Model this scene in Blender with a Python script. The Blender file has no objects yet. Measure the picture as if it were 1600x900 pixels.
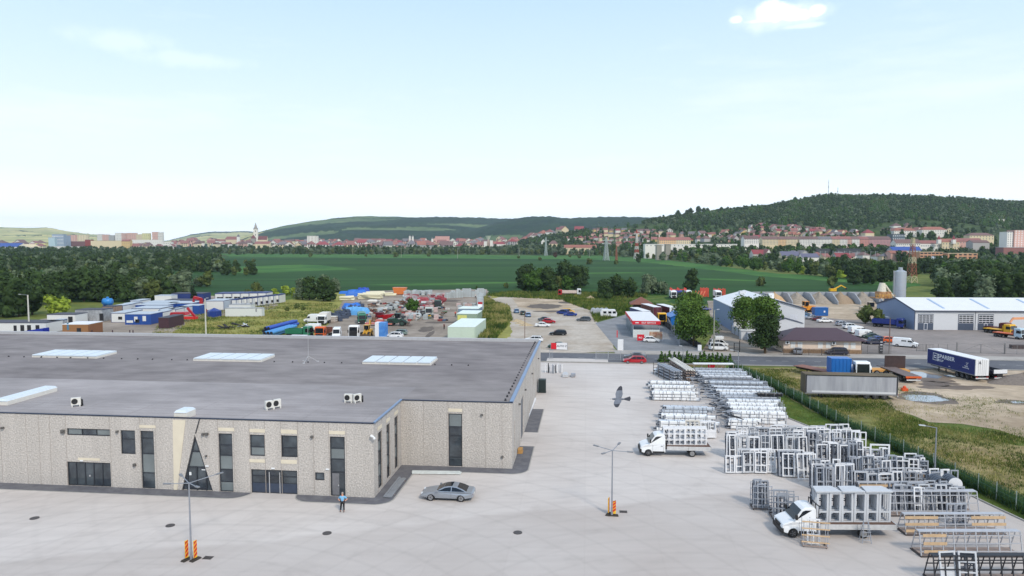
import bpy, math, random
import numpy as np
from mathutils import Vector, Matrix, noise
R=math.radians; rnd=random.Random(7); nrs=np.random.RandomState(11)
S=bpy.context.scene; COL=S.collection
# ---------------- camera, sky, sun, exposure ----------------
FPX=1085.0; CH=24.5; PIT=R(3.85)
cd=bpy.data.cameras.new('camera'); cam=bpy.data.objects.new('camera',cd); COL.objects.link(cam)
cam.location=(0,0,CH); cam.rotation_euler=(R(90)-PIT,0,0); cd.sensor_width=36; cd.lens=36*FPX/1600
cd.clip_start=.3; cd.clip_end=60000; S.camera=cam
HAZE=.000058; SUN_EL=R(42); SUN_AZ=R(152)      # azimuth clockwise from +Y (the view direction)
W=bpy.data.worlds.new('World'); S.world=W; W.use_nodes=True
nt=W.node_tree; nt.nodes.clear()
def N(t,k,**kw):
    n=t.nodes.new(k)
    for a,b in kw.items(): setattr(n,a,b)
    return n
sky=N(nt,'ShaderNodeTexSky',sky_type='NISHITA',sun_disc=False); sky.sun_elevation=SUN_EL; sky.sun_rotation=SUN_AZ
sky.air_density=1.0; sky.dust_density=1.5; sky.ozone_density=2.0; sky.altitude=300
bg=N(nt,'ShaderNodeBackground'); bg.inputs[1].default_value=.13
wo=N(nt,'ShaderNodeOutputWorld')
tc=N(nt,'ShaderNodeTexCoord'); mp=N(nt,'ShaderNodeMapping'); mp.inputs['Scale'].default_value=(1.2,1.2,7)
nz=N(nt,'ShaderNodeTexNoise'); nz.inputs['Scale'].default_value=2.2; nz.inputs['Detail'].default_value=7; nz.inputs['Roughness'].default_value=.6
cr=N(nt,'ShaderNodeValToRGB'); cr.color_ramp.elements[0].position=.5; cr.color_ramp.elements[0].color=(0,0,0,1)
cr.color_ramp.elements[1].position=.85; cr.color_ramp.elements[1].color=(.5,.5,.5,1)
hz=N(nt,'ShaderNodeMixRGB'); hz.inputs[0].default_value=SKYMIX=.9; hz.inputs[2].default_value=(5.2,7.3,9.4,1)
# pale veil, a little bluer overhead
sx=N(nt,'ShaderNodeSeparateXYZ'); rp=N(nt,'ShaderNodeValToRGB')
e=rp.color_ramp.elements; e[0].position=0; e[0].color=(1.5,1.55,1.58,1); e[1].position=.85; e[1].color=(.60,.70,.82,1)
k=e.new(.09); k.color=(.93,1.02,1.09,1); k=e.new(.22); k.color=(.70,.87,1.04,1); k=e.new(.42); k.color=(.42,.65,.99,1)
vm=N(nt,'ShaderNodeVectorMath',operation='SCALE'); vm.inputs['Scale'].default_value=8.3
mx=N(nt,'ShaderNodeMixRGB'); mx.inputs[2].default_value=(8.2,8.7,9.2,1)
L=nt.links.new
L(tc.outputs['Generated'],sx.inputs[0]); L(sx.outputs[2],rp.inputs[0]); L(rp.outputs[0],vm.inputs[0]); L(vm.outputs[0],hz.inputs[2])
L(sky.outputs[0],hz.inputs[1]); L(tc.outputs['Generated'],mp.inputs[0]); L(mp.outputs[0],nz.inputs[0]); L(nz.outputs[0],cr.inputs[0])
L(cr.outputs[0],mx.inputs[0]); L(hz.outputs[0],mx.inputs[1])
# small cumulus near the top of the view: soft puffs round given directions, broken by noise
def pdir(px,py):
    a=px-800;b=py-450
    return Vector((a,FPX*math.cos(PIT)-b*math.sin(PIT),-FPX*math.sin(PIT)-b*math.cos(PIT))).normalized()
last=mx
n2=N(nt,'ShaderNodeTexNoise'); n2.inputs['Scale'].default_value=34; n2.inputs['Detail'].default_value=6; L(tc.outputs['Generated'],n2.inputs[0])
acc=None
for (px,py,rx,ry,am) in [(1210,20,33,14,1.15),(1238,24,25,9,.95),(1151,31,11,6,.75),(1277,16,12,8,.85),(1182,33,24,4,.45),(1255,40,34,4,.3),(190,62,60,16,.16),(290,92,80,12,.14),(1215,26,70,18,.3)]:
    d=pdir(px,py)
    s1=N(nt,'ShaderNodeVectorMath',operation='SUBTRACT'); s1.inputs[1].default_value=d; L(tc.outputs['Generated'],s1.inputs[0])
    s2=N(nt,'ShaderNodeVectorMath',operation='MULTIPLY'); q=FPX; s2.inputs[1].default_value=(q/rx,q/rx,q/ry); L(s1.outputs[0],s2.inputs[0])
    s3=N(nt,'ShaderNodeVectorMath',operation='LENGTH'); L(s2.outputs[0],s3.inputs[0])
    s4=N(nt,'ShaderNodeMath',operation='MULTIPLY_ADD'); L(n2.outputs[0],s4.inputs[0]); s4.inputs[1].default_value=-1.6; s4.inputs[2].default_value=.8
    s5=N(nt,'ShaderNodeMath',operation='SUBTRACT'); L(s3.outputs['Value'],s5.inputs[0]); L(s4.outputs[0],s5.inputs[1])
    s6=N(nt,'ShaderNodeMapRange',interpolation_type='SMOOTHSTEP'); s6.inputs['From Min'].default_value=1.25; s6.inputs['From Max'].default_value=.25; s6.inputs['To Max'].default_value=am
    L(s5.outputs[0],s6.inputs['Value'])
    if acc is None: acc=s6.outputs[0]
    else:
        m=N(nt,'ShaderNodeMath',operation='MAXIMUM'); L(acc,m.inputs[0]); L(s6.outputs[0],m.inputs[1]); acc=m.outputs[0]
cl=N(nt,'ShaderNodeMath',operation='MINIMUM'); L(acc,cl.inputs[0]); cl.inputs[1].default_value=1
m2=N(nt,'ShaderNodeMixRGB'); m2.inputs[2].default_value=(11,11.2,11.4,1); L(cl.outputs[0],m2.inputs[0]); L(last.outputs[0],m2.inputs[1])
L(m2.outputs[0],bg.inputs[0]); L(bg.outputs[0],wo.inputs[0])
sd=bpy.data.lights.new('sun','SUN'); so=bpy.data.objects.new('sun',sd); COL.objects.link(so)
sd.energy=2.4; sd.angle=R(8); sd.color=(1,.9,.76)
sv=Vector((math.sin(SUN_AZ)*math.cos(SUN_EL),math.cos(SUN_AZ)*math.cos(SUN_EL),math.sin(SUN_EL)))
so.rotation_euler=(-sv).to_track_quat('-Z','Y').to_euler(); so.location=(0,0,200)
vs=S.view_settings; vs.view_transform='Standard'; vs.look='None'; vs.gamma=1; vs.use_curve_mapping=False; vs.exposure=.13
S.cycles.use_denoising=True; S.cycles.max_bounces=5; S.cycles.diffuse_bounces=2; S.cycles.glossy_bounces=2; S.cycles.transmission_bounces=2; S.cycles.volume_bounces=0; S.cycles.transparent_max_bounces=6
S.cycles.caustics_reflective=False; S.cycles.caustics_refractive=False
# ---------------- materials ----------------
def lin(c):
    return tuple(((v/255.)/12.92 if v/255.<=.04045 else ((v/255.+.055)/1.055)**2.4) for v in c)+(1,)
MC={}
def mat(name,c,rough=.7,metal=0.,var=.12,sc=3.,bump=0.,c2=None,obj=0.,det=4,sc2=None,spec=None,stretch=None,world=False):
    """c: real base colour 0-255 sRGB. var: +- value variation; c2: second colour mixed by noise; obj: per object variation"""
    if name in MC: return MC[name]
    m=bpy.data.materials.new(name); m.use_nodes=True; t=m.node_tree; b=t.nodes['Principled BSDF']; l=t.links.new
    b.inputs['Roughness'].default_value=rough; b.inputs['Metallic'].default_value=metal
    if spec is None and rough>=.9: spec=.12
    if spec is not None: b.inputs['Specular IOR Level'].default_value=spec
    co=N(t,'ShaderNodeTexCoord'); src=co.outputs['Object']
    if world: src=N(t,'ShaderNodeNewGeometry').outputs['Position']
    if stretch:
        q=N(t,'ShaderNodeMapping'); q.inputs['Scale'].default_value=stretch; l(src,q.inputs[0]); src=q.outputs[0]
    n=N(t,'ShaderNodeTexNoise'); n.inputs['Scale'].default_value=sc; n.inputs['Detail'].default_value=det; l(src,n.inputs['Vector'])
    base=lin(c)
    if c2 is not None:
        r=N(t,'ShaderNodeValToRGB'); r.color_ramp.elements[0].position=.38; r.color_ramp.elements[1].position=.62
        r.color_ramp.elements[0].color=base; r.color_ramp.elements[1].color=lin(c2)
        n1=N(t,'ShaderNodeTexNoise'); n1.inputs['Scale'].default_value=sc2 or sc*.3; n1.inputs['Detail'].default_value=6; n1.inputs['Roughness'].default_value=.62; l(src,n1.inputs['Vector']); l(n1.outputs[0],r.inputs[0]); out=r.outputs[0]
    else:
        r=N(t,'ShaderNodeRGB'); r.outputs[0].default_value=base; out=r.outputs[0]
    h=N(t,'ShaderNodeHueSaturation'); l(out,h.inputs['Color'])
    mr=N(t,'ShaderNodeMapRange'); mr.inputs['From Min'].default_value=.25; mr.inputs['From Max'].default_value=.75
    mr.inputs['To Min'].default_value=1-var; mr.inputs['To Max'].default_value=1+var; l(n.outputs[0],mr.inputs[0])
    val=mr.outputs[0]
    if obj:
        oi=N(t,'ShaderNodeObjectInfo'); m3=N(t,'ShaderNodeMapRange'); m3.inputs['To Min'].default_value=1-obj; m3.inputs['To Max'].default_value=1+obj; l(oi.outputs['Random'],m3.inputs[0])
        mm=N(t,'ShaderNodeMath',operation='MULTIPLY'); l(val,mm.inputs[0]); l(m3.outputs[0],mm.inputs[1]); val=mm.outputs[0]
    l(val,h.inputs['Value']); l(h.outputs[0],b.inputs['Base Color'])
    if bump:
        bp=N(t,'ShaderNodeBump'); bp.inputs['Strength'].default_value=bump; bp.inputs['Distance'].default_value=.1; l(n.outputs[0],bp.inputs['Height']); l(bp.outputs[0],b.inputs['Normal'])
    MC[name]=m; return m
def paint(name,c,metal=0,rough=.35): return mat('paint_'+name,c,rough,metal,var=.05,sc=1.5)
# ---------------- mesh builder ----------------
class MB:
    def __init__(s): s.v=[];s.f=[];s.m=[]
    def add(s,vs,fs,mi=0):
        o=len(s.v); s.v+=[tuple(v) for v in vs]; s.f+=[tuple(i+o for i in f) for f in fs]; s.m+=[mi]*len(fs); return s
    def b(s,x0,x1,y0,y1,z0,z1,mi=0):
        return s.add([(x0,y0,z0),(x1,y0,z0),(x1,y1,z0),(x0,y1,z0),(x0,y0,z1),(x1,y0,z1),(x1,y1,z1),(x0,y1,z1)],
            [(0,3,2,1),(4,5,6,7),(0,1,5,4),(1,2,6,5),(2,3,7,6),(3,0,4,7)],mi)
    def c(s,cx,cy,cz,sx,sy,sz,mi=0): return s.b(cx-sx/2,cx+sx/2,cy-sy/2,cy+sy/2,cz-sz/2,cz+sz/2,mi)
    def bar(s,p,q,w,h=None,mi=0):
        h=h or w; p=Vector(p);q=Vector(q);d=(q-p).normalized(); a=d.cross(Vector((0,0,1)))
        if a.length<1e-3: a=Vector((1,0,0))
        a.normalize(); u=a.cross(d); a*=w/2;u*=h/2
        return s.add([p-a-u,p+a-u,p+a+u,p-a+u,q-a-u,q+a-u,q+a+u,q-a+u],[(0,3,2,1),(4,5,6,7),(0,1,5,4),(1,2,6,5),(2,3,7,6),(3,0,4,7)],mi)
    def cyl(s,p,q,r,r2=None,n=10,mi=0,caps=True):
        r2=r if r2 is None else r2; p=Vector(p);q=Vector(q);d=(q-p).normalized(); a=d.cross(Vector((0,0,1)))
        if a.length<1e-3: a=Vector((1,0,0))
        a.normalize(); u=a.cross(d); vs=[]
        for k in range(n):
            t=2*math.pi*k/n; w=a*math.cos(t)+u*math.sin(t); vs+=[p+w*r,q+w*r2]
        fs=[(2*k,2*((k+1)%n),2*((k+1)%n)+1,2*k+1) for k in range(n)]
        if caps: fs+=[tuple(2*k for k in range(n))[::-1],tuple(2*k+1 for k in range(n))]
        return s.add(vs,fs,mi)
    def ring(s,rings,mi=0,close=True,caps=True):
        n=len(rings[0]); vs=[p for r in rings for p in r]; fs=[]
        for i in range(len(rings)-1):
            for k in range(n if close else n-1):
                k2=(k+1)%n; fs.append((i*n+k,i*n+k2,(i+1)*n+k2,(i+1)*n+k))
        if caps: fs+=[tuple(range(n))[::-1],tuple(range((len(rings)-1)*n,len(rings)*n))]
        return s.add(vs,fs,mi)
    def prism(s,pts,y0,y1,mi=0): return s.ring([[(x,y0,z) for x,z in pts],[(x,y1,z) for x,z in pts]],mi)
    def prismz(s,pts,z0,z1,mi=0): return s.ring([[(x,y,z0) for x,y in pts],[(x,y,z1) for x,y in pts]],mi)
    def ball(s,c,r,n=8,m=5,sz=(1,1,1),mi=0):
        rs=[]
        for i in range(m+1):
            a=math.pi*(i+.001)/(m+.002); rs.append([(c[0]+r*sz[0]*math.sin(a)*math.cos(2*math.pi*k/n),c[1]+r*sz[1]*math.sin(a)*math.sin(2*math.pi*k/n),c[2]-r*sz[2]*math.cos(a)) for k in range(n)])
        return s.ring(rs,mi,caps=False)
    def xf(s,M,i0=0):
        s.v=s.v[:i0]+[tuple(M@Vector(v)) for v in s.v[i0:]]; return s
    def build(s,name,mats,parent=None,loc=(0,0,0),rz=0,smooth=False):
        me=bpy.data.meshes.new(name); me.from_pydata(s.v,[],s.f)
        for m in (mats if isinstance(mats,(list,tuple)) else [mats]): me.materials.append(m)
        if any(s.m): me.polygons.foreach_set('material_index',s.m)
        if smooth: me.polygons.foreach_set('use_smooth',[True]*len(s.f))
        o=bpy.data.objects.new(name,me); COL.objects.link(o); o.location=loc; o.rotation_euler=(0,0,rz)
        if parent is not None: o.parent=parent
        return o
def meshnp(name,V,F,mats,mi=None,parent=None,smooth=False):
    me=bpy.data.meshes.new(name); V=np.asarray(V,np.float32);F=np.asarray(F,np.int32); k=F.shape[1]
    me.vertices.add(len(V)); me.vertices.foreach_set('co',V.ravel()); me.loops.add(F.size); me.loops.foreach_set('vertex_index',F.ravel())
    me.polygons.add(len(F)); me.polygons.foreach_set('loop_start',np.arange(0,F.size,k,dtype=np.int32)); me.polygons.foreach_set('loop_total',np.full(len(F),k,np.int32))
    for m in (mats if isinstance(mats,(list,tuple)) else [mats]): me.materials.append(m)
    if mi is not None: me.polygons.foreach_set('material_index',np.asarray(mi,np.int32))
    if smooth: me.polygons.foreach_set('use_smooth',np.ones(len(F),bool))
    me.update(calc_edges=True); me.validate()
    o=bpy.data.objects.new(name,me); COL.objects.link(o)
    if parent is not None:o.parent=parent
    return o
def tag(o,label=None,cat=None,group=None,kind=None):
    if label: o['label']=label
    if cat: o['category']=cat
    if group: o['group']=group
    if kind: o['kind']=kind
    return o
def thing(name,label,cat,loc=(0,0,0),rz=0,group=None):
    o=bpy.data.objects.new(name,None); COL.objects.link(o); o.location=loc; o.rotation_euler=(0,0,rz); o.empty_display_size=.3
    return tag(o,label,cat,group)
KIDS={}
def dup(o,loc=None,rz=None,label=None,group=None,scale=None,parent=None,top=True):
    c=o.copy(); COL.objects.link(c)
    if parent is not None: c.parent=parent
    if top:
        if loc is not None: c.location=loc
        if rz is not None: c.rotation_euler=(0,0,rz)
        if scale is not None: c.scale=(scale,)*3 if not isinstance(scale,(tuple,list)) else scale
        if label: c['label']=label
        if group: c['group']=group
        elif group is False and 'group' in c.keys(): del c['group']
    if o.name not in KIDS: KIDS[o.name]=list(o.children)
    for ch in KIDS[o.name]: dup(ch,parent=c,top=False)
    return c
# ---------------- pixel -> place ----------------
CP,SP=math.cos(PIT),math.sin(PIT)
def P(px,py,z=0.):
    a=px-800;b=py-450; t=(z-CH)/(-FPX*SP-b*CP); return Vector((a*t,(FPX*CP-b*SP)*t,z))
def PD(px,py,D):
    a=px-800;b=py-450; t=D/(FPX*CP-b*SP); return Vector((a*t,D,CH+(-FPX*SP-b*CP)*t))
TH=R(6.143); O3=P(585,778)
def B(x,y,z=0.): # building-aligned yard coordinates -> world
    return Vector((O3.x+x*math.cos(TH)+y*math.sin(TH),O3.y-x*math.sin(TH)+y*math.cos(TH),z))
def iB(p):
    x,y=p[0]-O3.x,p[1]-O3.y; return (x*math.cos(TH)-y*math.sin(TH),x*math.sin(TH)+y*math.cos(TH))
# ---------------- terrain ----------------
def smooth(t): t=np.clip(t,0,1); return t*t*(3-2*t)
def crest(tab,Dc,sub=0):
    xs=[a for a,_ in tab]; zs=[CH+(377-y)*Dc/FPX-sub if y is not None else 0 for _,y in tab]
    return xs,zs
RID=[ # D start, D crest, D back, table, power
 (740,1750,3000,crest([(735,None),(760,392),(800,384),(850,372),(900,365),(950,358),(1000,350),(1050,340),(1100,334),(1150,329),(1200,324),(1250,314),(1290,308),(1350,309),(1400,309),(1450,310),(1520,315),(1600,319),(1800,330)],1750),1.6),
 (2300,3800,6000,crest([(640,384),(700,372),(760,352),(800,342),(850,337),(860,336),(885,339),(917,336),(975,337),(1035,338),(1200,350),(1500,380)],3800),1.1),
 (2800,4800,7500,crest([(325,388),(365,376),(404,363),(440,354),(480,347),(520,341.5),(560,339),(600,339),(625,338.5),(700,341),(760,344),(800,343),(900,350),(1000,377)],4800),1.0),
 (3600,7000,9500,crest([(-500,345),(-100,352),(0,354.5),(50,356),(75,355.5),(105,361),(140,366),(200,370),(262,378),(330,384)],7000),1.0),
 (1750,2700,3300,crest([(230,None),(300,381.3),(860,381.3),(920,None)],2700),1.0),
 (5000,9000,11500,crest([(200,384),(265,376),(300,367),(330,363),(390,362),(420,364),(480,380)],9000),.8),
]
def Zt(x,y,bump=True):
    x=np.asarray(x,float);y=np.asarray(y,float); yy=np.maximum(y,300.); px=800+FPX*x/yy; z=np.zeros_like(yy)
    for D0,Dc,Db,(xs,zs),pw in RID:
        if D0==740: D0=np.interp(px,[940,1100],[1190,740])
        c=np.maximum(np.interp(px,xs,zs),0); t=np.clip((yy-D0)/(Dc-D0),0,1); u=np.clip((Db-yy)/(Db-Dc),0,1)
        s=np.where(yy<=Dc,smooth(t)*.35+.65*t**pw if pw<1.3 else t**pw*(1.0),smooth(u))
        z=np.maximum(z,c*s)
    return np.where(y<700,0,z)
def Z1(x,y): return float(Zt(x,y))
def G(px,py):
    D=150.
    if py>400:
        p=P(px,py)
        if p.y<740: return p
    D=700.
    while D<9500:
        p=PD(px,py,D)
        if p.z<=Z1(p.x,p.y): break
        D*=1.006
    p=PD(px,py,D); p.z=Z1(p.x,p.y); return p
def GD(px,D):
    x=(px-800)/FPX*D; return Vector((x,D,Z1(x,D)))
# ---------------- ground and hills: one sheet ----------------
pxs=np.concatenate([np.linspace(-2600,-60,30,endpoint=False),np.arange(-60,1660,2.5),np.linspace(1660,4200,30)])
Ds=[-400,0,150,300,450,600,700]
while Ds[-1]<12500: Ds.append(Ds[-1]*1.013)
Ds=np.array(Ds); PX,DD=np.meshgrid(pxs,Ds); X=(PX-800)/FPX*np.maximum(DD,300); ZZ=Zt(X,DD)
def nzz(x,y,s,seed=0): return noise.fractal(Vector((x*s,y*s,seed)),1.0,2.0,4)
rough=np.zeros_like(ZZ); fm=np.zeros(ZZ.shape,int)
for i in range(len(Ds)):
    if Ds[i]<1800: continue
    for j in range(len(pxs)):
        if -80<pxs[j]<1680:
            n1=nzz(X[i,j],Ds[i],1/600.); rough[i,j]=n1
            zz=ZZ[i,j]
            if zz>3:
                p=pxs[j]+n1*60; 
                forest=n1+(.35 if p>395 else -.35)
                # long clearings on the middle hill
                if 400<p<820 and Ds[i]>3000:
                    q=nzz(X[i,j]*.35+900,Ds[i]*1.2,1/700.,5); forest=.22-q*1.4
                if p>980 or Ds[i]>7900: forest=1
                if Ds[i]<2750 and p<900: forest=-1 if p>395 else 1
                fm[i,j]=1 if forest>0 else (2 if p<395 else 3)
                k=min(1,zz/40); ZZ[i,j]+=n1*min(22,zz*.1)*k
                if fm[i,j]==1: ZZ[i,j]+=(noise.noise(Vector((X[i,j]/26,Ds[i]/60,3)))+.4)*7*k
ny,nx=X.shape; V=np.stack([X,DD,ZZ],-1).reshape(-1,3)
I=np.arange(ny*nx).reshape(ny,nx); F=np.stack([I[:-1,:-1],I[:-1,1:],I[1:,1:],I[1:,:-1]],-1).reshape(-1,4)
zone=fm[:-1,:-1].reshape(-1)
zone=np.where((zone==0)&((DD[:-1,:-1].reshape(-1))>600)&(X[:-1,:-1].reshape(-1)>-9999),4,zone)
m_mead=mat('meadow_ground',(112,118,62),.95,var=.25,sc=.35,c2=(82,98,48),sc2=.05,world=True)
m_for=mat('forest_floor',(26,46,34),.95,var=.35,sc=.03,c2=(40,62,38),sc2=.006,world=True)
m_pale=mat('dry_hill_grass',(200,188,128),.95,var=.12,sc=.01,c2=(138,146,92),sc2=.0035,world=True)
m_clear=mat('clearing_grass',(70,92,58),.95,var=.2,sc=.02,c2=(104,118,78),sc2=.006,world=True)
m_scr=mat('scrub_ground',(44,60,32),.95,var=.3,sc=.08,c2=(72,88,46),sc2=.02,world=True)
g=meshnp('ground',V,F,[m_mead,m_for,m_pale,m_clear,m_scr],zone,smooth=True); tag(g,kind='structure')
def area(name,pts,z,m,label=None,px=True,kind='structure',wob=0,seg=0):
    """flat patch; pts in photo pixels on the ground, or world; wob: ragged edge"""
    q=[P(*p).xy if px else Vector(p) for p in pts]
    if wob:
        out=[]
        for i in range(len(q)):
            a,b_=q[i],q[(i+1)%len(q)]; L_=(b_-a).length; n=max(2,int(L_/max(seg,wob*1.5))); nrm=Vector(((b_-a).y,-(b_-a).x)).normalized()
            for k in range(n):
                p=a.lerp(b_,k/n); w=noise.noise(Vector((p.x/(wob*3),p.y/(wob*3),z*50)))*wob*(1 if k else .3); out.append(p+nrm*w)
        q=out
    mb=MB(); mb.add([(p.x,p.y,z) for p in q],[tuple(range(len(q)))])
    me_=mb.build(name,m); 
    import bmesh
    bm=bmesh.new(); bm.from_mesh(me_.data); bmesh.ops.triangulate(bm,faces=bm.faces[:]); bm.to_mesh(me_.data); bm.free()
    return tag(me_,kind=kind,label=label)
# crop field
m_crop=mat('crop_leaves',(34,66,30),.9,var=.4,sc=.07,c2=(52,84,38),sc2=.006,det=8,world=True,stretch=(.07,1,1))
m_crop2=mat('crop_light_strip',(74,112,50),.9,var=.2,sc=.05,c2=(52,94,44),sc2=.02,world=True)
m_grass=mat('rough_grass',(122,128,66),.95,var=.3,sc=.5,c2=(148,144,82),sc2=.07,bump=.5,world=True)
m_green=mat('green_grass',(66,92,38),.95,var=.3,sc=.9,c2=(92,106,50),sc2=.15,bump=.4,world=True)
m_weed=mat('weedy_grass',(98,106,52),.95,var=.4,sc=.5,c2=(150,134,98),sc2=.06,bump=.6,world=True)
area('crop_field',[(-200,470),(-200,440),(300,404),(360,400),(920,404),(1010,408),(1100,419),(1200,431),(1300,438),(1420,447),(1400,470),(1100,476),(740,466),(330,474)],.02,m_crop)
area('field_margin',[(340,396.3),(930,399),(1010,403),(1110,414),(1210,427),(1320,434),(1440,444),(1420,449),(1300,439.5),(1200,432.5),(1100,420.5),(1010,410),(920,405.5),(360,401)],.04,m_crop2,wob=6)
area('lighter_crop_strip',[(352,417),(470,413.5),(505,414.5),(560,421),(420,426),(360,427)],.05,m_crop2,wob=4)
area('lighter_crop_streak',[(560,445),(760,441),(850,441.5),(640,446.5)],.05,m_crop2,wob=2)
area('lighter_crop_patch',[(1080,434),(1180,438),(1190,440),(1090,437)],.05,m_crop2,wob=2)
area('lighter_crop_band',[(800,427),(1000,425.5),(1010,427),(830,428.5)],.05,m_crop2,wob=2)
area('grass_meadow',[(190,540),(230,500),(330,472),(440,470),(560,452),(640,464),(600,500),(560,540)],.03,m_grass,wob=2)
area('grass_verge',[(735,545),(742,480),(756,458),(800,470),(812,500),(830,548)],.034,m_grass,wob=1.5)
area('grass_slope',[(880,462),(1040,462),(1060,500),(960,512),(925,500),(900,478)],.03,m_green,wob=2)
area('grass_bank',[(250,464),(330,461),(900,463),(880,470),(760,468),(560,471),(330,478)],.026,m_green,wob=2)
# gravel lots
m_grav=mat('gravel_lot',(182,174,164),.95,var=.16,sc=.8,c2=(162,150,136),sc2=.08,bump=.3,det=8,world=True)
m_dirt=mat('dirt_lot',(188,172,152),.95,var=.18,sc=.6,c2=(154,138,118),sc2=.06,bump=.4,det=8,world=True)
m_dirt2=mat('brown_yard_dirt',(158,148,138),.95,var=.18,sc=.5,c2=(128,118,108),sc2=.05,bump=.3,det=8,world=True)
m_conc=None
area('equipment_yard',[(450,560),(520,500),(535,470),(540,455),(760,452),(770,470),(742,500),(735,560)],.05,m_dirt2,wob=1)
area('container_yard',[(-60,560),(-60,520),(60,500),(170,482),(300,462),(440,464),(430,482),(300,500),(240,540)],.046,m_dirt2,wob=1)
area('gravel_lot',[(775,555),(800,520),(795,480),(760,468),(790,463),(900,466),(925,478),(930,500),(966,550)],.054,m_grav,wob=1)
area('dirt_patch',[(800,466),(880,464),(940,472),(900,482),(860,490),(810,480)],.06,m_dirt,wob=1)
area('dirt_road',[(1095,552),(1115,520),(1105,470),(1190,470),(1200,500),(1200,552)],.05,m_dirt2)
area('depot_yard',[(1196,556),(1150,470),(1700,462),(1760,560)],.046,mat('depot_ground',(150,142,138),.95,var=.1,sc=.5,c2=(128,122,120),sc2=.05,bump=.2,world=True))
area('gravel_yard',[(1190,490),(1180,462),(1392,458),(1400,500),(1330,500)],.056,m_dirt,wob=1)
area('muddy_lot',[(1290,574),(1700,574),(1700,700),(1560,672),(1450,660),(1400,640),(1380,600),(1270,592)],.03,m_dirt,wob=3.5)
area('weed_field',[(1145,575),(1300,574),(1400,600),(1420,655),(1560,690),(1720,720),(1900,960),(1720,868),(1587,799),(1528,769),(1390,702),(1306,662),(1253,632),(1160,584)],.024,m_weed,wob=1)
# car wash paving
m_pave=mat('grey_pavers',(140,142,146),.9,var=.08,sc=2,c2=(126,128,132),sc2=.2,world=True)
area('paved_forecourt',[(968,551),(930,505),(985,490),(1052,492),(1100,551)],.06,m_pave)
# road
m_asp=mat('asphalt',(104,106,112),.9,var=.1,sc=1.2,c2=(92,94,100),sc2=.1,world=True)
m_side=mat('pale_pavement',(172,168,164),.95,var=.08,sc=1,c2=(156,150,144),sc2=.15,world=True)
ra,rb=P(560,547),P(1760,567.4); rd=(rb-ra).normalized(); rn=Vector((rd.y,-rd.x,0))*-1   # rn points away from camera
def strip(name,off0,off1,z,m,t0=0,t1=1):
    a=ra.lerp(rb,t0);b_=ra.lerp(rb,t1); n=rn if rn.y>0 else -rn
    return area(name,[(a+n*off0).xy,(b_+n*off0).xy,(b_+n*off1).xy,(a+n*off1).xy],z,m,px=False)
strip('road',-11,0,.10,m_asp); strip('pavement',.4,5.2,.12,m_side,.36,1)
k=MB(); n=rn if rn.y>0 else -rn
for o_ in (0,-11.3): k.bar(ra+n*(o_+.15)+Vector((0,0,.13)),rb+n*(o_+.15)+Vector((0,0,.13)),.3,.14)
tag(k.build('road_kerb',mat('kerb_stone',(160,158,154),.9,sc=2)),kind='structure')
mk=MB()
for t in np.arange(.03,.99,.02):
    a=ra.lerp(rb,t)-n*5.5; b_=ra.lerp(rb,t+.008)-n*5.5; d=Vector((rd.y,-rd.x,0))*.07
    mk.add([(a+d).to_tuple(2)[:2]+(.106,),(b_+d).to_tuple(2)[:2]+(.106,),(b_-d).to_tuple(2)[:2]+(.106,),(a-d).to_tuple(2)[:2]+(.106,)],[(0,1,2,3)])
tag(mk.build('road_markings',mat('road_paint',(190,190,188),.8)),kind='structure')
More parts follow.
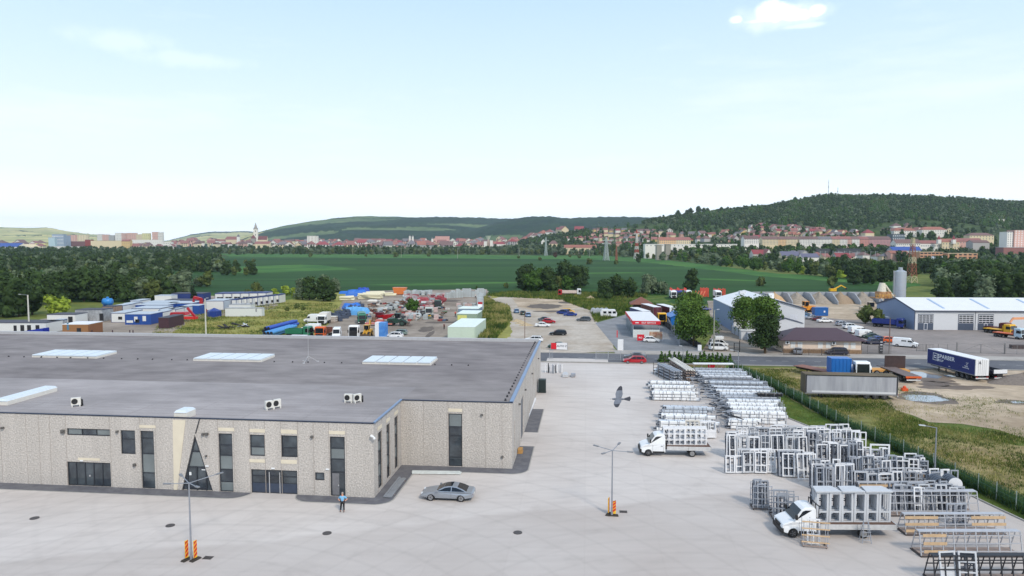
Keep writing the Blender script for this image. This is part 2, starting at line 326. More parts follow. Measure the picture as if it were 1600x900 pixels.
# concrete yard with slab joints, tyre marks and a long damp-stained band
def concrete():
    m=bpy.data.materials.new('yard_concrete'); m.use_nodes=True; t=m.node_tree; b=t.nodes['Principled BSDF']; l=t.links.new; b.inputs['Roughness'].default_value=.85
    gm=N(t,'ShaderNodeNewGeometry'); mp=N(t,'ShaderNodeMapping'); mp.inputs['Rotation'].default_value=(0,0,TH); l(gm.outputs['Position'],mp.inputs[0])
    n1=N(t,'ShaderNodeTexNoise'); n1.inputs['Scale'].default_value=.07; n1.inputs['Detail'].default_value=9; n1.inputs['Roughness'].default_value=.6; l(mp.outputs[0],n1.inputs[0])
    r1=N(t,'ShaderNodeValToRGB'); r1.color_ramp.elements[0].position=.3; r1.color_ramp.elements[1].position=.7; r1.color_ramp.elements[0].color=lin((188,180,175)); r1.color_ramp.elements[1].color=lin((204,198,194)); l(n1.outputs[0],r1.inputs[0])
    # reddish worn patches
    n2=N(t,'ShaderNodeTexNoise'); n2.inputs['Scale'].default_value=.028; n2.inputs['Detail'].default_value=5; l(mp.outputs[0],n2.inputs[0])
    r2=N(t,'ShaderNodeMapRange'); r2.inputs['From Min'].default_value=.52; r2.inputs['From Max'].default_value=.75; r2.inputs['To Max'].default_value=.6; l(n2.outputs[0],r2.inputs[0])
    m2=N(t,'ShaderNodeMixRGB'); m2.inputs[2].default_value=lin((170,158,150)); l(r2.outputs[0],m2.inputs[0]); l(r1.outputs[0],m2.inputs[1])
    # brushed streaks
    ms=N(t,'ShaderNodeMapping'); ms.inputs['Scale'].default_value=(.05,1.2,1); ms.inputs['Rotation'].default_value=(0,0,R(9)); l(gm.outputs['Position'],ms.inputs[0])
    n3=N(t,'ShaderNodeTexNoise'); n3.inputs['Scale'].default_value=1.; n3.inputs['Detail'].default_value=6; l(ms.outputs[0],n3.inputs[0])
    h=N(t,'ShaderNodeHueSaturation'); mr=N(t,'ShaderNodeMapRange'); mr.inputs['From Min'].default_value=.3; mr.inputs['From Max'].default_value=.7; mr.inputs['To Min'].default_value=.95; mr.inputs['To Max'].default_value=1.05; l(n3.outputs[0],mr.inputs[0])
    n5=N(t,'ShaderNodeTexNoise'); n5.inputs['Scale'].default_value=.3; n5.inputs['Detail'].default_value=10; n5.inputs['Roughness'].default_value=.7; l(mp.outputs[0],n5.inputs[0]); r5=N(t,'ShaderNodeMapRange'); r5.inputs['From Min'].default_value=.56; r5.inputs['From Max'].default_value=.72; r5.inputs['To Min'].default_value=1; r5.inputs['To Max'].default_value=.88; l(n5.outputs[0],r5.inputs[0]); m5=N(t,'ShaderNodeMath',operation='MULTIPLY'); l(mr.outputs[0],m5.inputs[0]); l(r5.outputs[0],m5.inputs[1])
    # slab joints: brick texture mortar lines
    bt=N(t,'ShaderNodeTexBrick',offset=0.,squash=1.); bt.inputs['Scale'].default_value=1; bt.inputs['Brick Width'].default_value=6; bt.inputs['Row Height'].default_value=6; bt.inputs['Mortar Size'].default_value=.035; bt.inputs['Mortar Smooth'].default_value=.3
    bt.inputs['Color1'].default_value=(1,1,1,1); bt.inputs['Color2'].default_value=(.965,.965,.965,1); bt.inputs['Mortar'].default_value=(.92,.915,.91,1); l(mp.outputs[0],bt.inputs[0])
    mm=N(t,'ShaderNodeMixRGB',blend_type='MULTIPLY'); mm.inputs[0].default_value=1; l(m2.outputs[0],mm.inputs[1]); l(bt.outputs[0],mm.inputs[2])
    # curved tyre tracks: rings around two far centres
    val=m5.outputs[0]
    for (cx,cy,sc,w) in ((12,20,.37,.035),(40,-30,.23,.04),(-8,-34,.5,.06),(30,-28,.61,.05)):
        mq=N(t,'ShaderNodeMapping'); p=B(cx,cy); mq.inputs['Location'].default_value=(-p.x,-p.y,0); l(gm.outputs['Position'],mq.inputs[0])
        wv=N(t,'ShaderNodeTexWave',wave_type='RINGS',rings_direction='Z'); wv.inputs['Scale'].default_value=sc*.2; wv.inputs['Distortion'].default_value=1.5; wv.inputs['Detail'].default_value=2; wv.inputs['Detail Scale'].default_value=.3; l(mq.outputs[0],wv.inputs[0])
        q=N(t,'ShaderNodeMapRange'); q.inputs['From Min'].default_value=.93; q.inputs['From Max'].default_value=1; q.inputs['To Min'].default_value=1; q.inputs['To Max'].default_value=1-w; l(wv.outputs['Fac'],q.inputs[0])
        u=N(t,'ShaderNodeMath',operation='MULTIPLY'); l(val,u.inputs[0]); l(q.outputs[0],u.inputs[1]); val=u.outputs[0]
    l(val,h.inputs['Value']); l(mm.outputs[0],h.inputs['Color'])
    # damp dirt band across the lower yard
    sxyz=N(t,'ShaderNodeSeparateXYZ'); l(mp.outputs[0],sxyz.inputs[0]); 
    ny_=N(t,'ShaderNodeTexNoise'); ny_.inputs['Scale'].default_value=.05; ny_.inputs['Detail'].default_value=8; l(mp.outputs[0],ny_.inputs[0])
    ad=N(t,'ShaderNodeMath',operation='MULTIPLY_ADD'); l(ny_.outputs[0],ad.inputs[0]); ad.inputs[1].default_value=7; sk=N(t,'ShaderNodeMath',operation='MULTIPLY_ADD'); l(sxyz.outputs[0],sk.inputs[0]); sk.inputs[1].default_value=-.36; l(sxyz.outputs[1],sk.inputs[2]); l(sk.outputs[0],ad.inputs[2])
    vv=Matrix.Rotation(TH,3,'Z')@B(0,-7.2); q0=vv.y-.36*vv.x+3.5
    q=N(t,'ShaderNodeMapRange',interpolation_type='SMOOTHSTEP'); q.inputs['From Min'].default_value=q0+.2; q.inputs['From Max'].default_value=q0-.9; q.inputs['To Max'].default_value=.3; l(ad.outputs[0],q.inputs[0])
    mz=N(t,'ShaderNodeMixRGB'); mz.inputs[2].default_value=lin((148,138,132)); l(q.outputs[0],mz.inputs[0]); l(h.outputs[0],mz.inputs[1])
    l(mz.outputs[0],b.inputs['Base Color'])
    bp=N(t,'ShaderNodeBump'); bp.inputs['Strength'].default_value=.15; l(n1.outputs[0],bp.inputs['Height']); l(bp.outputs[0],b.inputs['Normal'])
    return m
m_conc=concrete()
def BW(pts): return [B(*p).xy for p in pts]
# yard edges: right side follows the kerb
YE=[iB(P(*p)) for p in ((1042,575),(1112,589),(1227,652),(1347,700),(1480,757),(1548,790),(1650,838))]
yard=[(-90,-45),(120,-60)]+[YE[-1]]+YE[::-1][1:]+[(YE[0][0]-.6,76.8),(12.6,76.3),(-90,76.3)]
yard=[(-90,-70),(75,-70)]+YE[::-1]+[(YE[0][0]-1,76.8),(-90,76.8)]
area('yard',BW(yard),.012,m_conc,px=False)
area('gate_apron',BW([(12,76.8),(24.5,76.8),(24.5,81),(12,81)]),.11,m_conc,px=False)
kb=MB()
for i in range(len(YE)-1):
    a=B(*YE[i])+Vector((0,0,.06));b_=B(*YE[i+1])+Vector((0,0,.06)); kb.bar(a,b_,.15,.14)
tag(kb.build('yard_kerb',mat('kerb_stone',(160,158,154))),kind='structure')
area('grass_strip',[P(1040,567).xy,P(1140,572).xy]+[P(*p).xy for p in ((1253,632),(1306,662),(1390,702),(1528,769),(1587,799),(1720,868),(1760,960))]+[B(*p).xy for p in YE[::-1]],.018,m_green,px=False)
area('planting_bed',[(1035,560.5),(1135,565),(1130,577),(1040,572)],.03,mat('bark_bed',(120,98,74),.95,var=.25,sc=1,c2=(86,94,48),sc2=.2,world=True),wob=.4)
# puddles
m_pud=mat('puddle_water',(120,128,138),.04,var=.05,sc=.3,c2=(150,160,172),world=True)
m_mud=mat('wet_mud',(98,84,72),.6,var=.2,sc=.5,c2=(122,106,90),sc2=.1,world=True)
def blob(name,px,py,rx,ry,z,m,label=None,seed=0,kind='structure'):
    c=P(px,py); a=(P(px+rx,py)-c).length; b_=abs(P(px,py-ry).y-P(px,py+ry).y)/2; pts=[]
    for k in range(40):
        t=2*math.pi*k/40; r=1+.55*noise.noise(Vector((math.cos(t)*1.3,math.sin(t)*1.3,seed*3.1)))+.2*noise.noise(Vector((math.cos(t)*4,math.sin(t)*4,seed)))
        pts.append((c.x+a*r*math.cos(t),c.y+b_*r*math.sin(t)))
    return area(name,pts,z,m,px=False)
for i,(px,py,rx,ry) in enumerate([(1452,623,44,9),(1434,589,56,7),(1418,575,34,3.6),(1596,629,40,4),(1500,606,50,4),(1465,600,30,4)]): blob('wet_mud',px,py,rx,ry,.044,m_mud,seed=i)
for i,(px,py,rx,ry) in enumerate([(1447,623,30,5.5),(1437,586,26,5.5),(1425,575,30,2.2),(1590,629,10,1.4),(1483,588,8,1.2)]): blob('puddle',px,py,rx,ry,.056,m_pud,seed=i+9)
for i,(px,py,rx,ry) in enumerate([(665,515,12,5),(690,504,30,1.5),(672,523,4,6),(850,479,22,4),(862,487,26,1.5),(885,473,14,1.5),(700,470,20,2)]): blob('dirt_stain',px,py,rx,ry,.07,mat('dark_stain',(104,96,90),.9,var=.2,sc=.5,world=True),seed=i+20)
# ---------------- main hall ----------------
def onw(px,py,yb=None,xb=None):
    """photo pixel -> point on the building-aligned vertical plane y=yb or x=xb: returns (along, z)"""
    d=PD(px,py,100)-Vector((0,0,CH)); o=iB((0,0)); q=iB((d.x,d.y)); dx,dy=q[0]-o[0],q[1]-o[1]
    t=(yb-o[1])/dy if yb is not None else (xb-o[0])/dx
    return (o[0]+dx*t if yb is not None else o[1]+dy*t, CH+d.z*t)
BH=7.2; WX=12.2; SY=9.85; RY=56; LX=-95
m_wall=mat('exposed_aggregate_concrete',(200,194,188),.95,var=.26,sc=6.5,bump=.7,c2=(172,166,160),sc2=15,det=3)
t_=m_wall.node_tree; b_=t_.nodes['Principled BSDF']; lk=b_.inputs['Base Color'].links[0].from_socket
n_=N(t_,'ShaderNodeTexNoise'); n_.inputs['Scale'].default_value=1.; n_.inputs['Detail'].default_value=5; q_=N(t_,'ShaderNodeMapping'); q_.inputs['Scale'].default_value=(.9,.9,.07); g_=N(t_,'ShaderNodeTexCoord'); t_.links.new(g_.outputs['Object'],q_.inputs[0]); t_.links.new(q_.outputs[0],n_.inputs[0])
r_=N(t_,'ShaderNodeMapRange'); r_.inputs['From Min'].default_value=.38; r_.inputs['From Max'].default_value=.66; r_.inputs['To Min'].default_value=.93; r_.inputs['To Max'].default_value=1.03; t_.links.new(n_.outputs[0],r_.inputs[0])
v_=N(t_,'ShaderNodeVectorMath',operation='SCALE'); t_.links.new(lk,v_.inputs[0]); t_.links.new(r_.outputs[0],v_.inputs['Scale']); t_.links.new(v_.outputs[0],b_.inputs['Base Color'])
m_plain=mat('smooth_cream_concrete',(212,202,182),.85,var=.06,sc=1)
m_frame=mat('anthracite_frame',(44,48,56),.45,var=.05)
m_glass=mat('dark_window_glass',(46,52,60),.05,var=.5,sc=.5,spec=.7,c2=(74,82,88),sc2=.45)
m_glass2=mat('grey_spandrel_glass',(112,120,122),.12,var=.2,sc=.5,spec=.8)
m_inside=mat('dark_interior',(14,15,18),.6)
m_roof=mat('bitumen_roof',(124,119,120),.95,var=.22,sc=.5,c2=(138,133,133),sc2=.08,det=9,bump=.15,stretch=(.5,1,1))
m_roof2=mat('pale_bitumen_roof',(160,155,156),.92,var=.14,sc=.5,c2=(140,136,137),sc2=.1,det=9,bump=.15,stretch=(.5,1,1))
m_edge=mat('dark_blue_flashing',(42,50,70),.4,.3,var=.08)
m_edge2=mat('pale_blue_flashing',(120,142,172),.35,.4,var=.08)
m_white=mat('white_sheet',(226,228,230),.5,var=.04)
m_par=mat('pale_grey_coping',(186,186,188),.5,.3,var=.06)
hall=thing('warehouse_hall','long flat-roofed hall of grey pebbled concrete with dark windows, nearest building','warehouse',O3,-TH)
def wallpanel(name,p0,dirx,length,ops,tri=None,h=BH,parent=hall,joints=()):
    """wall in local coords starting at p0 running along dirx(2d); ops: rects (a0,a1,z0,z1)"""
    mb=MB(); th=.28; nx_,ny_=-dirx[1],dirx[0]   # inward = left of dir
    xs=sorted(set([0,length]+[v for o in ops for v in o[:2]])); zs=sorted(set([0,h]+[v for o in ops for v in o[2:]]))
    def pt(a,t,z): return (p0[0]+dirx[0]*a+nx_*t,p0[1]+dirx[1]*a+ny_*t,z)
    def hole(a,z): return any(o[0]<=a<=o[1] and o[2]<=z<=o[3] for o in ops)
    for i in range(len(xs)-1):
        j=0
        while j<len(zs)-1:
            if hole((xs[i]+xs[i+1])/2,(zs[j]+zs[j+1])/2): j+=1; continue
            k=j
            while k+1<len(zs)-1 and not hole((xs[i]+xs[i+1])/2,(zs[k+1]+zs[k+2])/2): k+=1
            a0,a1,z0,z1=xs[i],xs[i+1],zs[j],zs[k+1]
            mb.add([pt(a0,0,z0),pt(a1,0,z0),pt(a1,0,z1),pt(a0,0,z1)],[(0,1,2,3)]); j=k+1
    for o in ops:   # reveals
        a0,a1,z0,z1=o
        for (u,v) in (((a0,z0),(a0,z1)),((a1,z0),(a1,z1)),((a0,z0),(a1,z0)),((a0,z1),(a1,z1))):
            mb.add([pt(u[0],0,u[1]),pt(v[0],0,v[1]),pt(v[0],th,v[1]),pt(u[0],th,u[1])],[(0,1,2,3)])
    for a in joints: # panel joints: thin proud ribs
        mb.ring([[pt(a-.02,-.012,.0),pt(a+.02,-.012,0),pt(a+.02,.05,0),pt(a-.02,.05,0)],[pt(a-.02,-.012,h),pt(a+.02,-.012,h),pt(a+.02,.05,h),pt(a-.02,.05,h)]],1)
    if tri:
        a0,a1,at,zt=tri
        # fill the two corners beside a triangular opening inside the rectangular hole
        mb.add([pt(a0,0,0),pt(at,0,zt),pt(a0,0,zt)],[(0,1,2)]); mb.add([pt(a1,0,0),pt(a1,0,zt),pt(at,0,zt)],[(0,1,2)])
        mb.add([pt(a0,0,0),pt(at,0,zt),pt(at,th,zt),pt(a0,th,0)],[(0,1,2,3)]); mb.add([pt(a1,0,0),pt(at,0,zt),pt(at,th,zt),pt(a1,th,0)],[(0,1,2,3)])
    o=mb.build(name,[m_wall,mat('panel_joint',(158,150,144),.9)],parent); return o,pt
def glazing(pt,rect,rows,cols=1,name='window',parent=hall,spandrel=(),depth=.16,label=None,white=()):
    a0,a1,z0,z1=rect; f=MB(); w=.09
    def bx(u0,u1,v0,v1,t0,t1,mb,mi=0):
        mb.ring([[pt(u0,t0,v0),pt(u1,t0,v0),pt(u1,t1,v0),pt(u0,t1,v0)],[pt(u0,t0,v1),pt(u1,t0,v1),pt(u1,t1,v1),pt(u0,t1,v1)]],mi)
    bx(a0,a0+w,z0,z1,depth-.06,depth+.06,f);bx(a1-w,a1,z0,z1,depth-.06,depth+.06,f);bx(a0+w,a1-w,z0,z0+w,depth-.06,depth+.06,f);bx(a0+w,a1-w,z1-w,z1,depth-.06,depth+.06,f)
    zs=[z0]+[z0+(z1-z0)*r for r in rows]+[z1]
    for z in zs[1:-1]: bx(a0+w,a1-w,z-.04,z+.04,depth-.06,depth+.06,f)
    for c in range(1,cols): a=a0+(a1-a0)*c/cols; bx(a-.04,a+.04,z0+w,z1-w,depth-.065,depth+.065,f)
    fr=f.build(name,m_frame,parent)
    for i in range(len(zs)-1):
        for c in range(cols):
            g_=MB(); u0=a0+(a1-a0)*c/cols+.03;u1=a0+(a1-a0)*(c+1)/cols-.03
            bx(u0,u1,zs[i]+.02,zs[i+1]-.02,depth-.01,depth+.02,g_); 
            g_.build('pane',m_glass2 if (i in spandrel or c in white) else m_glass,fr)
    if label: fr['label']=label
    return fr
def wr(px0,py0,px1,py1):   # front wall rect from pixels (top-left, bottom-right) at yb=0
    a,z1=onw(px0,py0,yb=0); b_,z0=onw(px1,py1,yb=0); return [a-LX,b_-LX,max(z0,0.),z1]
fw=dict(strip=wr(104,669,173,682),w1=wr(188,672,212,710),w2=wr(219,673,243,766),dd=wr(104,721,174,763),t=wr(281,678,333,768),
 w3=wr(341,677,365,770),w4=wr(390,679,414,713),w5=wr(439,680,465,715),sq=wr(492,738,507,751),dr=wr(515,682,540,777),gd=wr(392,733,465,774))
for k_ in('dd','gd','dr','w3','t','w2'): fw[k_][2]=0.02
# lines up a couple with the ground
FL=-LX
jo=[3,12.4,21.8,31.2,40.6,50]+[onw(x,700,yb=0)[0]-LX for x in (2,42,62,79,104,173,219.5,243.5,341,365.5,390,414,439.5,465.5,490,514,541)]
wp,pt=wallpanel('wall',(LX,0),(1,0),FL,[tuple(v) for v in fw.values()],tri=(fw['t'][0],fw['t'][1],(fw['t'][0]+fw['t'][1])/2-.1,fw['t'][3]),joints=jo)
glazing(pt,fw['strip'],[],3,label='narrow strip window with two white tilted panes',white=(0,2))
glazing(pt,fw['w1'],[.62]); glazing(pt,fw['w2'],[.27,.6,.87],spandrel=(1,)); glazing(pt,fw['w3'],[.17,.38,.62,.8],spandrel=(0,2))
glazing(pt,fw['w4'],[.42],spandrel=(0,)); glazing(pt,fw['w5'],[.42]); glazing(pt,fw['sq'],[])
d_=glazing(pt,fw['dd'],[.0],5,name='glazed_double_door')
d_=glazing(pt,fw['gd'],[.42,.72],3,name='garage_door',spandrel=()); 
d_=glazing(pt,fw['dr'],[.40,.62,.8],1,name='glazed_door',spandrel=(2,))
def pbox(name,pt,u0,u1,v0,v1,t0,t1,m,parent=hall):
    mb=MB(); mb.ring([[pt(u0,t0,v0),pt(u1,t0,v0),pt(u1,t1,v0),pt(u0,t1,v0)],[pt(u0,t0,v1),pt(u1,t0,v1),pt(u1,t1,v1),pt(u0,t1,v1)]]); return mb.build(name,m,parent)
gd=fw['gd']; s=(gd[1]-gd[0])
pbox('garage_door_panel',pt,gd[0]+.1,gd[1]-.1,.12,gd[3]*.42,.09,.14,mat('door_blue_grey',(52,62,80),.5))
for q in (.385,.61): pbox('door_post',pt,gd[0]+s*q,gd[0]+s*q+.07,.05,gd[3]-.25,.05,.1,m_par)
for n_,r_ in (('dr',(.5,.56)),('dd',(.5,.53))):
    a0,a1=fw[n_][:2]; pbox('door_handle',pt,a0+(a1-a0)*r_[0],a0+(a1-a0)*r_[1],1.0,1.15,.02,.1,m_par)
# leaf of the single door and fittings
a0,a1=fw['dr'][:2]; pbox('door_leaf',pt,a0+.15,a0+(a1-a0)*.56,.1,fw['dr'][3]*.38,.12,.15,mat('door_leaf_grey',(112,112,116),.3))
# triangular glazed entrance
t0_,t1_,_,tz=fw['t']; tm=(t0_+t1_)/2-.1; e_=MB()
def tx(z,left,ins=0.): 
    k_=z/tz; return (t0_+(tm-t0_)*k_+ins) if left else (t1_+(tm-t1_)*k_-ins)
mbf=MB()
for left in (1,0):
    i_=.0; o_=.16
    mbf.ring([[pt(tx(0,left),.10,0),pt(tx(0,left,o_),.10,0),pt(tx(0,left,o_),.22,0),pt(tx(0,left),.22,0)],[pt(tx(tz-.02,left),.10,tz-.02),pt(tm,.10,tz-.5),pt(tm,.22,tz-.5),pt(tx(tz-.02,left),.22,tz-.02)]])
zD=2.35
for z in (zD,3.9): mbf.ring([[pt(tx(z,1,.05),.1,z-.05),pt(tx(z,0,.05),.1,z-.05),pt(tx(z,0,.05),.2,z-.05),pt(tx(z,1,.05),.2,z-.05)],[pt(tx(z,1,.05),.1,z+.05),pt(tx(z,0,.05),.1,z+.05),pt(tx(z,0,.05),.2,z+.05),pt(tx(z,1,.05),.2,z+.05)]])
ent=mbf.build('triangular_entrance',m_frame,hall); ent['label']='triangular glazed entrance with a double door'
g_=MB(); g_.add([pt(tx(0,1,.1),.17,0.03),pt(tx(0,0,.1),.17,.03),pt(tx(zD,0,.1),.17,zD),pt(tx(zD,1,.1),.17,zD)],[(0,1,2,3)]); g_.build('pane',m_glass,ent)
g_=MB(); g_.add([pt(tx(zD,1,.1),.17,zD),pt(tx(zD,0,.1),.17,zD),pt(tx(3.9,0,.1),.17,3.9),pt(tx(3.9,1,.1),.17,3.9)],[(0,1,2,3)]); g_.build('pane',m_glass2,ent)
g_=MB(); g_.add([pt(tx(3.9,1,.1),.17,3.9),pt(tx(3.9,0,.1),.17,3.9),pt(tm,.17,tz-.3)],[(0,1,2)]); g_.build('pane',m_glass,ent)
for u in (tm-1.0,tm-.02,tm+.96):
    mbd=MB(); mbd.ring([[pt(u,.08,0),pt(u+.12,.08,0),pt(u+.12,.16,0),pt(u,.16,0)],[pt(u,.08,zD),pt(u+.12,.08,zD),pt(u+.12,.16,zD),pt(u,.16,zD)]]); mbd.build('door_post',m_frame,ent)
for u in (tm-.85,tm+.12):
    mbd=MB(); mbd.ring([[pt(u,.13,.1),pt(u+.8,.13,.1),pt(u+.8,.16,.1),pt(u,.16,.1)],[pt(u,.13,.3),pt(u+.8,.13,.3),pt(u+.8,.16,.3),pt(u,.16,.3)]]); mbd.build('kick_plate',m_frame,ent)
for (u,z,w,h_) in ((tm-.75,1.5,.22,.32),(tm-1.5,1.2,.2,.28),(tm+.55,2.05,.6,.08)):
    mbd=MB(); mbd.ring([[pt(u,.1,z),pt(u+w,.1,z),pt(u+w,.12,z),pt(u,.12,z)],[pt(u,.1,z+h_),pt(u+w,.1,z+h_),pt(u+w,.12,z+h_),pt(u,.12,z+h_)]]); mbd.build('door_notice',m_white,ent)
# slanted black drip line above the entrance apex and the cream wedge beside it
p1=onw(306,677,yb=0); p2=onw(312,655,yb=0)
mb=MB(); mb.bar((p1[0],-.02,p1[1]),(p2[0],-.02,p2[1]),.09); mb.build('drip_line',m_frame,hall)
c=[onw(270,656,yb=0),onw(290,656.5,yb=0),onw(277,767,yb=0),onw(272,767,yb=0)]
mb=MB(); mb.ring([[(x,-.04,z) for x,z in c],[(x,-.003,z) for x,z in c]]); mb.build('cream_wedge',m_plain,hall)
for (x0,y0,x1,y1) in ((218,664,243,669),(341,668,366,674),(390,670,414,676),(439,671,464,678),(390,717,414,723),(439,718,464,725),(514,673,539,679),(122,715,156,720)):
    a,z1=onw(x0,y0,yb=0); b_,z0=onw(x1,y1,yb=0); mb=MB(); mb.b(a,b_,-.035,-.003,z0,z1); mb.build('lintel_band',m_plain,hall)
# little wall fittings
m_fit=mat('grey_fitting',(96,94,92),.6)
for (px,py,w,h_) in ((5,668,.3,.16),(99,674,.35,.35),(184,674,.22,.18),(211,726,.25,.25),(318,678,.25,.2),(324,678,.25,.25),(488,682,.25,.2),(323,712,.12,.16)):
    a,z=onw(px,py,yb=0); mb=MB(); mb.b(a-w/2,a+w/2,-.22,-.003,z-h_/2,z+h_/2); mb.cyl((a,-.22,z),(a,-.30,z-.04),w*.3,n=8); mb.build('wall_fitting',m_fit,hall)
for (px,py) in ((128,719.5),(427,731.5),(512,733),(324,728)):
    a,z=onw(px,py,yb=0); mb=MB(); mb.b(a-.17,a+.17,-.09,-.003,z-.06,z+.06); mb.build('wall_lamp',m_white,hall)
a,z=onw(581,680,yb=0); cm=MB(); cm.cyl((a,-.35,z+.05),(a+.35,-.45,z-.05),.1,n=10); cm.ball((a+.36,-.4,z-.18),.13); cm.bar((a,-.003,z+.05),(a,-.35,z+.05),.08); cm.build('security_camera',m_white,hall)
# wing side wall (x=0, faces right), 0..SY
def wrx(px0,py0,px1,py1,xb,off):
    a,z1=onw(px0,py0,xb=xb); b_,z0=onw(px1,py1,xb=xb); return [a-off,b_-off,max(z0,.02),z1]
ops=[]
for (pa,pb,ptop,pbot) in ((590,596.5,672,768),(603.5,609,660,750),(616,621.5,650,738)):
    a,z1=onw(pa,ptop,xb=0); b_,_=onw(pb,ptop,xb=0); _,z0=onw((pa+pb)/2,pbot,xb=0); ops.append((a,b_,max(.02,.3),5.9))
wp,pt2=wallpanel('wall',(0,0),(0,1),SY,ops,joints=[o[0] for o in ops]+[o[1] for o in ops])
for o in ops:
    glazing(pt2,o,[.2,.42,.65,.84],spandrel=(1,3)); pbox('lintel_band',pt2,o[0],o[1],6.15,6.5,-.035,-.003,m_plain)
# second front (y=SY, x 0..WX)
a,z1=onw(700.5,646,yb=SY); b_,z0=onw(722.5,730,yb=SY)
w9=(a,b_,.05,z1); wp,pt3=wallpanel('wall',(0,SY),(1,0),WX,[w9],joints=[2.5,5.1,a,b_,9.3,11.1])
glazing(pt3,w9,[.17,.58,.75],spandrel=(3,)); pbox('lintel_band',pt3,a,b_,z1+.2,z1+.55,-.035,-.003,m_plain)
for x_,z_ in ((onw(753,648,yb=SY)),(onw(785,713.5,yb=SY))): pbox('wall_fitting',pt3,x_-.12,x_+.12,z_-.1,z_+.1,-.2,-.003,m_fit)
# long right side wall (x=WX)
so_=[(2.0,3.1,.02,5.0),(9.2,10.2,.02,2.4),(8.3,9,.02,5.6),(18,19.5,.02,4.2),(26,27,3.2,5.6),(34,35.2,.02,2.4),(40,41,3.2,5.6)]
so_=[(2.2,3.0,.02,4.6),(10.,13.6,.02,5.2),(22,23,.02,2.3),(30,31,2.8,5.6),(37,38.2,.02,2.4)]
wp,pt4=wallpanel('wall',(WX,SY),(0,1),RY-SY,so_,joints=[5,8,16,20,24.5,28,33,36,41])
for o in so_:
    if o[3]>4 and o[1]-o[0]>3: pbox('shutter',pt4,o[0],o[1],o[2],o[3],.1,.18,mat('grey_shutter',(92,96,104),.5))
    else: glazing(pt4,o,[.5],name='door' if o[2]<.1 else 'window')
for y_ in (7,15,26,39): pbox('wall_fitting',pt4,y_,y_+.25,5.3,5.5,-.25,-.003,m_fit)
# back and left walls, plain
wallpanel('wall',(WX,RY),(-1,0),WX-LX,[]); wallpanel('wall',(LX,RY),(0,-1),RY,[])
# roof deck: two tones with a step line, low coping
YS=onw(0,612,yb=0)[0]  # dummy
Z=BH-.12
mb=MB()
mb.add([(LX+.1,.1,Z),(-.1,.1,Z),(-.1,SY+.1,Z),(-.1,17.2,Z+.02),(LX+.1,17.2,Z+.02)],[(0,1,2,3,4)],1)
mb.add([(LX+.1,17.2,Z+.02),(-.1,17.2,Z+.02),(-.1,SY+.1,Z),(WX-.1,SY+.1,Z),(WX-.1,36.5,Z+.16),(LX+.1,36.5,Z+.16)],[(0,1,2,3,4,5)])
mb.add([(LX+.1,36.5,Z+.16),(WX-.1,36.5,Z+.16),(WX-.1,RY-.1,Z),(LX+.1,RY-.1,Z)],[(0,1,2,3)])
mb.build('roof',[m_roof,m_roof2],hall)
mb=MB()
mb.b(LX,.02,-.06,.12,BH,BH+.1); mb.b(.14,WX+.06,SY-.06,SY+.12,BH,BH+.1); mb.build('roof_edge',m_edge,hall)
mb=MB(); mb.b(-.1,.14,.125,SY+.12,BH-.002,BH+.12); mb.b(WX-.3,WX+.1,SY+.125,RY+.1,BH-.002,BH+.16); mb.build('roof_edge',m_edge2,hall)
mb=MB(); mb.b(LX,WX-.31,RY-.45,RY+.1,BH-.1,BH+.42); mb.build('coping',m_par,hall)
# roof seams: raised welted laps
mb=MB()
for i in range(26):
    y_=1+i*1.02
    if y_<17: mb.b(LX+1,-.4,y_,y_+.04,Z+.002,Z+.012)
for x_ in np.arange(LX+2,WX-1,6.1):
    if x_<-1: mb.b(x_,x_+.03,.3,17,Z+.004,Z+.014)
mb.build('roof_seams',mat('bitumen_seam',(142,138,139),.92),hall)
mb=MB()
for i in range(36):
    mb=MB(); x_=LX+8+i*2.6+rnd.uniform(-.3,.3); mb.cyl((x_,31.4+rnd.uniform(-.2,.2),Z),(x_,31.4,Z+.28),.13,.09,n=8); mb.build('roof_vent',mat('dark_rubber',(52,52,56),.8),hall)
for i in range(26): mb=MB(); mb.cyl((WX-.9,SY+1.5+i*1.75,Z),(WX-.9,SY+1.5+i*1.75,Z+.25),.13,.09,n=8); mb.build('roof_vent',mat('dark_rubber',(52,52,56),.8),hall)
# pale scratches / water marks on the far roof are thin strips of lighter felt
mb=MB()
for i in range(34):
    x_=rnd.uniform(-80,8); y_=rnd.uniform(20,54); w=rnd.uniform(1,5); mb.add([(x_,y_,Z+.2),(x_+w,y_+.05,Z+.2),(x_+w,y_+.12,Z+.2),(x_,y_+.09,Z+.2)],[(0,1,2,3)])
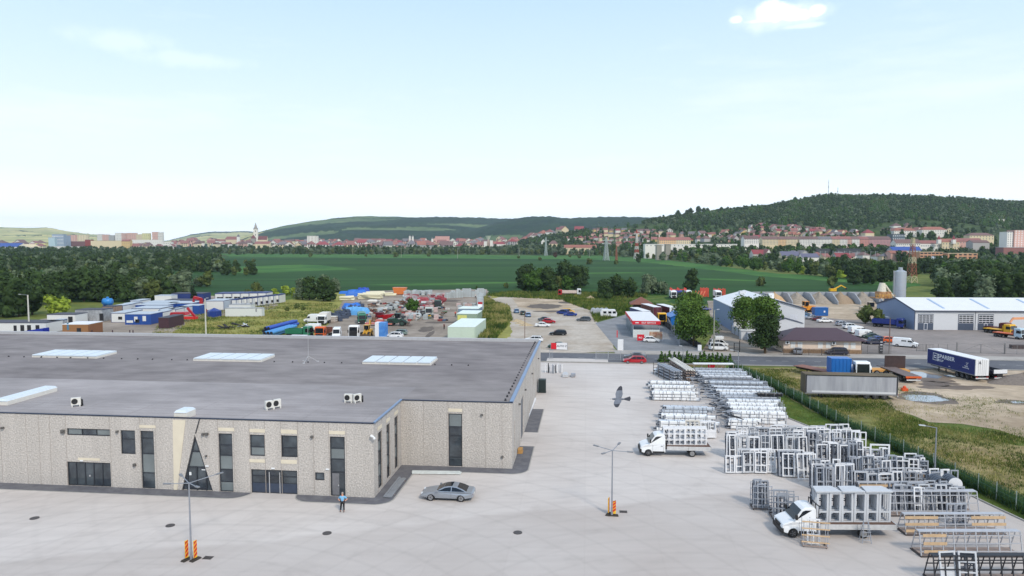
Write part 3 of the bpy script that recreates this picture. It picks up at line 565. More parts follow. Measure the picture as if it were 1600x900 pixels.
# skylights
m_sky=mat('skylight_acrylic',(204,214,222),.3,var=.05)
m_curb=mat('skylight_curb',(214,210,202),.6,var=.05)
def skylight(px0,px1,pyb,n,label,depth=2.6,along='x',w=None,h=.5):
    a=iB(P(px0,pyb,Z)); b_=iB(P(px1,pyb,Z)); wd=b_[0]-a[0]; ln=depth
    t=thing('roof_skylight',label,'skylight',B(a[0],a[1],Z-.05 if a[1]<17 else Z+.0),-TH)
    mb=MB(); mb.b(0,wd,0,ln,0,h+.1); mb.build('curb',m_curb,t)
    for k_ in range(n):
        x0=wd*k_/n+.1; x1=wd*(k_+1)/n-.1; mb=MB(); zt=h+.1; xm=(x0+x1)/2
        if n>1: mb.ring([[(x0,-.08,zt),(x1,-.08,zt),(x1,-.08,zt+.14),(x0,-.08,zt+.14)],[(x0,ln+.08,zt),(x1,ln+.08,zt),(x1,ln+.08,zt+.2),(x0,ln+.08,zt+.2)]])
        else: mb.ring([[(x0-.08,-.08,zt),(x1+.08,-.08,zt),(x1+.08,ln+.08,zt),(x0-.08,ln+.08,zt)],[(x0+.1,.1,zt+.22),(x1-.1,.1,zt+.22),(x1-.1,ln-.1,zt+.22),(x0+.1,ln-.1,zt+.22)]])
        mb.build('skylight_pane',m_sky,t)
    return t
skylight(50,160,559.5,5,'leftmost long white skylight on the far part of the dark roof',4.4,h=.3)
skylight(302,414,565,5,'middle long white skylight on the far part of the dark roof',4.4,h=.3)
skylight(566,676,570,5,'rightmost long white skylight on the far part of the dark roof',4.4,h=.3)
skylight(272,293,654,1,'small square white skylight above the triangular entrance',1.6,h=.55)
t=skylight(-10,14,633,1,'white skylight at the front left edge of the roof',7,h=.4)
# rooftop air conditioners
m_ac=mat('ac_casing',(214,212,206),.5,var=.06); m_grille=mat('black_grille',(34,34,36),.6)
def roofac(px,py,label,rz=0,two=False):
    a=iB(P(px,py,Z)); t=thing('air_conditioner',label,'air conditioner',B(a[0],a[1],Z),-TH+rz)
    mb=MB(); mb.b(-.45,.45,-.17,.17,.18,.95); mb.b(-.4,-.3,-.25,.25,0,.18);mb.b(.3,.4,-.25,.25,0,.18); mb.build('casing',m_ac,t)
    mb=MB(); mb.cyl((-.12,-.172,.57),(-.12,-.2,.57),.29,n=18); mb.build('fan_grille',m_grille,t)
    mb=MB(); mb.b(.452,.47,-.15,.15,.25,.9); mb.build('side_grille',m_grille,t)
    return t
def roofpipe(px,py,label):
    a=iB(P(px,py,Z)); mb=MB(); mb.cyl((0,0,-.02),(0,0,.6),.13,n=10); mb.ball((0,0,.6),.14); mb.cyl((0,0,.6),(-.45,0,.66),.13,n=10); o=mb.build('vent_pipe',m_grille,None,B(a[0],a[1],Z),-TH,smooth=True); tag(o,label,'pipe')
roofac(119,635,'white air conditioner alone at the left of the roof front',R(35)); roofpipe(128,634,'black bent pipe behind the leftmost air conditioner')
roofac(421,640,'front left air conditioner of the pair in the middle of the roof',R(50)); roofac(432,638,'right air conditioner of the pair in the middle of the roof',R(50)); roofpipe(436,636,'black bent pipe beside the pair of air conditioners')
roofac(545,629,'air conditioner with round fan facing the yard, left of the right pair'); roofac(558,629,'air conditioner turned sideways near the right roof corner',R(50)); roofpipe(566,628,'black bent pipe near the right roof corner')
# lightning rod on tripod
a=iB(P(482,567,Z)); t=thing('lightning_rod','thin lightning rod on a tripod standing on the roof','lightning rod',B(a[0],a[1],Z+.1),-TH)
mb=MB(); mb.cyl((0,0,.2),(0,0,6),.035,.02,n=6); mb.build('rod',m_par,t)
for k_ in range(3):
    q=2*math.pi*k_/3+.4; mb=MB(); mb.bar((0,0,.9),(1.3*math.cos(q),1.3*math.sin(q),.06),.05); mb.cyl((1.3*math.cos(q),1.3*math.sin(q),0),(1.3*math.cos(q),1.3*math.sin(q),.1),.18,n=8); mb.build('leg',m_par,t)
# paver apron along the walls
m_pv=mat('dark_block_paving',(112,112,116),.9,var=.2,sc=4,c2=(98,98,104),sc2=1.,world=True)
def bpoly(name,pts,z,m):
    mb=MB(); q=[B(*p) for p in pts]; mb.add([(p.x,p.y,z) for p in q],[tuple(range(len(q)))]); return tag(mb.build(name,m),kind='structure')
def arc(cx,cy,r,a0,a1,n=8): return [(cx+r*math.cos(R(a0+(a1-a0)*k/n)),cy+r*math.sin(R(a0+(a1-a0)*k/n))) for k in range(n+1)]
xg0=fw['gd'][0]+LX; xg1=fw['gd'][1]+LX
bpoly('paved_apron',[(LX,0),(LX,-1.7)]+arc(xg0-1.7,0,1.7,-90,0)+[(xg0,.02)],.02,m_pv)
bpoly('paved_apron',[(xg1,0)]+arc(xg1+1.7,0,1.7,180,270)+arc(.3,-.1,1.6,-90,0)+[(1.9,SY-1.7),(WX-.3,SY-1.7)]+arc(WX,SY,1.7,-90,0)+[(WX+1.7,SY+8.4),(WX,SY+8.4),(WX,SY),(0,SY),(0,0)],.02,m_pv)
bpoly('paved_apron',[(WX,SY+14.5),(WX+1.7,SY+14.5),(WX+1.7,SY+27),(WX,SY+27)],.02,m_pv)
kb=MB()
for pts in ([(LX,-1.76)]+arc(xg0-1.7,0,1.76,-90,0), arc(xg1+1.7,0,1.76,180,270)+arc(.3,-.1,1.66,-90,0)+[(1.96,SY-1.76),(WX-.3,SY-1.76)]+arc(WX,SY,1.76,-90,0)+[(WX+1.76,SY+8.4)],[(WX+1.76,SY+14.5),(WX+1.76,SY+27)]):
    for i in range(len(pts)-1): kb.bar(B(*pts[i],.02),B(*pts[i+1],.02),.1,.06)
tag(kb.build('apron_edging',mat('kerb_stone',(160,158,154))),kind='structure')
# ---------------- trees and other plants ----------------
def leafmat(name,c,c2,obj=.12): 
    m=mat(name,c,.85,var=.35,sc=.9,c2=c2,sc2=.5,obj=obj,det=3,spec=.2); return m
L_DARK=leafmat('dark_leaves',(40,58,31),(58,78,38)); L_MID=leafmat('green_leaves',(50,78,30),(72,102,38)); L_GREY=leafmat('grey_green_leaves',(82,98,74),(106,120,92))
L_YEL=leafmat('yellow_green_leaves',(116,136,44),(136,152,56)); L_OLV=leafmat('olive_leaves',(68,82,42),(90,100,52)); L_PINE=leafmat('conifer_needles',(26,42,28),(40,56,34)); L_BRN=leafmat('copper_leaves',(72,52,46),(88,66,54))
M_BARK=mat('bark',(88,74,60),.95,var=.3,sc=4,bump=.5)
def leafcloud(lobes,n,size,rs,flat=.0,fill=.35):
    """quads scattered through ellipsoid lobes (cx,cy,cz,rx,ry,rz): denser near the surface"""
    lo=np.array(lobes); w=(lo[:,3]*lo[:,4]+lo[:,3]*lo[:,5])**.9; idx=rs.choice(len(lo),n,p=w/w.sum())
    d=rs.normal(size=(n,3)); d/=np.linalg.norm(d,axis=1)[:,None]; low=d[:,2]<-.35; d[low,2]*=-1
    r=1-fill*rs.rand(n)**2*1.6; r*=1+.18*rs.randn(n)*(rs.rand(n)<.35)
    c=lo[idx,:3]+d*lo[idx,3:6]*r[:,None]
    nn=d+.75*rs.normal(size=(n,3)); nn/=np.linalg.norm(nn,axis=1)[:,None]
    a=np.cross(nn,rs.normal(size=(n,3))); a/=np.linalg.norm(a,axis=1)[:,None]; b=np.cross(nn,a)
    s=size*(.6+.8*rs.rand(n))[:,None]; a*=s; b*=s*(.55+.3*rs.rand(n))[:,None]
    V=np.stack([c-a*.9-b*.2,c-b*.8+a*.15,c+a+b*.1,c+b-a*.1],1).reshape(-1,3); F=np.arange(4*n).reshape(-1,4); return V,F
def ico_lobes(lobes,k=.78,n=7,m=5):
    V=[];F=[];o=0
    for cx,cy,cz,rx,ry,rz in lobes:
        for i in range(m+1):
            t=math.pi*i/m
            for j in range(n): p=2*math.pi*j/n; V.append((cx+rx*k*math.sin(t)*math.cos(p),cy+ry*k*math.sin(t)*math.sin(p),cz-rz*k*math.cos(t)))
        for i in range(m):
            for j in range(n): F.append((o+i*n+j,o+i*n+(j+1)%n,o+(i+1)*n+(j+1)%n,o+(i+1)*n+j))
        o=len(V)
    return np.array(V),np.array(F)
def mklobes(rs,R_,H_,nl,base=.15,cone=False):
    out=[]
    for i in range(nl):
        if cone:
            t=i/(nl-1.); z=H_*(base+(1-base)*t); r=R_*(1-t)*.9+.25; out.append((rs.randn()*.1*R_,rs.randn()*.1*R_,z,r,r,H_/nl*.9)); continue
        z=H_*(base+.12+ (.80-base)*rs.rand()); k=1-((z/H_-.45)/.62)**2; a=rs.rand()*6.28; q=R_*.62*max(.1,k)*rs.rand()**.5
        s=R_*(.34+.22*rs.rand()); out.append((q*math.cos(a),q*math.sin(a),z,s,s,s*(.8+.3*rs.rand())))
    if not cone: out.append((0,0,H_*.5,R_*.6,R_*.6,H_*.3)); out.append((0,0,H_*.25,R_*.55,R_*.55,H_*.22))
    return out
def treeproto(name,R_,H_,lm,nq,ls,seed,nl=11,base=.15,cone=False,lobes=None,label='',cat='tree',core=True):
    rs=np.random.RandomState(seed); lob=lobes or mklobes(rs,R_,H_,nl,base,cone); V,F=leafcloud(lob,nq,ls,rs)
    if core: V2,F2=ico_lobes(lob,.74); F=np.concatenate([F,F2+len(V)]); V=np.concatenate([V,V2])
    t=thing(name,label,cat); cr_=meshnp('crown',V,F,lm,parent=t); cr_.data.name='crown'
    mb=MB(); mb.cyl((0,0,-.1),(0,0,H_*.45),.035*H_,.018*H_,n=8)
    for k_ in range(4): a=k_*1.6+seed; mb.cyl((0,0,H_*(.15+.06*k_)),(R_*.5*math.cos(a),R_*.5*math.sin(a),H_*(.42+.06*k_)),.013*H_,.006*H_,n=5)
    mb.build('trunk',M_BARK,t); KIDS.pop(t.name,None); return t
PROT=[] # (proto, label, group)
specs=[('round_tree',5.2,9.5,L_DARK,900,.62,1,'dark green'),('round_tree',4.6,8.5,L_MID,900,.6,2,'mid green'),('willow_tree',5.0,8.5,L_GREY,1000,.5,3,'grey-green'),
 ('round_tree',4.4,7.8,L_OLV,800,.6,4,'olive green'),('willow_tree',4.2,7.0,L_GREY,900,.5,5,'pale grey-green'),('round_tree',5.6,10.5,L_DARK,1000,.64,6,'tall dark green'),
 ('bushy_tree',3.6,5.2,L_YEL,700,.45,8,'yellow-green'),('conifer_tree',2.6,11,L_PINE,800,.5,9,'dark conical'),('bushy_tree',3.4,4.2,L_OLV,600,.5,10,'low olive'),('round_tree',4.0,8.0,L_BRN,700,.55,12,'copper-leaved')]
for nm,R_,H_,lm,nq,ls,sd_,w in specs:
    PROT.append((treeproto(nm,R_,H_,lm,nq,ls,sd_,cone=(nm=='conifer_tree'),base=.06 if nm!='conifer_tree' else .05),w,nm,H_))
USED=set()
def tree(kind,loc,sc,label,group=None,rz=None):
    pr,w,nm,H_=PROT[kind]; rz=rnd.uniform(0,6.28) if rz is None else rz
    if kind not in USED:
        USED.add(kind); pr.location=loc; pr.rotation_euler=(0,0,rz); pr.scale=(sc,sc,sc*.95); pr['label']=label
        if group: pr['group']=group
        return pr
    c=dup(pr,loc,rz,label,group if group else False,scale=(sc*rnd.uniform(.92,1.1),sc*rnd.uniform(.92,1.1),sc)); return c
# placement list: (x,y,z,scale,kind,zone)
TL=[]
def inpoly(p,poly):
    c=False; n=len(poly); j=n-1
    for i in range(n):
        if (poly[i][1]>p[1])!=(poly[j][1]>p[1]) and p[0]<(poly[j][0]-poly[i][0])*(p[1]-poly[i][1])/(poly[j][1]-poly[i][1])+poly[i][0]: c=not c
        j=i
    return c
def row(x0,x1,y0,y1,step,kinds,zone,sc=(.75,1.15),jy=1.5,z=None,gap=None):
    """a line of trees whose feet run from photo pixel (x0,y0) to (x1,y1)"""
    n=max(1,int(abs(x1-x0)/step))
    for i in range(n):
        t=(i+rnd.uniform(.2,.8))/n; px=x0+(x1-x0)*t; py=y0+(y1-y0)*t+rnd.uniform(-jy,jy)
        if gap and any(a<px<b_ for a,b_ in gap): continue
        p=G(px,py) if z is None else GD(px,z*rnd.uniform(.97,1.03)); TL.append((p.x,p.y,p.z-.15,rnd.uniform(*sc),rnd.choice(kinds),zone))
K1=[0,0,5,1,2,3,0,9]; K2=[2,2,4,3,0,1]; KD=[0,5,0,3,1,2]
# left wood, near to far
row(-60,70,497,492,26,[0,5,0],'L',(.8,1.1))
row(-40,250,478,468,22,[0,0,2,5,3],'L',(.9,1.2))
row(-40,300,461,457,19,[0,2,2,3,5],'L',(.85,1.15))
row(-40,330,447,449,15,[0,2,0,3,4,5],'L',(.8,1.15),gap=[(0,95)])
row(-30,200,434,438,13,[0,2,3,4],'L',(.75,1.1),gap=[(10,90)])
row(-30,240,424,429,12,[0,2,0,3,4,5],'L',(.8,1.1))
row(-30,352,415,424,10,[0,2,0,3,2,5],'L',(.85,1.2))
row(-20,350,409,413,9,[0,2,0,3,5],'L',(.9,1.2))
row(-20,340,403.5,406,7.5,[0,2,0,5],'L',(.9,1.2),jy=.8)
row(-20,345,399.5,401,6.5,[0,2,0,5],'F',(1,1.3),jy=.5)
row(-20,345,396,397,6,[0,5,3],'F',(1,1.35),jy=.4)
row(345,400,427,427,14,[0,5],'L',(.8,1.0))
# belt between the crops and the town
row(345,930,394,396,6,[0,2,5,3,4],'F',(1.1,1.6),jy=.3)
row(345,960,396.5,398,9,[0,2,3,5],'F',(.8,1.3),jy=.4)
row(345,960,391.5,392.5,6.5,[0,5,2],'F',(1.2,1.6),jy=.2)
# right belt
row(880,1010,399,402,9,[1,3,2,0],'B',(.9,1.3),jy=.8)
row(1000,1110,404,412,9,[1,3,2,1,3],'B',(1,1.4),jy=1)
row(960,1140,398,403,8,[1,0,2,3],'F',(1.1,1.5),jy=.8)
row(1100,1330,413,436,10,[1,3,2,1,6,0],'B',(.9,1.25),jy=1.5)
row(1090,1400,408,426,8.5,[1,2,3,2,0],'B',(.9,1.25),jy=1.2)
row(1080,1260,402,410,8,[2,0,1,3],'F',(1,1.35),jy=1)
row(1330,1400,446,440,14,[0,1,0],'B',(.8,1.1))
row(1400,1470,432,426,11,[0,5,0],'B',(.8,1.1)); row(1400,1480,424,418,9,[0,5,0,3],'B',(.8,1.1))
row(1465,1680,470,478,19,[0,3,2,0,5],'B',(.9,1.25))
row(1465,1700,456,462,16,[0,3,2,5,0],'B',(.9,1.2))
row(1470,1700,444,449,13,[0,3,2,5,0],'B',(.9,1.2))
row(1480,1700,435,438,11,[2,3,1,0],'B',(.9,1.2))
row(1500,1700,426,428,10,[2,3,1,2],'B',(.9,1.2))
row(1480,1700,418,419,9,[2,1,3],'F',(.9,1.2))
row(1400,1700,410,411,8.5,[0,5,0,2],'F',(.9,1.3)); row(1530,1700,401,401,8,[0,5,5],'F',(1.1,1.5))
row(1190,1400,399,403,8,[0,2,0,5],'F',(.8,1.1))
# dense clumps in the middle distance
row(810,905,457,455,13,[1,3,0,1],'M',(.85,1.25)); row(815,920,450,448,14,[0,1,0,5],'M',(.85,1.2))
row(940,990,468,464,14,[0,0,5],'M',(.65,.85)); row(1000,1045,461,458,15,[2,4,0],'M',(.8,1.05)); row(1066,1096,454,452,17,[2,0],'M',(.9,1.1))
row(462,528,467,472,15,[2,0,5,2],'M',(.7,1.0)); row(470,530,458,458,15,[2,0,4],'M',(.7,.9))
row(376,420,464,465,14,[8,3],'M',(.6,.8)); row(420,470,462,463,15,[6,3,8],'M',(.6,.9))
row(345,405,410.5,411.5,14,[8,8],'M',(.7,1)); row(350,400,430,431,12,[0,3],'M',(.8,.9))
# single bushes out in the crops and by the road
for px,py,k,s in ((485,402,8,1.4),(515,398,8,1),(572,401,8,.9),(618,402,8,1.6),(670,401,8,1.2),(745,453,5,.25),(791,450,8,.6),(812,447,8,.7),(920,413,8,1.3),(962,413,8,1),(998,411,0,1.0),(843,407,8,.9),(1190,447,8,1.0),(1300,446,8,1.2),(448,486,8,.35),(465,482,8,.4),(474,485,8,.35),(890,402,8,1),(810,404,8,.9)):
    p=G(px,py); TL.append((p.x,p.y,p.z-.1,s,k,'S'))
# trees among the houses on the slope and in the town
def scatter(n,x0,x1,y0,y1,kinds,sc):
    for i in range(n):
        px=rnd.uniform(x0,x1);py=rnd.uniform(y0,y1); p=G(px,py); TL.append((p.x,p.y,p.z-.2,rnd.uniform(*sc),rnd.choice(kinds),'F'))
scatter(300,870,1200,350,388,[0,5,2,1],(.8,1.4)); scatter(230,1180,1620,352,386,[0,5,2,1],(.8,1.3)); scatter(330,1180,1640,388,404,[0,5,2,1],(.8,1.3)); scatter(120,340,880,384,390,[0,5,2],(1,1.6))
scatter(200,-20,345,392,399,[0,5,2,0],(1.0,1.5)); scatter(330,-30,345,399,426,[0,0,5,2,3],(.8,1.2)); scatter(120,-40,290,426,470,[0,0,2,5,3],(.7,1.0)); scatter(260,340,960,393,398.5,[0,2,5,3],(1.1,1.5)); scatter(170,960,1400,396,404,[0,1,2,3],(1.,1.4)); scatter(150,1460,1700,408,450,[0,1,2,3],(.9,1.2))
scatter(90,900,1060,388,398,[1,0,2],(1,1.5))
TL.sort(key=lambda t:-t[3]*PROT[t[4]][3]/t[1]*(0 if t[5]=='F' else 1))
NIND=262
zl={'L':('standing in the wood left of the green field','trees in the left wood'),'B':('in the tree belt beyond the crop field on the right','trees of the right belt'),'M':('in the clumps behind the yards','trees in clumps behind the yards'),'S':('alone at the edge of the crop field','lone bushes by the crops'),'F':('in the far tree belt','far belt trees')}
for i,(x,y,z,s,k_,zn) in enumerate(TL[:NIND]):
    w=PROT[k_][1]; nm=PROT[k_][2].replace('_',' '); a,b_=zl[zn]
    tree(k_,(x,y,z),s,f'{w} {nm} {a}',b_)
# all the farther ones: one mass of leaf clumps
def mass(name,items,label,lms,nq=46,ls=1.5,cores=True):
    tem=[]
    for q,(pr,w,nm,H_) in enumerate(PROT):
        rs=np.random.RandomState(50+q); R_=specs[q][1]; lob=mklobes(rs,R_,H_,3,.05,cone=(nm=='conifer_tree')); V,F=leafcloud(lob,nq,ls,rs)
        if cores: V2,F2=ico_lobes(lob,.88,6,3); F=np.concatenate([F,F2+len(V)]); V=np.concatenate([V,V2])
        tem.append((V,F))
    by={}
    for (x,y,z,s,k_,_) in items:
        V,F=tem[k_]; a=rnd.uniform(0,6.28); c_,s_=math.cos(a),math.sin(a); Vr=np.stack([V[:,0]*c_-V[:,1]*s_,V[:,0]*s_+V[:,1]*c_,V[:,2]],1)*s+np.array([x,y,z]); by.setdefault(specs[k_][3],[]).append((Vr,F))
    Vs=[];Fs=[];Ms=[];o=0; ms=list(by)
    for mi,m in enumerate(ms):
        for Vr,F in by[m]: Vs.append(Vr);Fs.append(F+o);Ms.append(np.full(len(F),mi));o+=len(Vr)
    ob=meshnp(name,np.concatenate(Vs),np.concatenate(Fs),ms,np.concatenate(Ms)); return tag(ob,label,'trees',kind='stuff')
mass('distant_trees',TL[NIND:],'far trees massed in belts and between the houses of the town',None)
# forest on the slopes: closed canopy of rounded crowns
def forest(n,x0,x1,D0,D1,cond,sc,kinds,name,label,nq=16,ls=2.2):
    it=[]
    for i in range(n):
        px=rnd.uniform(x0,x1); D=rnd.uniform(D0,D1); x=(px-800)/FPX*D; z=Z1(x,D)
        if cond(px,D,z): it.append((x,D,z-1.5*sc[0],rnd.uniform(*sc),(rnd.choice(kinds) if noise.noise(Vector((px/45.,D/160.,4)))<.22 else rnd.choice((1,3,1,4))),'F'))
    return it
def cond(px,D,z):
    y=377-(z-CH)*FPX/D
    lim=np.interp(px,[850,900,940,1000,1040,1100,1200,1300,1360,1420,1500,1560,1600],[382,374,359,350,350,352,350,355,352,343,349,357,360])
    return z>12 and y<lim and noise.noise(Vector((px/60.,D/220.,1)))<.52
it=forest(19000,810,1640,1080,2000,cond,(.75,1.2),[0,0,5,0,1,3,5,2],'','')
specs_b=specs
mass('hillside_forest',it,'dark broadleaf forest covering the big hill on the right',None,nq=16,ls=1.8)
# lone trees along the crest
for i,(px,D,s) in enumerate(((1058,1760,1.5),(1072,1750,1.3),(1078,1755,1.6),(1090,1750,1.8),(1098,1750,1.3),(1104,1752,1.2),(1125,1750,1.1),(1240,1750,1.1))):
    p=GD(px,D); tree(5,p,s*.95,'tall tree standing out on the skyline of the wooded hill','skyline trees on the wooded hill')
L_ST=leafmat('street_tree_leaves',(66,94,38),(90,116,48))
# street trees near the road, finer leaves
def bigtree(px,py,R_,H_,lm,label,seed,nq=5200,ls=.24,lob=None,base=.12):
    t=treeproto('street_tree',R_,H_,lm,nq,ls,seed,nl=26,base=base,core=False,label=label,lobes=lob); t.location=P(px,py); return t
bigtree(1084,541,5.4,9.4,L_ST,'broad green tree behind the two white parked cars',31,9000,.26)
bigtree(1078,522,5.0,10.2,L_ST,'tall green tree beside the concrete lamp pole and lane',32,9000,.27)
bigtree(1162,528,4.2,9.6,L_ST,'lighter green tree before the pale gabled hall',33,6500,.25,base=.3)
bigtree(1195,553,3.4,8.4,L_DARK,'dark maple at the roadside corner of the brown-roofed office',34,6500,.25)
bigtree(1193,545,4.1,11.2,L_ST,'tallest green tree between pale hall and brown-roofed office',35,8000,.26,base=.35)
p=P(1196,574); 
tree(6,P(88,492),1.25,'bright yellow-green bush behind the long grey sheds')
tree(3,P(1352,506),.62,'dark bush between the parked cars and the blue dump truck')
tree(3,P(1372,508),.55,'small bush right of the dark bush by the parked cars')
tree(1,P(645,492),.6,'green bush amid the stored red and grey scaffold parts')
tree(7,P(303,476),.75,'dark conical tree behind the rows of site cabins')
# fence-side shrubs in the planting bed
sh=treeproto('conical_shrub',.62,1.9,L_MID,160,.2,77,nl=5,base=.02,cone=True,label='small upright evergreen shrub in the planting row by the road'); sh['group']='evergreen shrubs in the planting row'; sh['category']='shrub'
for i in range(17):
    t=i/16.; p=P(1033+t*108,566+t*3)
    if i==0: sh.location=p
    else: dup(sh,p,rnd.uniform(0,6),scale=rnd.uniform(.75,1.15))
# ---------------- weeds, tall grass ----------------
def tufts(name,label,n,sampler,h,w,mats_,nb=5,seed=0):
    rs=np.random.RandomState(seed); pts=[];
    while len(pts)<n:
        p=sampler(rs)
        if p is not None: pts.append(p)
    pts=np.array(pts); N_=len(pts)*nb; c=np.repeat(pts,nb,0); a=rs.rand(N_)*6.283; hh=h*(.4+.9*rs.rand(N_))*np.repeat(.6+.8*rs.rand(len(pts)),nb); r=w*rs.rand(N_)
    bx=c[:,0]+r*np.cos(a); by=c[:,1]+r*np.sin(a); z0=c[:,2] if pts.shape[1]>2 else np.zeros(N_); la=rs.rand(N_)*6.283; ln=.5*hh*rs.rand(N_); bw=.05*h+.10*hh*rs.rand(N_)
    V=np.stack([np.stack([bx-bw*np.sin(a),by+bw*np.cos(a),z0],1),np.stack([bx+bw*np.sin(a),by-bw*np.cos(a),z0],1),np.stack([bx+ln*np.cos(la),by+ln*np.sin(la),z0+hh],1)],1).reshape(-1,3)
    F=np.arange(3*N_).reshape(-1,3); cl_=np.array([noise.noise(Vector((p[0]/7.,p[1]/7.,seed)))+.35*rs.randn() for p in pts]); mi=np.repeat(np.clip(((cl_+.5)*len(mats_)).astype(int),0,len(mats_)-1),nb)
    return tag(meshnp(name,V,F,mats_,mi),label,'grass',kind='stuff')
W1=mat('weed_green',(84,106,44),.9,var=.3,sc=.8,world=True); W2=mat('weed_olive',(118,122,62),.9,var=.3,sc=.8,world=True); W3=mat('weed_straw',(158,150,98),.9,var=.3,sc=.8,world=True); W4=mat('weed_dark',(58,78,36),.9,var=.3,sc=.8,world=True); W5=mat('weed_rust',(126,104,64),.9,var=.3,sc=.8,world=True)
WF=[P(*q).xy for q in [(1145,577),(1290,577),(1270,592),(1380,602),(1400,642),(1450,663),(1560,676),(1700,706),(1900,960),(1720,868),(1587,799),(1528,769),(1390,702),(1306,662),(1253,632),(1160,586)]]
def poly_sampler(poly,nf=None,thr=-.2):
    xs=[p[0] for p in poly]; ys=[p[1] for p in poly]; x0,x1,y0,y1=min(xs),max(xs),min(ys),max(ys)
    def f(rs):
        x=x0+(x1-x0)*rs.rand(); y=y0+(y1-y0)*rs.rand()
        if not inpoly((x,y),poly): return None
        if noise.noise(Vector((x/(nf or 9.),y/(nf or 9.),7)))<thr+.25*rs.randn(): return None
        return (x,y,0.)
    return f
tufts('tall_weeds','tall green, olive and straw weeds on the rough land by the fence',24000,poly_sampler(WF,7,-.02),.26,.4,[W4,W1,W1,W2,W2,W3],seed=3)
FENCE=[P(*q) for q in ((1139,577),(1160,585),(1205,606),(1253,632),(1306,662),(1390,702),(1458,735),(1528,769),(1587,799),(1660,836),(1740,880))]
SPW=[P(*q).xy for q in [(1380,602),(1700,640),(1700,720),(1560,690),(1440,672),(1395,645)]]
tufts('sparse_weeds','sparse low weeds straying over the bare dirt lot',2600,poly_sampler(SPW,6,.12),.22,.6,[W1,W2,W3],seed=15)
def near_fence(rs):
    i=rs.randint(len(FENCE)-1); a,b_=FENCE[i],FENCE[i+1]; t=rs.rand(); p=a.lerp(b_,t); d=(b_-a).normalized(); o=.15+abs(rs.randn())*.6
    return (p.x+d.y*-o if False else p.x-d.y*o*-1*0+abs(d.y)*o*1.0,p.y+rs.randn()*.2,0.)
tufts('fence_weeds','dense dark green weeds growing along the wire fence',7000,near_fence,.75,.3,[W4,W4,W1,W4],seed=5,nb=6)
GS=[iB(P(*q)) for q in ((1160,590),(1253,636),(1306,668),(1390,708),(1528,776),(1587,806),(1700,862))]
GP=[B(*q).xy for q in YE[1:]]+[P(*q).xy for q in ((1720,868),(1587,799),(1528,769),(1390,702),(1306,662),(1253,632),(1160,584),(1140,578))]
tufts('strip_grass','mown green grass between the yard kerb and the fence',9000,poly_sampler([tuple(q) for q in GP],5,-.5),.12,.3,[W4,W1,W1,W2],seed=6)
M1=[P(*q).xy for q in [(235,527),(250,503),(330,478),(440,474),(520,474),(540,488),(520,500),(470,512),(462,540),(300,540)]]
tufts('meadow_grass','tall yellowing grass on the meadow behind the long hall',14000,poly_sampler(M1,10,-.15),.42,.5,[W4,W1,W2,W2,W3],seed=8)
M2=[P(*q).xy for q in [(748,530),(748,490),(757,462),(770,470),(796,480),(800,500),(775,530)]]
tufts('verge_grass','rank grass and weeds between the container yard and the gravel lot',6000,poly_sampler(M2,9,-.4),.8,.5,[W4,W1,W2,W3],seed=9)
M3=[P(*q).xy for q in [(880,470),(945,466),(1000,472),(1040,480),(1035,492),(985,489),(930,503),(922,485),(900,478)]]
tufts('slope_grass','high grass on the slope around the white caravan',6000,poly_sampler(M3,12,-.5),1.0,.6,[W4,W1,W1,W2],seed=10)
M4=[P(*q).xy for q in [(755,462),(800,457),(1010,459),(1010,465),(880,469),(800,465)]]
tufts('bank_grass','grass bank along the edge of the crops',4500,poly_sampler(M4,16,-.6),1.1,.8,[W4,W1,W2],seed=12)

for k_,w in enumerate(PROT):
    if k_ not in USED:
        p=G(*((905,404),(868,403))[k_%2]); w[0].location=p; w[0]['label']=f'{w[1]} {w[2].replace("_"," ")} by the near edge of the far tree belt'
# ---------------- vehicles ----------------
M_TYRE=mat('tyre_rubber',(26,26,28),.8); M_RIM=mat('alloy_rim',(170,172,176),.3,.8); M_VG=mat('vehicle_glass',(16,22,30),.08,var=.02,spec=.5)
M_PL=mat('black_trim',(28,28,30),.6); M_HL=mat('headlight_lens',(220,225,230),.1); M_TL=mat('tail_lamp_red',(150,20,24),.3); M_CHAS=mat('chassis_dark',(40,38,38),.8); M_PLATE=mat('number_plate',(220,220,214),.5)
def lowprof(top,zb,wheels,r):
    """closed side outline: top points front(+x)->rear, then underside with round wheel arches"""
    pts=list(top); n=6
    for wx in sorted(wheels):
        for k in range(n+1):
            a=math.pi*k/n; pts.append((wx-r*math.cos(a),zb+r*.95*math.sin(a)))
    return pts
def wheel(parent,x,y,r,w=.2,side=1,rim=M_RIM):
    t=MB(); t.cyl((0,-w/2,0),(0,w/2,0),r,n=20); o=t.build('wheel',M_TYRE,parent,(x,y,r))
    q=MB(); q.cyl((0,side*w/2,0),(0,side*(w/2+.02),0),r*.66,n=14); 
    q.build('rim',rim,o)
    d=MB()
    for k in range(5):
        a=2*math.pi*k/5; d.bar((0,side*(w/2+.022),0),(r*.6*math.cos(a),side*(w/2+.022),r*.6*math.sin(a)),.035,.02)
    d.build('rim_spokes',M_CHAS if rim is M_RIM else M_RIM,o)
    return o
def inset(poly,e):
    cx=sum(p[0] for p in poly)/len(poly); cz=sum(p[1] for p in poly)/len(poly); out=[]
    for x,z in poly:
        dx,dz=cx-x,cz-z; l_=math.hypot(dx,dz) or 1; out.append((x+dx/l_*e,z+dz/l_*e))
    return out
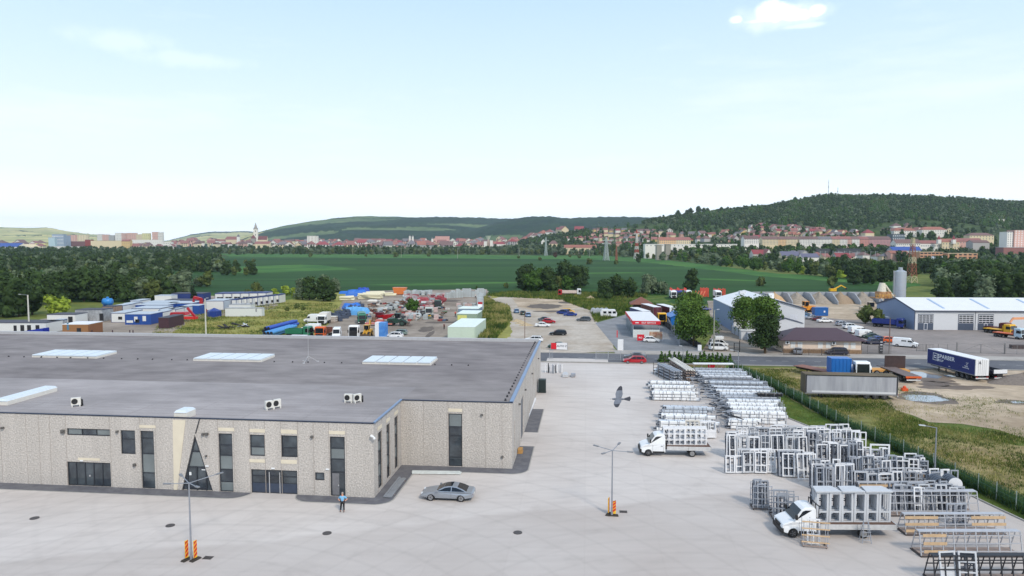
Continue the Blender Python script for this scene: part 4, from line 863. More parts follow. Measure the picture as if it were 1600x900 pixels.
def shell(name,poly,hw,m,parent,e=.06,hwf=None):
    """polygon body with softened side edges; hwf(z) -> half width"""
    f=hwf or (lambda x,z:hw); p2=inset(poly,e)
    rings=[[(x,-f(x,z)-0*e,z) for x,z in p2],[(x,-f(x,z)+e,z) for x,z in poly],[(x,f(x,z)-e,z) for x,z in poly],[(x,f(x,z),z) for x,z in p2]]
    mb=MB(); mb.ring(rings); o=mb.build(name,m,parent); return o
CARS={ # L,W,belt z,H, top-line of lower body (x fraction from front .5..-.5), cabin: A base, A top, C top, C base; wheel r
 'coupe':dict(L=5.02,W=1.9,H=1.41,zb=.30,belt=.92,low=[(.5,.42),(.495,.62),(.46,.70),(.30,.85),(.20,.92),(-.36,.95),(-.47,.92),(-.498,.78),(-.5,.45)],cab=[(.215,.90),(.13,1.13),(.055,1.31),(-.03,1.39),(-.10,1.405),(-.19,1.35),(-.29,1.19),(-.385,.95)],ws=2,wh=(.305,-.275),r=.35,tum=.20),
 'sedan':dict(L=4.5,W=1.76,H=1.45,zb=.28,belt=.92,low=[(.5,.40),(.495,.64),(.46,.72),(.24,.90),(-.33,.95),(-.47,.93),(-.498,.80),(-.5,.42)],cab=[(.24,.89),(.09,1.40),(-.02,1.45),(-.2,1.42),(-.36,.94)],wh=(.31,-.29),r=.31,tum=.18),
 'hatch':dict(L=4.0,W=1.7,H=1.48,zb=.28,belt=.92,low=[(.5,.40),(.495,.64),(.45,.76),(.27,.93),(-.42,.97),(-.49,.90),(-.5,.42)],cab=[(.27,.92),(.10,1.42),(-.02,1.48),(-.33,1.44),(-.46,.95)],wh=(.31,-.31),r=.30,tum=.16),
 'estate':dict(L=4.6,W=1.76,H=1.48,zb=.28,belt=.92,low=[(.5,.40),(.495,.64),(.46,.72),(.25,.90),(-.46,.95),(-.495,.90),(-.5,.42)],cab=[(.25,.89),(.10,1.42),(0,1.48),(-.38,1.45),(-.47,.94)],wh=(.31,-.29),r=.31,tum=.16),
 'suv':dict(L=4.5,W=1.84,H=1.68,zb=.34,belt=1.05,low=[(.5,.46),(.495,.80),(.45,.92),(.25,1.04),(-.46,1.08),(-.495,1.0),(-.5,.48)],cab=[(.25,1.03),(.11,1.60),(0,1.68),(-.36,1.64),(-.47,1.07)],wh=(.31,-.30),r=.36,tum=.15),
 'mpv':dict(L=4.5,W=1.8,H=1.68,zb=.28,belt=.98,low=[(.5,.40),(.495,.70),(.46,.82),(.32,.98),(-.46,1.0),(-.495,.95),(-.5,.42)],cab=[(.32,.97),(.13,1.60),(0,1.68),(-.40,1.64),(-.47,.99)],wh=(.32,-.29),r=.31,tum=.15),
 'kangoo':dict(L=4.2,W=1.78,H=1.82,zb=.28,belt=1.02,low=[(.5,.40),(.495,.74),(.46,.86),(.34,1.02),(-.48,1.05),(-.498,1.0),(-.5,.42)],cab=[(.34,1.01),(.17,1.72),(.05,1.82),(-.44,1.80),(-.485,1.04)],wh=(.32,-.31),r=.31,tum=.08)}
def car(kind,color,label,loc,rz,cat='car',name=None,group=None,roof=None,rim=M_RIM,detail=True):
    s=CARS[kind]; L_=s['L'];hw=s['W']/2; t=thing(name or 'parked_car',label,cat,loc,rz,group)
    top=[(x*L_,z) for x,z in s['low']]; wh=[w*L_ for w in s['wh']]; low=lowprof(top,s['zb'],wh,s['r']*1.12)
    def f(x,z): 
        k=max(0,abs(x/L_)-.36)/.14; return hw*(1-.14*k*k)-max(0,.5-z)*.12
    shell('body',low,hw,color,t,.05,f)
    b_=MB(); b_.b(-L_*.42,L_*.42,-hw*.8,hw*.8,s['zb']-.06,s['zb']+.3); b_.build('underbody',M_CHAS,t)
    cab=[(x*L_,z) for x,z in s['cab']]; bz=s['belt']; H_=s['H']
    def hwc(x,z): return hw*.93-(z-bz)*(s['tum']/(H_-bz))*1.05
    # cabin: painted shell, glass panels set proud
    mb=MB(); mb.ring([[(x,-hwc(x,z),z) for x,z in cab],[(x,hwc(x,z),z) for x,z in cab]]); mb.build('cabin',color,t)
    ws=s.get('ws',1); A,T=cab[0],cab[ws]; Cb,Ct=cab[-1],cab[-1-ws]
    def lerp(p,q,k): return (p[0]+(q[0]-p[0])*k,p[1]+(q[1]-p[1])*k)
    def glassq(name,pts,out):
        mb=MB()
        for i in range(len(pts)-1):
            p,q=pts[i],pts[i+1]; a=lerp(p,q,.12 if i==0 else 0);b2=lerp(p,q,.92 if i==len(pts)-2 else 1); dx,dz=q[0]-p[0],q[1]-p[1]; l_=math.hypot(dx,dz); sgn=1 if p[0]>q[0] else -1; nx_,nz_=abs(dz/l_*out)*sgn,abs(dx/l_*out)
            mb.add([(a[0]+nx_,-hwc(*a)*.92,a[1]+nz_),(a[0]+nx_,hwc(*a)*.92,a[1]+nz_),(b2[0]+nx_,hwc(*b2)*.92,b2[1]+nz_),(b2[0]+nx_,-hwc(*b2)*.92,b2[1]+nz_)],[(0,1,2,3)])
        return mb.build(name,M_VG,t)
    glassq('windscreen',cab[:ws+1],.012); glassq('rear_window',cab[:-2-ws:-1],.012)
    zt=min(T[1],Ct[1])-.07; z0=bz+.06
    def xa(z): return A[0]+(T[0]-A[0])*(z-A[1])/(T[1]-A[1])
    def xc(z): return Cb[0]+(Ct[0]-Cb[0])*(z-Cb[1])/(Ct[1]-Cb[1])
    n_=2 if kind in('coupe','hatch') else 3
    cx_=(A[0]+Cb[0])/2; gp=[(cx_+(x-cx_)*.88,bz+.05+max(0,z-bz-.05)*.84) for x,z in cab]
    for sgn in (-1,1):
        mb=MB(); mb.add([(x,sgn*(hwc(x,z)+.006),z) for x,z in gp],[tuple(range(len(gp)))]); mb.build('side_window',M_VG,t)
        for i in range(1,n_):
            x=A[0]+(Cb[0]-A[0])*(.5 if n_==2 else (.42,.74)[i-1]); zt_=np.interp(-x,[-p[0] for p in gp],[p[1] for p in gp]); mb=MB(); w_=.035; mb.add([(x+w_,sgn*(hwc(x,bz)+.012),bz),(x-w_,sgn*(hwc(x,bz)+.012),bz),(x-w_-.02,sgn*(hwc(x,zt_)+.012),zt_),(x+w_-.02,sgn*(hwc(x,zt_)+.012),zt_)],[(0,1,2,3)]); mb.build('door_pillar',color,t)
        mb=MB()
        for x in ((A[0]+.02),(A[0]+(Cb[0]-A[0])*.5)): mb.b(x-.006,x+.006,min(sgn*hw*1.0,sgn*(hw+.004)),max(sgn*hw*1.0,sgn*(hw+.004)),s['zb']+.15,bz-.1)
        mb.build('door_gap',M_PL,t)
        for w in wh: wheel(t,w,sgn*(hw-.12),s['r'],.21,sgn,rim)
        mb=MB(); mb.b(xa(bz)-.25,xa(bz)-.05,sgn*(hw-.02),sgn*(hw+.17),bz+.02,bz+.17); mb.build('wing_mirror',color,t)
        zf=s['low'][1][1]; mb=MB(); mb.c(L_*.478,sgn*hw*.66,zf+.02,.12,.36,.13); mb.build('headlight',M_HL,t)
        zr=s['low'][-2][1]; mb=MB(); mb.c(-L_*.487,sgn*hw*.68,zr-.04,.08,.32,.13); mb.build('tail_light',M_TL,t)
    mb=MB(); mb.c(L_*.497,0,.52,.04,hw*1.1,.16); mb.build('grille',M_PL,t)
    mb=MB(); mb.c(-L_*.5,0,.62,.03,.5,.12); mb.build('number_plate',M_PLATE,t)
    if roof: mb=MB(); [mb.add([(p[0],-.58,p[1]+.012),(p[0],.58,p[1]+.012),(q[0],.58,q[1]+.012),(q[0],-.58,q[1]+.012)],[(0,1,2,3)]) for p,q in ((cab[2],cab[3]),(cab[3],cab[4]))]; mb.build('sunroof',M_VG,t)
    if kind in('kangoo','estate','suv'):
        for sgn in(-1,1): mb=MB(); mb.bar((T[0]-.2,sgn*hwc(0,H_)*.9,H_+.04),(Ct[0]+.1,sgn*hwc(0,H_)*.9,Ct[1]+.05),.035); mb.build('roof_rail',M_PL,t)
    return t
def van(color,label,loc,rz,L_=5.4,H_=2.4,W_=1.95,nose=.9,panel=True,cat='van',name='panel_van',group=None,win=1):
    t=thing(name,label,cat,loc,rz,group); hw=W_/2; h=L_/2; r=.34; zb=.34
    top=[(h,.5),(h-.02,.85),(h-.15,1.0),(h-nose,1.25),(-h+.02,1.25),(-h,.5)]; low=lowprof(top,zb,(h-.85,-h+.95),r*1.15); shell('body',low,hw,color,t,.05)
    cab=[(h-nose+.02,1.24),(h-nose-.62,H_-.12),(h-nose-.95,H_),(-h+.12,H_),(-h+.01,H_-.1),(-h+.01,1.24)]
    def f(x,z): return hw-max(0,z-1.25)*.10
    shell('upper_body',cab,hw,color,t,.05,f)
    b_=MB(); b_.b(-h*.9,h*.9,-hw*.8,hw*.8,zb-.08,zb+.3); b_.build('underbody',M_CHAS,t)
    a=cab[0];b2=cab[1]; mb=MB(); q0=(a[0]+(b2[0]-a[0])*.1+.02,a[1]+(b2[1]-a[1])*.1+.02); q1=(a[0]+(b2[0]-a[0])*.9+.02,a[1]+(b2[1]-a[1])*.9+.02)
    mb.add([(q0[0],-hw*.86,q0[1]),(q0[0],hw*.86,q0[1]),(q1[0],hw*.8,q1[1]),(q1[0],-hw*.8,q1[1])],[(0,1,2,3)]); mb.build('windscreen',M_VG,t)
    for sgn in(-1,1):
        def sp(x,z): return (x,sgn*(f(x,z)+.008),z)
        xs=h-nose-.12; mb=MB(); mb.add([sp(xs-.05,1.3),sp(xs-.42,H_-.42-max(0,H_-2.2)*.6),sp(xs-1.05,H_-.42-max(0,H_-2.2)*.6),sp(xs-1.05,1.3)],[(0,1,2,3)]); mb.build('side_window',M_VG,t)
        for k in range(win):
            x=xs-1.3-k*1.25; mb=MB(); mb.add([sp(x,1.38),sp(x,H_-.45-max(0,H_-2.2)*.6),sp(x-1.05,H_-.45-max(0,H_-2.2)*.6),sp(x-1.05,1.38)],[(0,1,2,3)]); mb.build('side_window',M_VG,t)
        for w in(h-.85,-h+.95): wheel(t,w,sgn*(hw-.13),r,.22,sgn)
        mb=MB(); mb.c(h-.1,sgn*hw*.74,.86,.16,.34,.22); mb.build('headlight',M_HL,t)
        mb=MB(); mb.c(-h,sgn*hw*.92,1.05,.05,.14,.4); mb.build('tail_light',M_TL,t)
        mb=MB(); mb.b(xs-.25,xs-.1,sgn*hw,sgn*(hw+.2),1.3,1.6); mb.build('wing_mirror',M_PL,t)
    mb=MB(); mb.c(h+.005,0,.62,.05,hw*1.7,.3); mb.build('bumper',M_PL,t)
    return t
# chassis-cab van with flat bed (front = +x)
def flatbed(color,label,loc,rz,Lb=5.2,name='flatbed_truck',dark=M_PL):
    t=thing(name,label,'truck',loc,rz); hw=1.04; zb=.36; r=.38; t.scale=(1.04,1.04,1.08)
    top=[(.02,.45),(0,.88),(-.10,1.04),(-.5,1.22),(-.9,1.34),(-2.7,1.34),(-2.7,.45)]; low=lowprof([(x,z) for x,z in top],zb,(-1.75+.9,),r*1.2)
    def fl(x,z): k=max(0,x+.35)/.35; return hw*(1-.10*k*k)
    shell('cab_lower',low,hw,color,t,.06,fl)
    cab=[(-.85,1.31),(-1.2,1.74),(-1.55,2.14),(-1.8,2.28),(-2.3,2.33),(-2.62,2.28),(-2.7,2.1),(-2.7,1.31)]
    def f(x,z): return hw*.97-max(0,z-1.32)*.16
    shell('cab',cab,hw,color,t,.06,f)
    mb=MB(); mb.add([(-.90,-.92,1.40),(-.90,.92,1.40),(-1.19,.90,1.765),(-1.19,-.90,1.765),(-1.52,-.84,2.14),(-1.52,.84,2.14)],[(0,1,2,3),(3,2,5,4)]); mb.build('windscreen',M_VG,t)
    for sgn in(-1,1):
        mb=MB(); mb.add([(x,sgn*(f(x,z)+.01),z) for x,z in ((-1.12,1.42),(-1.62,2.04),(-1.85,2.12),(-2.35,2.12),(-2.42,1.42))],[(0,1,2,3)]); mb.build('side_window',M_VG,t)
        wheel(t,-.85,sgn*(hw-.13),r,.24,sgn,mat('steel_wheel',(60,60,62),.5,.4)); wheel(t,-2.75-Lb*.6,sgn*(hw-.16),r,.3,sgn,mat('steel_wheel2',(150,150,150),.5,.4))
        mb=MB(); mb.b(-1.12,-.98,sgn*hw*.97,sgn*(hw+.22),1.5,1.85); mb.build('wing_mirror',M_PL,t)
        mb=MB(); y_=sgn*(hw+.003); mb.b(-1.33,-1.315,min(sgn*hw,y_),max(sgn*hw,y_),.55,1.3); mb.b(-2.5,-2.485,min(sgn*hw,y_),max(sgn*hw,y_),.55,1.3); mb.b(-2.4,-2.2,min(sgn*hw,sgn*(hw+.03)),max(sgn*hw,sgn*(hw+.03)),1.1,1.14); mb.build('door_gap',M_PL,t)
        mb=MB(); mb.b(-2.6,-1.3,min(sgn*hw,sgn*(hw+.012)),max(sgn*hw,sgn*(hw+.012)),.40,.56); mb.build('sill_trim',M_PL,t)
        mb=MB(); mb.c(-.14,sgn*.76,.93,.2,.34,.2); mb.build('headlight',M_HL,t)
        for k in range(2):
            x0=-2.85-Lb*k/2; mb=MB(); mb.b(x0-Lb/2+.03,x0,sgn*1.08-.02,sgn*1.08+.02,.72,1.12); mb.build('side_board',mat('alloy_side_board',(206,206,206),.35,.3),t)
    mb=MB(); mb.b(-.32,.06,-.98,.98,.36,.74); mb.build('bumper',M_PL,t)
    mb=MB(); mb.b(-.1,.035,-.55,.55,.76,.96); mb.build('grille',M_PL,t)
    mb=MB(); mb.b(-2.85-Lb,-2.8,-1.06,1.06,1.0,1.10); mb.build('load_bed',mat('brown_bed_deck',(96,72,60),.8,sc=2),t)
    mb=MB(); mb.b(-2.4-Lb*.96,-1.9,-.42,-.3,.62,.9);mb.b(-2.4-Lb*.96,-1.9,.3,.42,.62,.9); mb.build('chassis_rails',M_CHAS,t)
    mb=MB(); mb.b(-2.86,-2.8,-1.05,1.05,1.1,1.5)
    for y in (-1.02,-.34,.34,1.02): mb.bar((-2.83,y,1.1),(-2.83,y,2.5),.05)
    mb.bar((-2.83,-1.05,2.5),(-2.83,1.05,2.5),.06); mb.build('headboard',M_PL,t)
    mb=MB(); mb.b(-2.9-Lb,-2.86-Lb,-1.06,1.06,.72,1.12); mb.build('tail_board',mat('alloy_side_board',(206,206,206)),t)
    return t
def lorry(cabc,label,loc,rz,body='tipper',bodyc=None,L_=7.5,name='lorry',lower=None,cat='truck',Hc=2.9):
    """cab-over truck, front=+x at x=0"""
    t=thing(name,label,cat,loc,rz); hw=1.22
    cab=[(0,.55),(.03,1.35),(-.12,Hc-.25),(-.35,Hc),(-1.75,Hc),(-1.8,Hc-.1),(-1.8,.9),(-1.5,.55)]; shell('cab',cab,hw,cabc,t,.08)
    mb=MB(); mb.add([(.035,-1.05,1.5),(.035,1.05,1.5),(-.10,1.0,Hc-.35),(-.10,-1.0,Hc-.35)],[(0,1,2,3)]); mb.xf(Matrix.Translation((.02,0,0))); mb.build('windscreen',M_VG,t)
    mb=MB(); mb.b(.0,.09,-.9,.9,.75,1.3); mb.build('grille',M_PL,t)
    mb=MB(); mb.b(-.1,.14,-1.2,1.2,.42,.72); mb.build('bumper',lower or M_PL,t)
    for sgn in(-1,1):
        mb=MB(); mb.add([(x,sgn*(hw+.012),z) for x,z in ((-.25,1.55),(-.38,Hc-.5),(-1.2,Hc-.5),(-1.2,1.55))],[(0,1,2,3)]); mb.build('side_window',M_VG,t)
        mb=MB(); mb.b(-.15,.0,sgn*hw,sgn*(hw+.25),1.6,2.3); mb.build('wing_mirror',M_PL,t)
        mb=MB(); mb.c(.1,sgn*.95,.62,.1,.36,.18); mb.build('headlight',M_HL,t)
        for w in (-.95,-L_+1.9,-L_+.75): wheel(t,w,sgn*(hw-.18),.48,.32,sgn,mat('steel_wheel',(60,60,62)))
    mb=MB(); mb.b(-L_,-.6,-.45,.45,.7,1.0); mb.build('chassis',M_CHAS,t)
    x1=-1.95
    if body=='tipper':
        m_=bodyc; mb=MB(); z0,z1=1.15,2.35
        mb.b(-L_,x1,-hw,hw,z0,z0+.12); mb.b(-L_,x1,-hw,-hw+.08,z0+.12,z1); mb.b(-L_,x1,hw-.08,hw,z0+.12,z1); mb.b(x1-.1,x1,-hw+.08,hw-.08,z0+.12,z1+.25); mb.b(-L_,-L_+.08,-hw+.08,hw-.08,z0+.12,z1); mb.build('tipper_body',m_,t)
        mb=MB()
        for k in range(6): 
            x=x1-.3-k*(L_-2.5)/5.5
            for sgn in (-1,1): mb.b(x-.05,x+.05,sgn*(hw+.0)-.05,sgn*(hw)+.05,z0,z1)
        mb.build('body_ribs',m_,t)
    elif body=='tarp':
        mb=MB(); mb.ring([[(x,-hw,1.1),(x,hw,1.1),(x,hw,2.9),(x,hw*.6,3.2),(x,-hw*.6,3.2),(x,-hw,2.9)] for x in (x1,-L_)]); mb.build('tarp_cover',bodyc,t)
    elif body=='box':
        mb=MB(); mb.b(-L_,x1,-hw,hw,1.05,3.4); mb.build('box_body',bodyc,t)
    elif body=='flat':
        mb=MB(); mb.b(-L_,x1,-hw,hw,1.1,1.25); mb.b(x1-.1,x1,-hw,hw,1.25,2.4); mb.build('flat_body',bodyc,t)
    elif body=='tractor': pass
    return t
def trailer(label,loc,rz,L_=13.6,Hb=4.0,side=None,roofm=None,rear=None,z0=1.15,name='semi_trailer',axles=3,flat=False,deck=None):
    """semi trailer; rear face at x=0, body runs to +x"""
    t=thing(name,label,'trailer',loc,rz); hw=1.27
    mb=MB(); mb.b(.05,L_,-.5,.5,.75,z0); mb.build('chassis',M_CHAS,t)
    if not flat:
        mb=MB(); mb.b(.06,L_-.02,-hw,-hw+.04,z0,Hb-.1); mb.b(.06,L_-.02,hw-.04,hw,z0,Hb-.1); mb.build('side_curtain',side,t)
        mb=MB(); mb.b(.06,L_-.02,-hw-.012,hw+.012,Hb-.1,Hb); mb.build('roof',roofm or M_PL,t)
        mb=MB(); mb.b(L_-.02,L_+.03,-hw,hw,z0,Hb-.1); mb.build('front_wall',roofm or side,t)
        for sgn in (-1,1): mb=MB(); mb.b(0,.06,0 if sgn>0 else -hw,hw if sgn>0 else -.01,z0,Hb-.1) ; mb.build('rear_door',rear or side,t)
        mb=MB()
        for y in(-hw+.02,hw-.06,-.03): mb.b(-.02,.0,y,y+.04,z0,Hb)
        for y in(-.7,-.35,.35,.7): mb.b(-.03,-.01,y,y+.025,z0+.1,Hb-.2)
        mb.build('door_rods',mat('door_rods',(150,150,150),.5),t)
        mb=MB(); mb.b(.0,L_,-hw-.02,-hw+.0,z0-.02,z0+.14); mb.b(.0,L_,hw,hw+.02,z0-.02,z0+.14); mb.build('side_rail',mat('rail_grey',(120,120,124),.6),t)
    else:
        mb=MB(); mb.b(0,L_,-hw,hw,z0,z0+.12); mb.build('deck',deck,t)
    mb=MB(); mb.b(-.12,.03,-hw*.9,hw*.9,.55,.75); mb.build('rear_bumper',mat('bumper_white',(200,200,200),.5),t)
    for sgn in(-1,1):
        for k in range(axles): wheel(t,1.9+k*1.3,sgn*(hw-.2),.5,.34,sgn,mat('steel_wheel',(60,60,62)))
        mb=MB(); mb.c(-.09,sgn*.95,.86,.08,.4,.14); mb.build('tail_light',M_TL,t)
        mb=MB(); mb.bar((L_-2.6,sgn*.7,.05),(L_-2.6,sgn*.7,z0),.14); mb.c(L_-2.6,sgn*.7,.03,.35,.35,.06); mb.build('landing_leg',M_CHAS,t)
    return t
def text(s,size,m,parent,M_,ext=.004,name='lettering'):
    cu=bpy.data.curves.new('txt','FONT'); cu.body=s; cu.size=size; cu.align_x='CENTER'; cu.align_y='CENTER'; cu.extrude=ext; cu.offset=.012*size
    o=bpy.data.objects.new('tmp',cu); COL.objects.link(o); dg=bpy.context.evaluated_depsgraph_get(); me=bpy.data.meshes.new_from_object(o.evaluated_get(dg)); 
    bpy.data.objects.remove(o); me.materials.clear(); me.materials.append(m); q=bpy.data.objects.new(name,me); COL.objects.link(q); q.parent=parent; q.matrix_local=M_; return q
YAW=-TH
def head(px0,py0,px1,py1):
    a,b_=P(px0,py0),P(px1,py1); return math.atan2(b_.y-a.y,b_.x-a.x)
SIL=paint('silver',(160,166,174),.6,.28); WHT=paint('white',(226,228,230)); RED=paint('red',(168,24,34)); BLU=paint('blue',(30,56,130)); NAV=paint('navy',(28,34,62)); BLK=paint('black',(26,28,32)); LBL=paint('light_blue',(112,148,184),.3); GRY=paint('grey',(92,98,104),.4); ORG=paint('orange',(206,92,36)); GRN=paint('green',(40,110,84)); DGN=paint('dark_green',(36,66,56)); MAR=paint('maroon',(92,26,38)); YEL=paint('yellow',(222,170,30)); BEI=paint('beige',(196,190,176))
# ---------------- near yard ----------------
AW=Vector((math.sin(TH),math.cos(TH),0)); RT=Vector((math.cos(TH),-math.sin(TH),0))
car('coupe',SIL,'silver two-door coupe parked in front of the hall',P(697.5,784)+AW*.95,head(719,785.3,668,783.3),roof=True)
flatbed(WHT,'white flatbed truck loaded with white frames, farther of the two',P(1000,712.5)+AW*1.0,head(1077,713.6,1015,712.4),4.75)
# the near one, longer
flatbed(WHT,'white long flatbed truck loaded with pale blue-grey frames, nearest the camera',P(1220,840)+AW*1.0,head(1338,840.5,1248,839.7),6.1)
car('estate',RED,'red estate car parked by the sliding gate',P(992,568.5)+AW*.8,YAW+math.pi,detail=0)
car('sedan',GRY,'grey car behind the red estate at the gate',P(994,564.2)+AW*2.6,YAW+math.pi)
car('sedan',WHT,'white sedan beside the slanting stacks of bars',P(1042,585)+AW*1,YAW+math.pi+.15)
# ---- frames ----
F_W=mat('white_lacquered_frame',(224,225,228),.45,var=.05); F_S=mat('silver_aluminium',(158,163,172),.45,.15,var=.10,sc=2,obj=.10); F_B=mat('pale_blue_grey_frame',(190,193,198),.5,.0,var=.06); F_D=mat('dark_gasket',(40,42,48),.6); F_WD=mat('bare_pine_wood',(196,168,134),.75,var=.15,sc=2); F_BR=mat('weathered_plank',(146,130,122),.85,var=.15,sc=1.5); F_GV=mat('galvanised_steel',(176,178,184),.5,.15,var=.1); F_CR=mat('cream_film',(212,208,200),.5,var=.06)
FC={}
def frame(w,h,nv,nh,m,loc,rz,lean,label,group=None,pf=.115,dp=.09,parent=None,solid=0,deep=0):
    w=round(w*4)/4;h=round(h*5)/5; k=(w,h,nv,nh,m.name,pf,solid,deep)
    if k not in FC:
        mb=MB(); mb.b(-w/2,-w/2+pf,-dp/2,dp/2,0,h); mb.b(w/2-pf,w/2,-dp/2,dp/2,0,h); mb.b(-w/2+pf,w/2-pf,-dp/2,dp/2,0,pf); mb.b(-w/2+pf,w/2-pf,-dp/2,dp/2,h-pf,h)
        for i in range(nv): x=-w/2+w*(i+1)/(nv+1); mb.b(x-pf*.4,x+pf*.4,-dp/2+.002,dp/2-.002,pf,h-pf)
        xs=[-w/2]+[-w/2+w*(i+1)/(nv+1) for i in range(nv)]+[w/2]
        for j in range(nh):
            z=h*((j+1)/(nh+1)) if nh>1 else h*.36
            for i in range(len(xs)-1): mb.b(xs[i]+(pf if i==0 else pf*.4),xs[i+1]-(pf if i==len(xs)-2 else pf*.4),-dp/2+.004,dp/2-.004,z-pf*.4,z+pf*.4)
        if solid: mb.b(-w/2+pf,w/2-pf,-.012,.012,pf,h*.5 if solid==1 else h-pf,0)
        if deep:
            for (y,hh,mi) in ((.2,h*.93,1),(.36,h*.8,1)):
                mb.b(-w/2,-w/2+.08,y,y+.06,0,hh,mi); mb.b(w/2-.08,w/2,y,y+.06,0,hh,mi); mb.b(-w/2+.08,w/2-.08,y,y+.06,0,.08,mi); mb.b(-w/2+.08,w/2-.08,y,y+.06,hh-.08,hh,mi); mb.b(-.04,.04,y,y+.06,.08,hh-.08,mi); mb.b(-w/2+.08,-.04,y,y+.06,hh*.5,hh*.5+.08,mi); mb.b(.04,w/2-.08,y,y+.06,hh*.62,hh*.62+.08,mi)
            for x in (-w/2+.01,w/2-.07):
                for z in (.1,h*.7): mb.b(x,x+.06,dp/2,.36,z,z+.06,0)
        o=mb.build('metal_frame',[m,mat('rear_bar_shade_grey',(98,102,112),.5,.2,var=.2,sc=3)]); FC[k]=o; c=o  # dark grey on the rear bars stands in for shade inside the stacks
    else: c=FC[k].copy(); COL.objects.link(c)
    c.location=loc; c.rotation_euler=(lean,0,rz); tag(c,label,'frame',group); return c
NFR=0
def frow(px0,px1,py,hs,ws,layers,mats_,label,group,gap=.12,lean=(-.2,-.02),skip=.0,dz=.15,sp=.26,py1=None,seed=None):
    """a row of frames standing shoulder to shoulder, several deep"""
    global NFR
    r=random.Random(seed if seed is not None else int(px0*7+py)); py1=py if py1 is None else py1; a,b_=P(px0,py),P(px1,py1); Lr=(b_-a).length; d=(b_-a)/Lr; nrm=Vector((-d.y,d.x,0)); rz=math.atan2(d.y,d.x)
    for l_ in range(layers):
        s=r.uniform(0,.3)
        while s<Lr-.6:
            w=r.uniform(*ws); w=min(w,Lr-s); h=r.uniform(*hs)*(1+.03*l_)
            if w>.5 and r.random()>skip:
                m=r.choice(mats_); nv=0 if w<.9 else (r.choice((0,1,1)) if w<1.6 else r.choice((1,2,2))); nh=r.choice((0,1,1,2))
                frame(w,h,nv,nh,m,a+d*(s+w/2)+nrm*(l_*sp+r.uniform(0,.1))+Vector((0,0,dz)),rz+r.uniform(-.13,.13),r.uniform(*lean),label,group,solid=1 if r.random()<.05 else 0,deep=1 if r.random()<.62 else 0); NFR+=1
            s+=w+r.uniform(-.02,gap)
# timber skids / A-racks carrying the rows
def rack(px0,px1,py,h,label,group=None,wood=(),nbay=None,deep=1.5,base=F_BR,py1=None,rails=3,hw=F_GV):
    py1=py if py1 is None else py1; a,b_=P(px0,py),P(px1,py1); w=(b_-a).length; rz=math.atan2(b_.y-a.y,b_.x-a.x)
    t=thing('a_frame_rack',label,'rack',a,rz,group); nb=nbay or max(2,round(w/.85))
    mb=MB()
    for y in (0.05,deep-.1): mb.b(0,w,y,y+.1,.0,.14)
    for k in range(nb+1): x=w*k/nb; mb.b(min(x,w-.08),min(x,w-.08)+.08,.15,deep-.1,.02,.12)
    mb.build('base_frame',F_CHS,t)
    mb=MB(); mb.b(.1,w-.1,.1,deep-.05,.142,.17); mb.build('base_boards',base,t)
    for k in range(nb+1):
        x=.03+(w-.06)*k/nb; mb=MB(); mb.bar((x,.1,.14),(x,deep*.3,h),.07,.07); mb.bar((x,deep-.1,.14),(x,deep*.58,h),.06,.06); mb.build('upright',hw,t)
    mb=MB(); mb.b(0,w,deep*.3-.03,deep*.58+.03,h-.03,h+.03); mb.build('top_rail',hw,t)
    for j in range(rails):
        z=.14+(h-.14)*(j+.55)/rails; y=.1+(deep*.3-.1)*(z-.14)/(h-.14)-.07
        m_=hw
        for (u0,u1) in (wood or ()):
            mb=MB(); mb.b(w*u0,w*u1,y-.03,y+.005,z-.12,z+.12); mb.build('padded_batten',F_WD,t)
        mb=MB(); mb.b(0,w,y+.006,y+.045,z-.04,z+.04); mb.build('rail',hw,t)
        y2=deep-.1-(deep*.42-.1)*(z-.14)/(h-.14)+.03; mb=MB(); mb.b(0,w,y2,y2+.04,z-.04,z+.04); mb.build('rail',hw,t)
    return t
F_CHS=mat('dark_steel_base',(72,66,66),.7)
G1='frames standing in the yard store'
WW=[F_W,F_W,F_W,F_S]; SS=[F_S,F_S,F_B,F_W]; BB=[F_B,F_S,F_S]
frow(1132,1168,741,(1.5,1.9),(.7,1.1),1,[F_W],'low white frame at the left end of the front white row',G1)
frow(1156,1212,741,(2.2,2.5),(.8,1.4),3,[F_W,F_W,F_W,F_B],'white frame in the foremost white row behind the open concrete',G1)
frow(1219,1274,747,(2.3,2.6),(.7,1.3),3,WW,'white frame leaning in the second white cluster, right of the foremost row',G1,skip=.1)
frame(1.9,2.6,2,1,F_W,P(1262,750.5)+Vector((0,0,.1)),YAW+.1,-.22,'tilted white double window frame at the front of the white cluster')
frow(1136,1262,718,(2.3,2.7),(.8,1.6),4,[F_B,F_W,F_S,F_B],'frame in the long blue-white row behind the foremost white row',G1)
frow(1150,1290,700,(1.9,2.3),(.8,1.8),3,[F_W,F_B,F_S],'frame in the back row against the wrapped bundles',G1)
frow(1210,1330,691,(1.6,2.0),(.9,1.8),2,[F_W,F_B],'low frame in the rearmost right row below the grass strip',G1)
frow(1262,1352,712,(2.4,2.8),(.8,1.6),3,WW,'white frame in the upper right block near the grass strip',G1)
frow(1276,1350,732,(2.3,2.8),(.8,1.4),3,[F_W,F_S,F_S,F_W],'frame in the middle block right of the white cluster',G1)
frow(1345,1392,728,(1.5,1.9),(.8,1.3),2,[F_S,F_W],'low silver frame behind the tall open white frame',G1)
frame(2.0,3.2,0,0,F_W,P(1374,741),YAW,-.04,'tall empty white door frame standing above its neighbours',pf=.16)
frow(1330,1404,752,(2.0,2.4),(.7,1.2),3,SS,'silver frame in the row before the tall empty frame',G1)
frow(1400,1450,746,(1.6,2.1),(.7,1.2),3,[F_W,F_S],'white frame at the right edge of the store near the lamp post',G1)
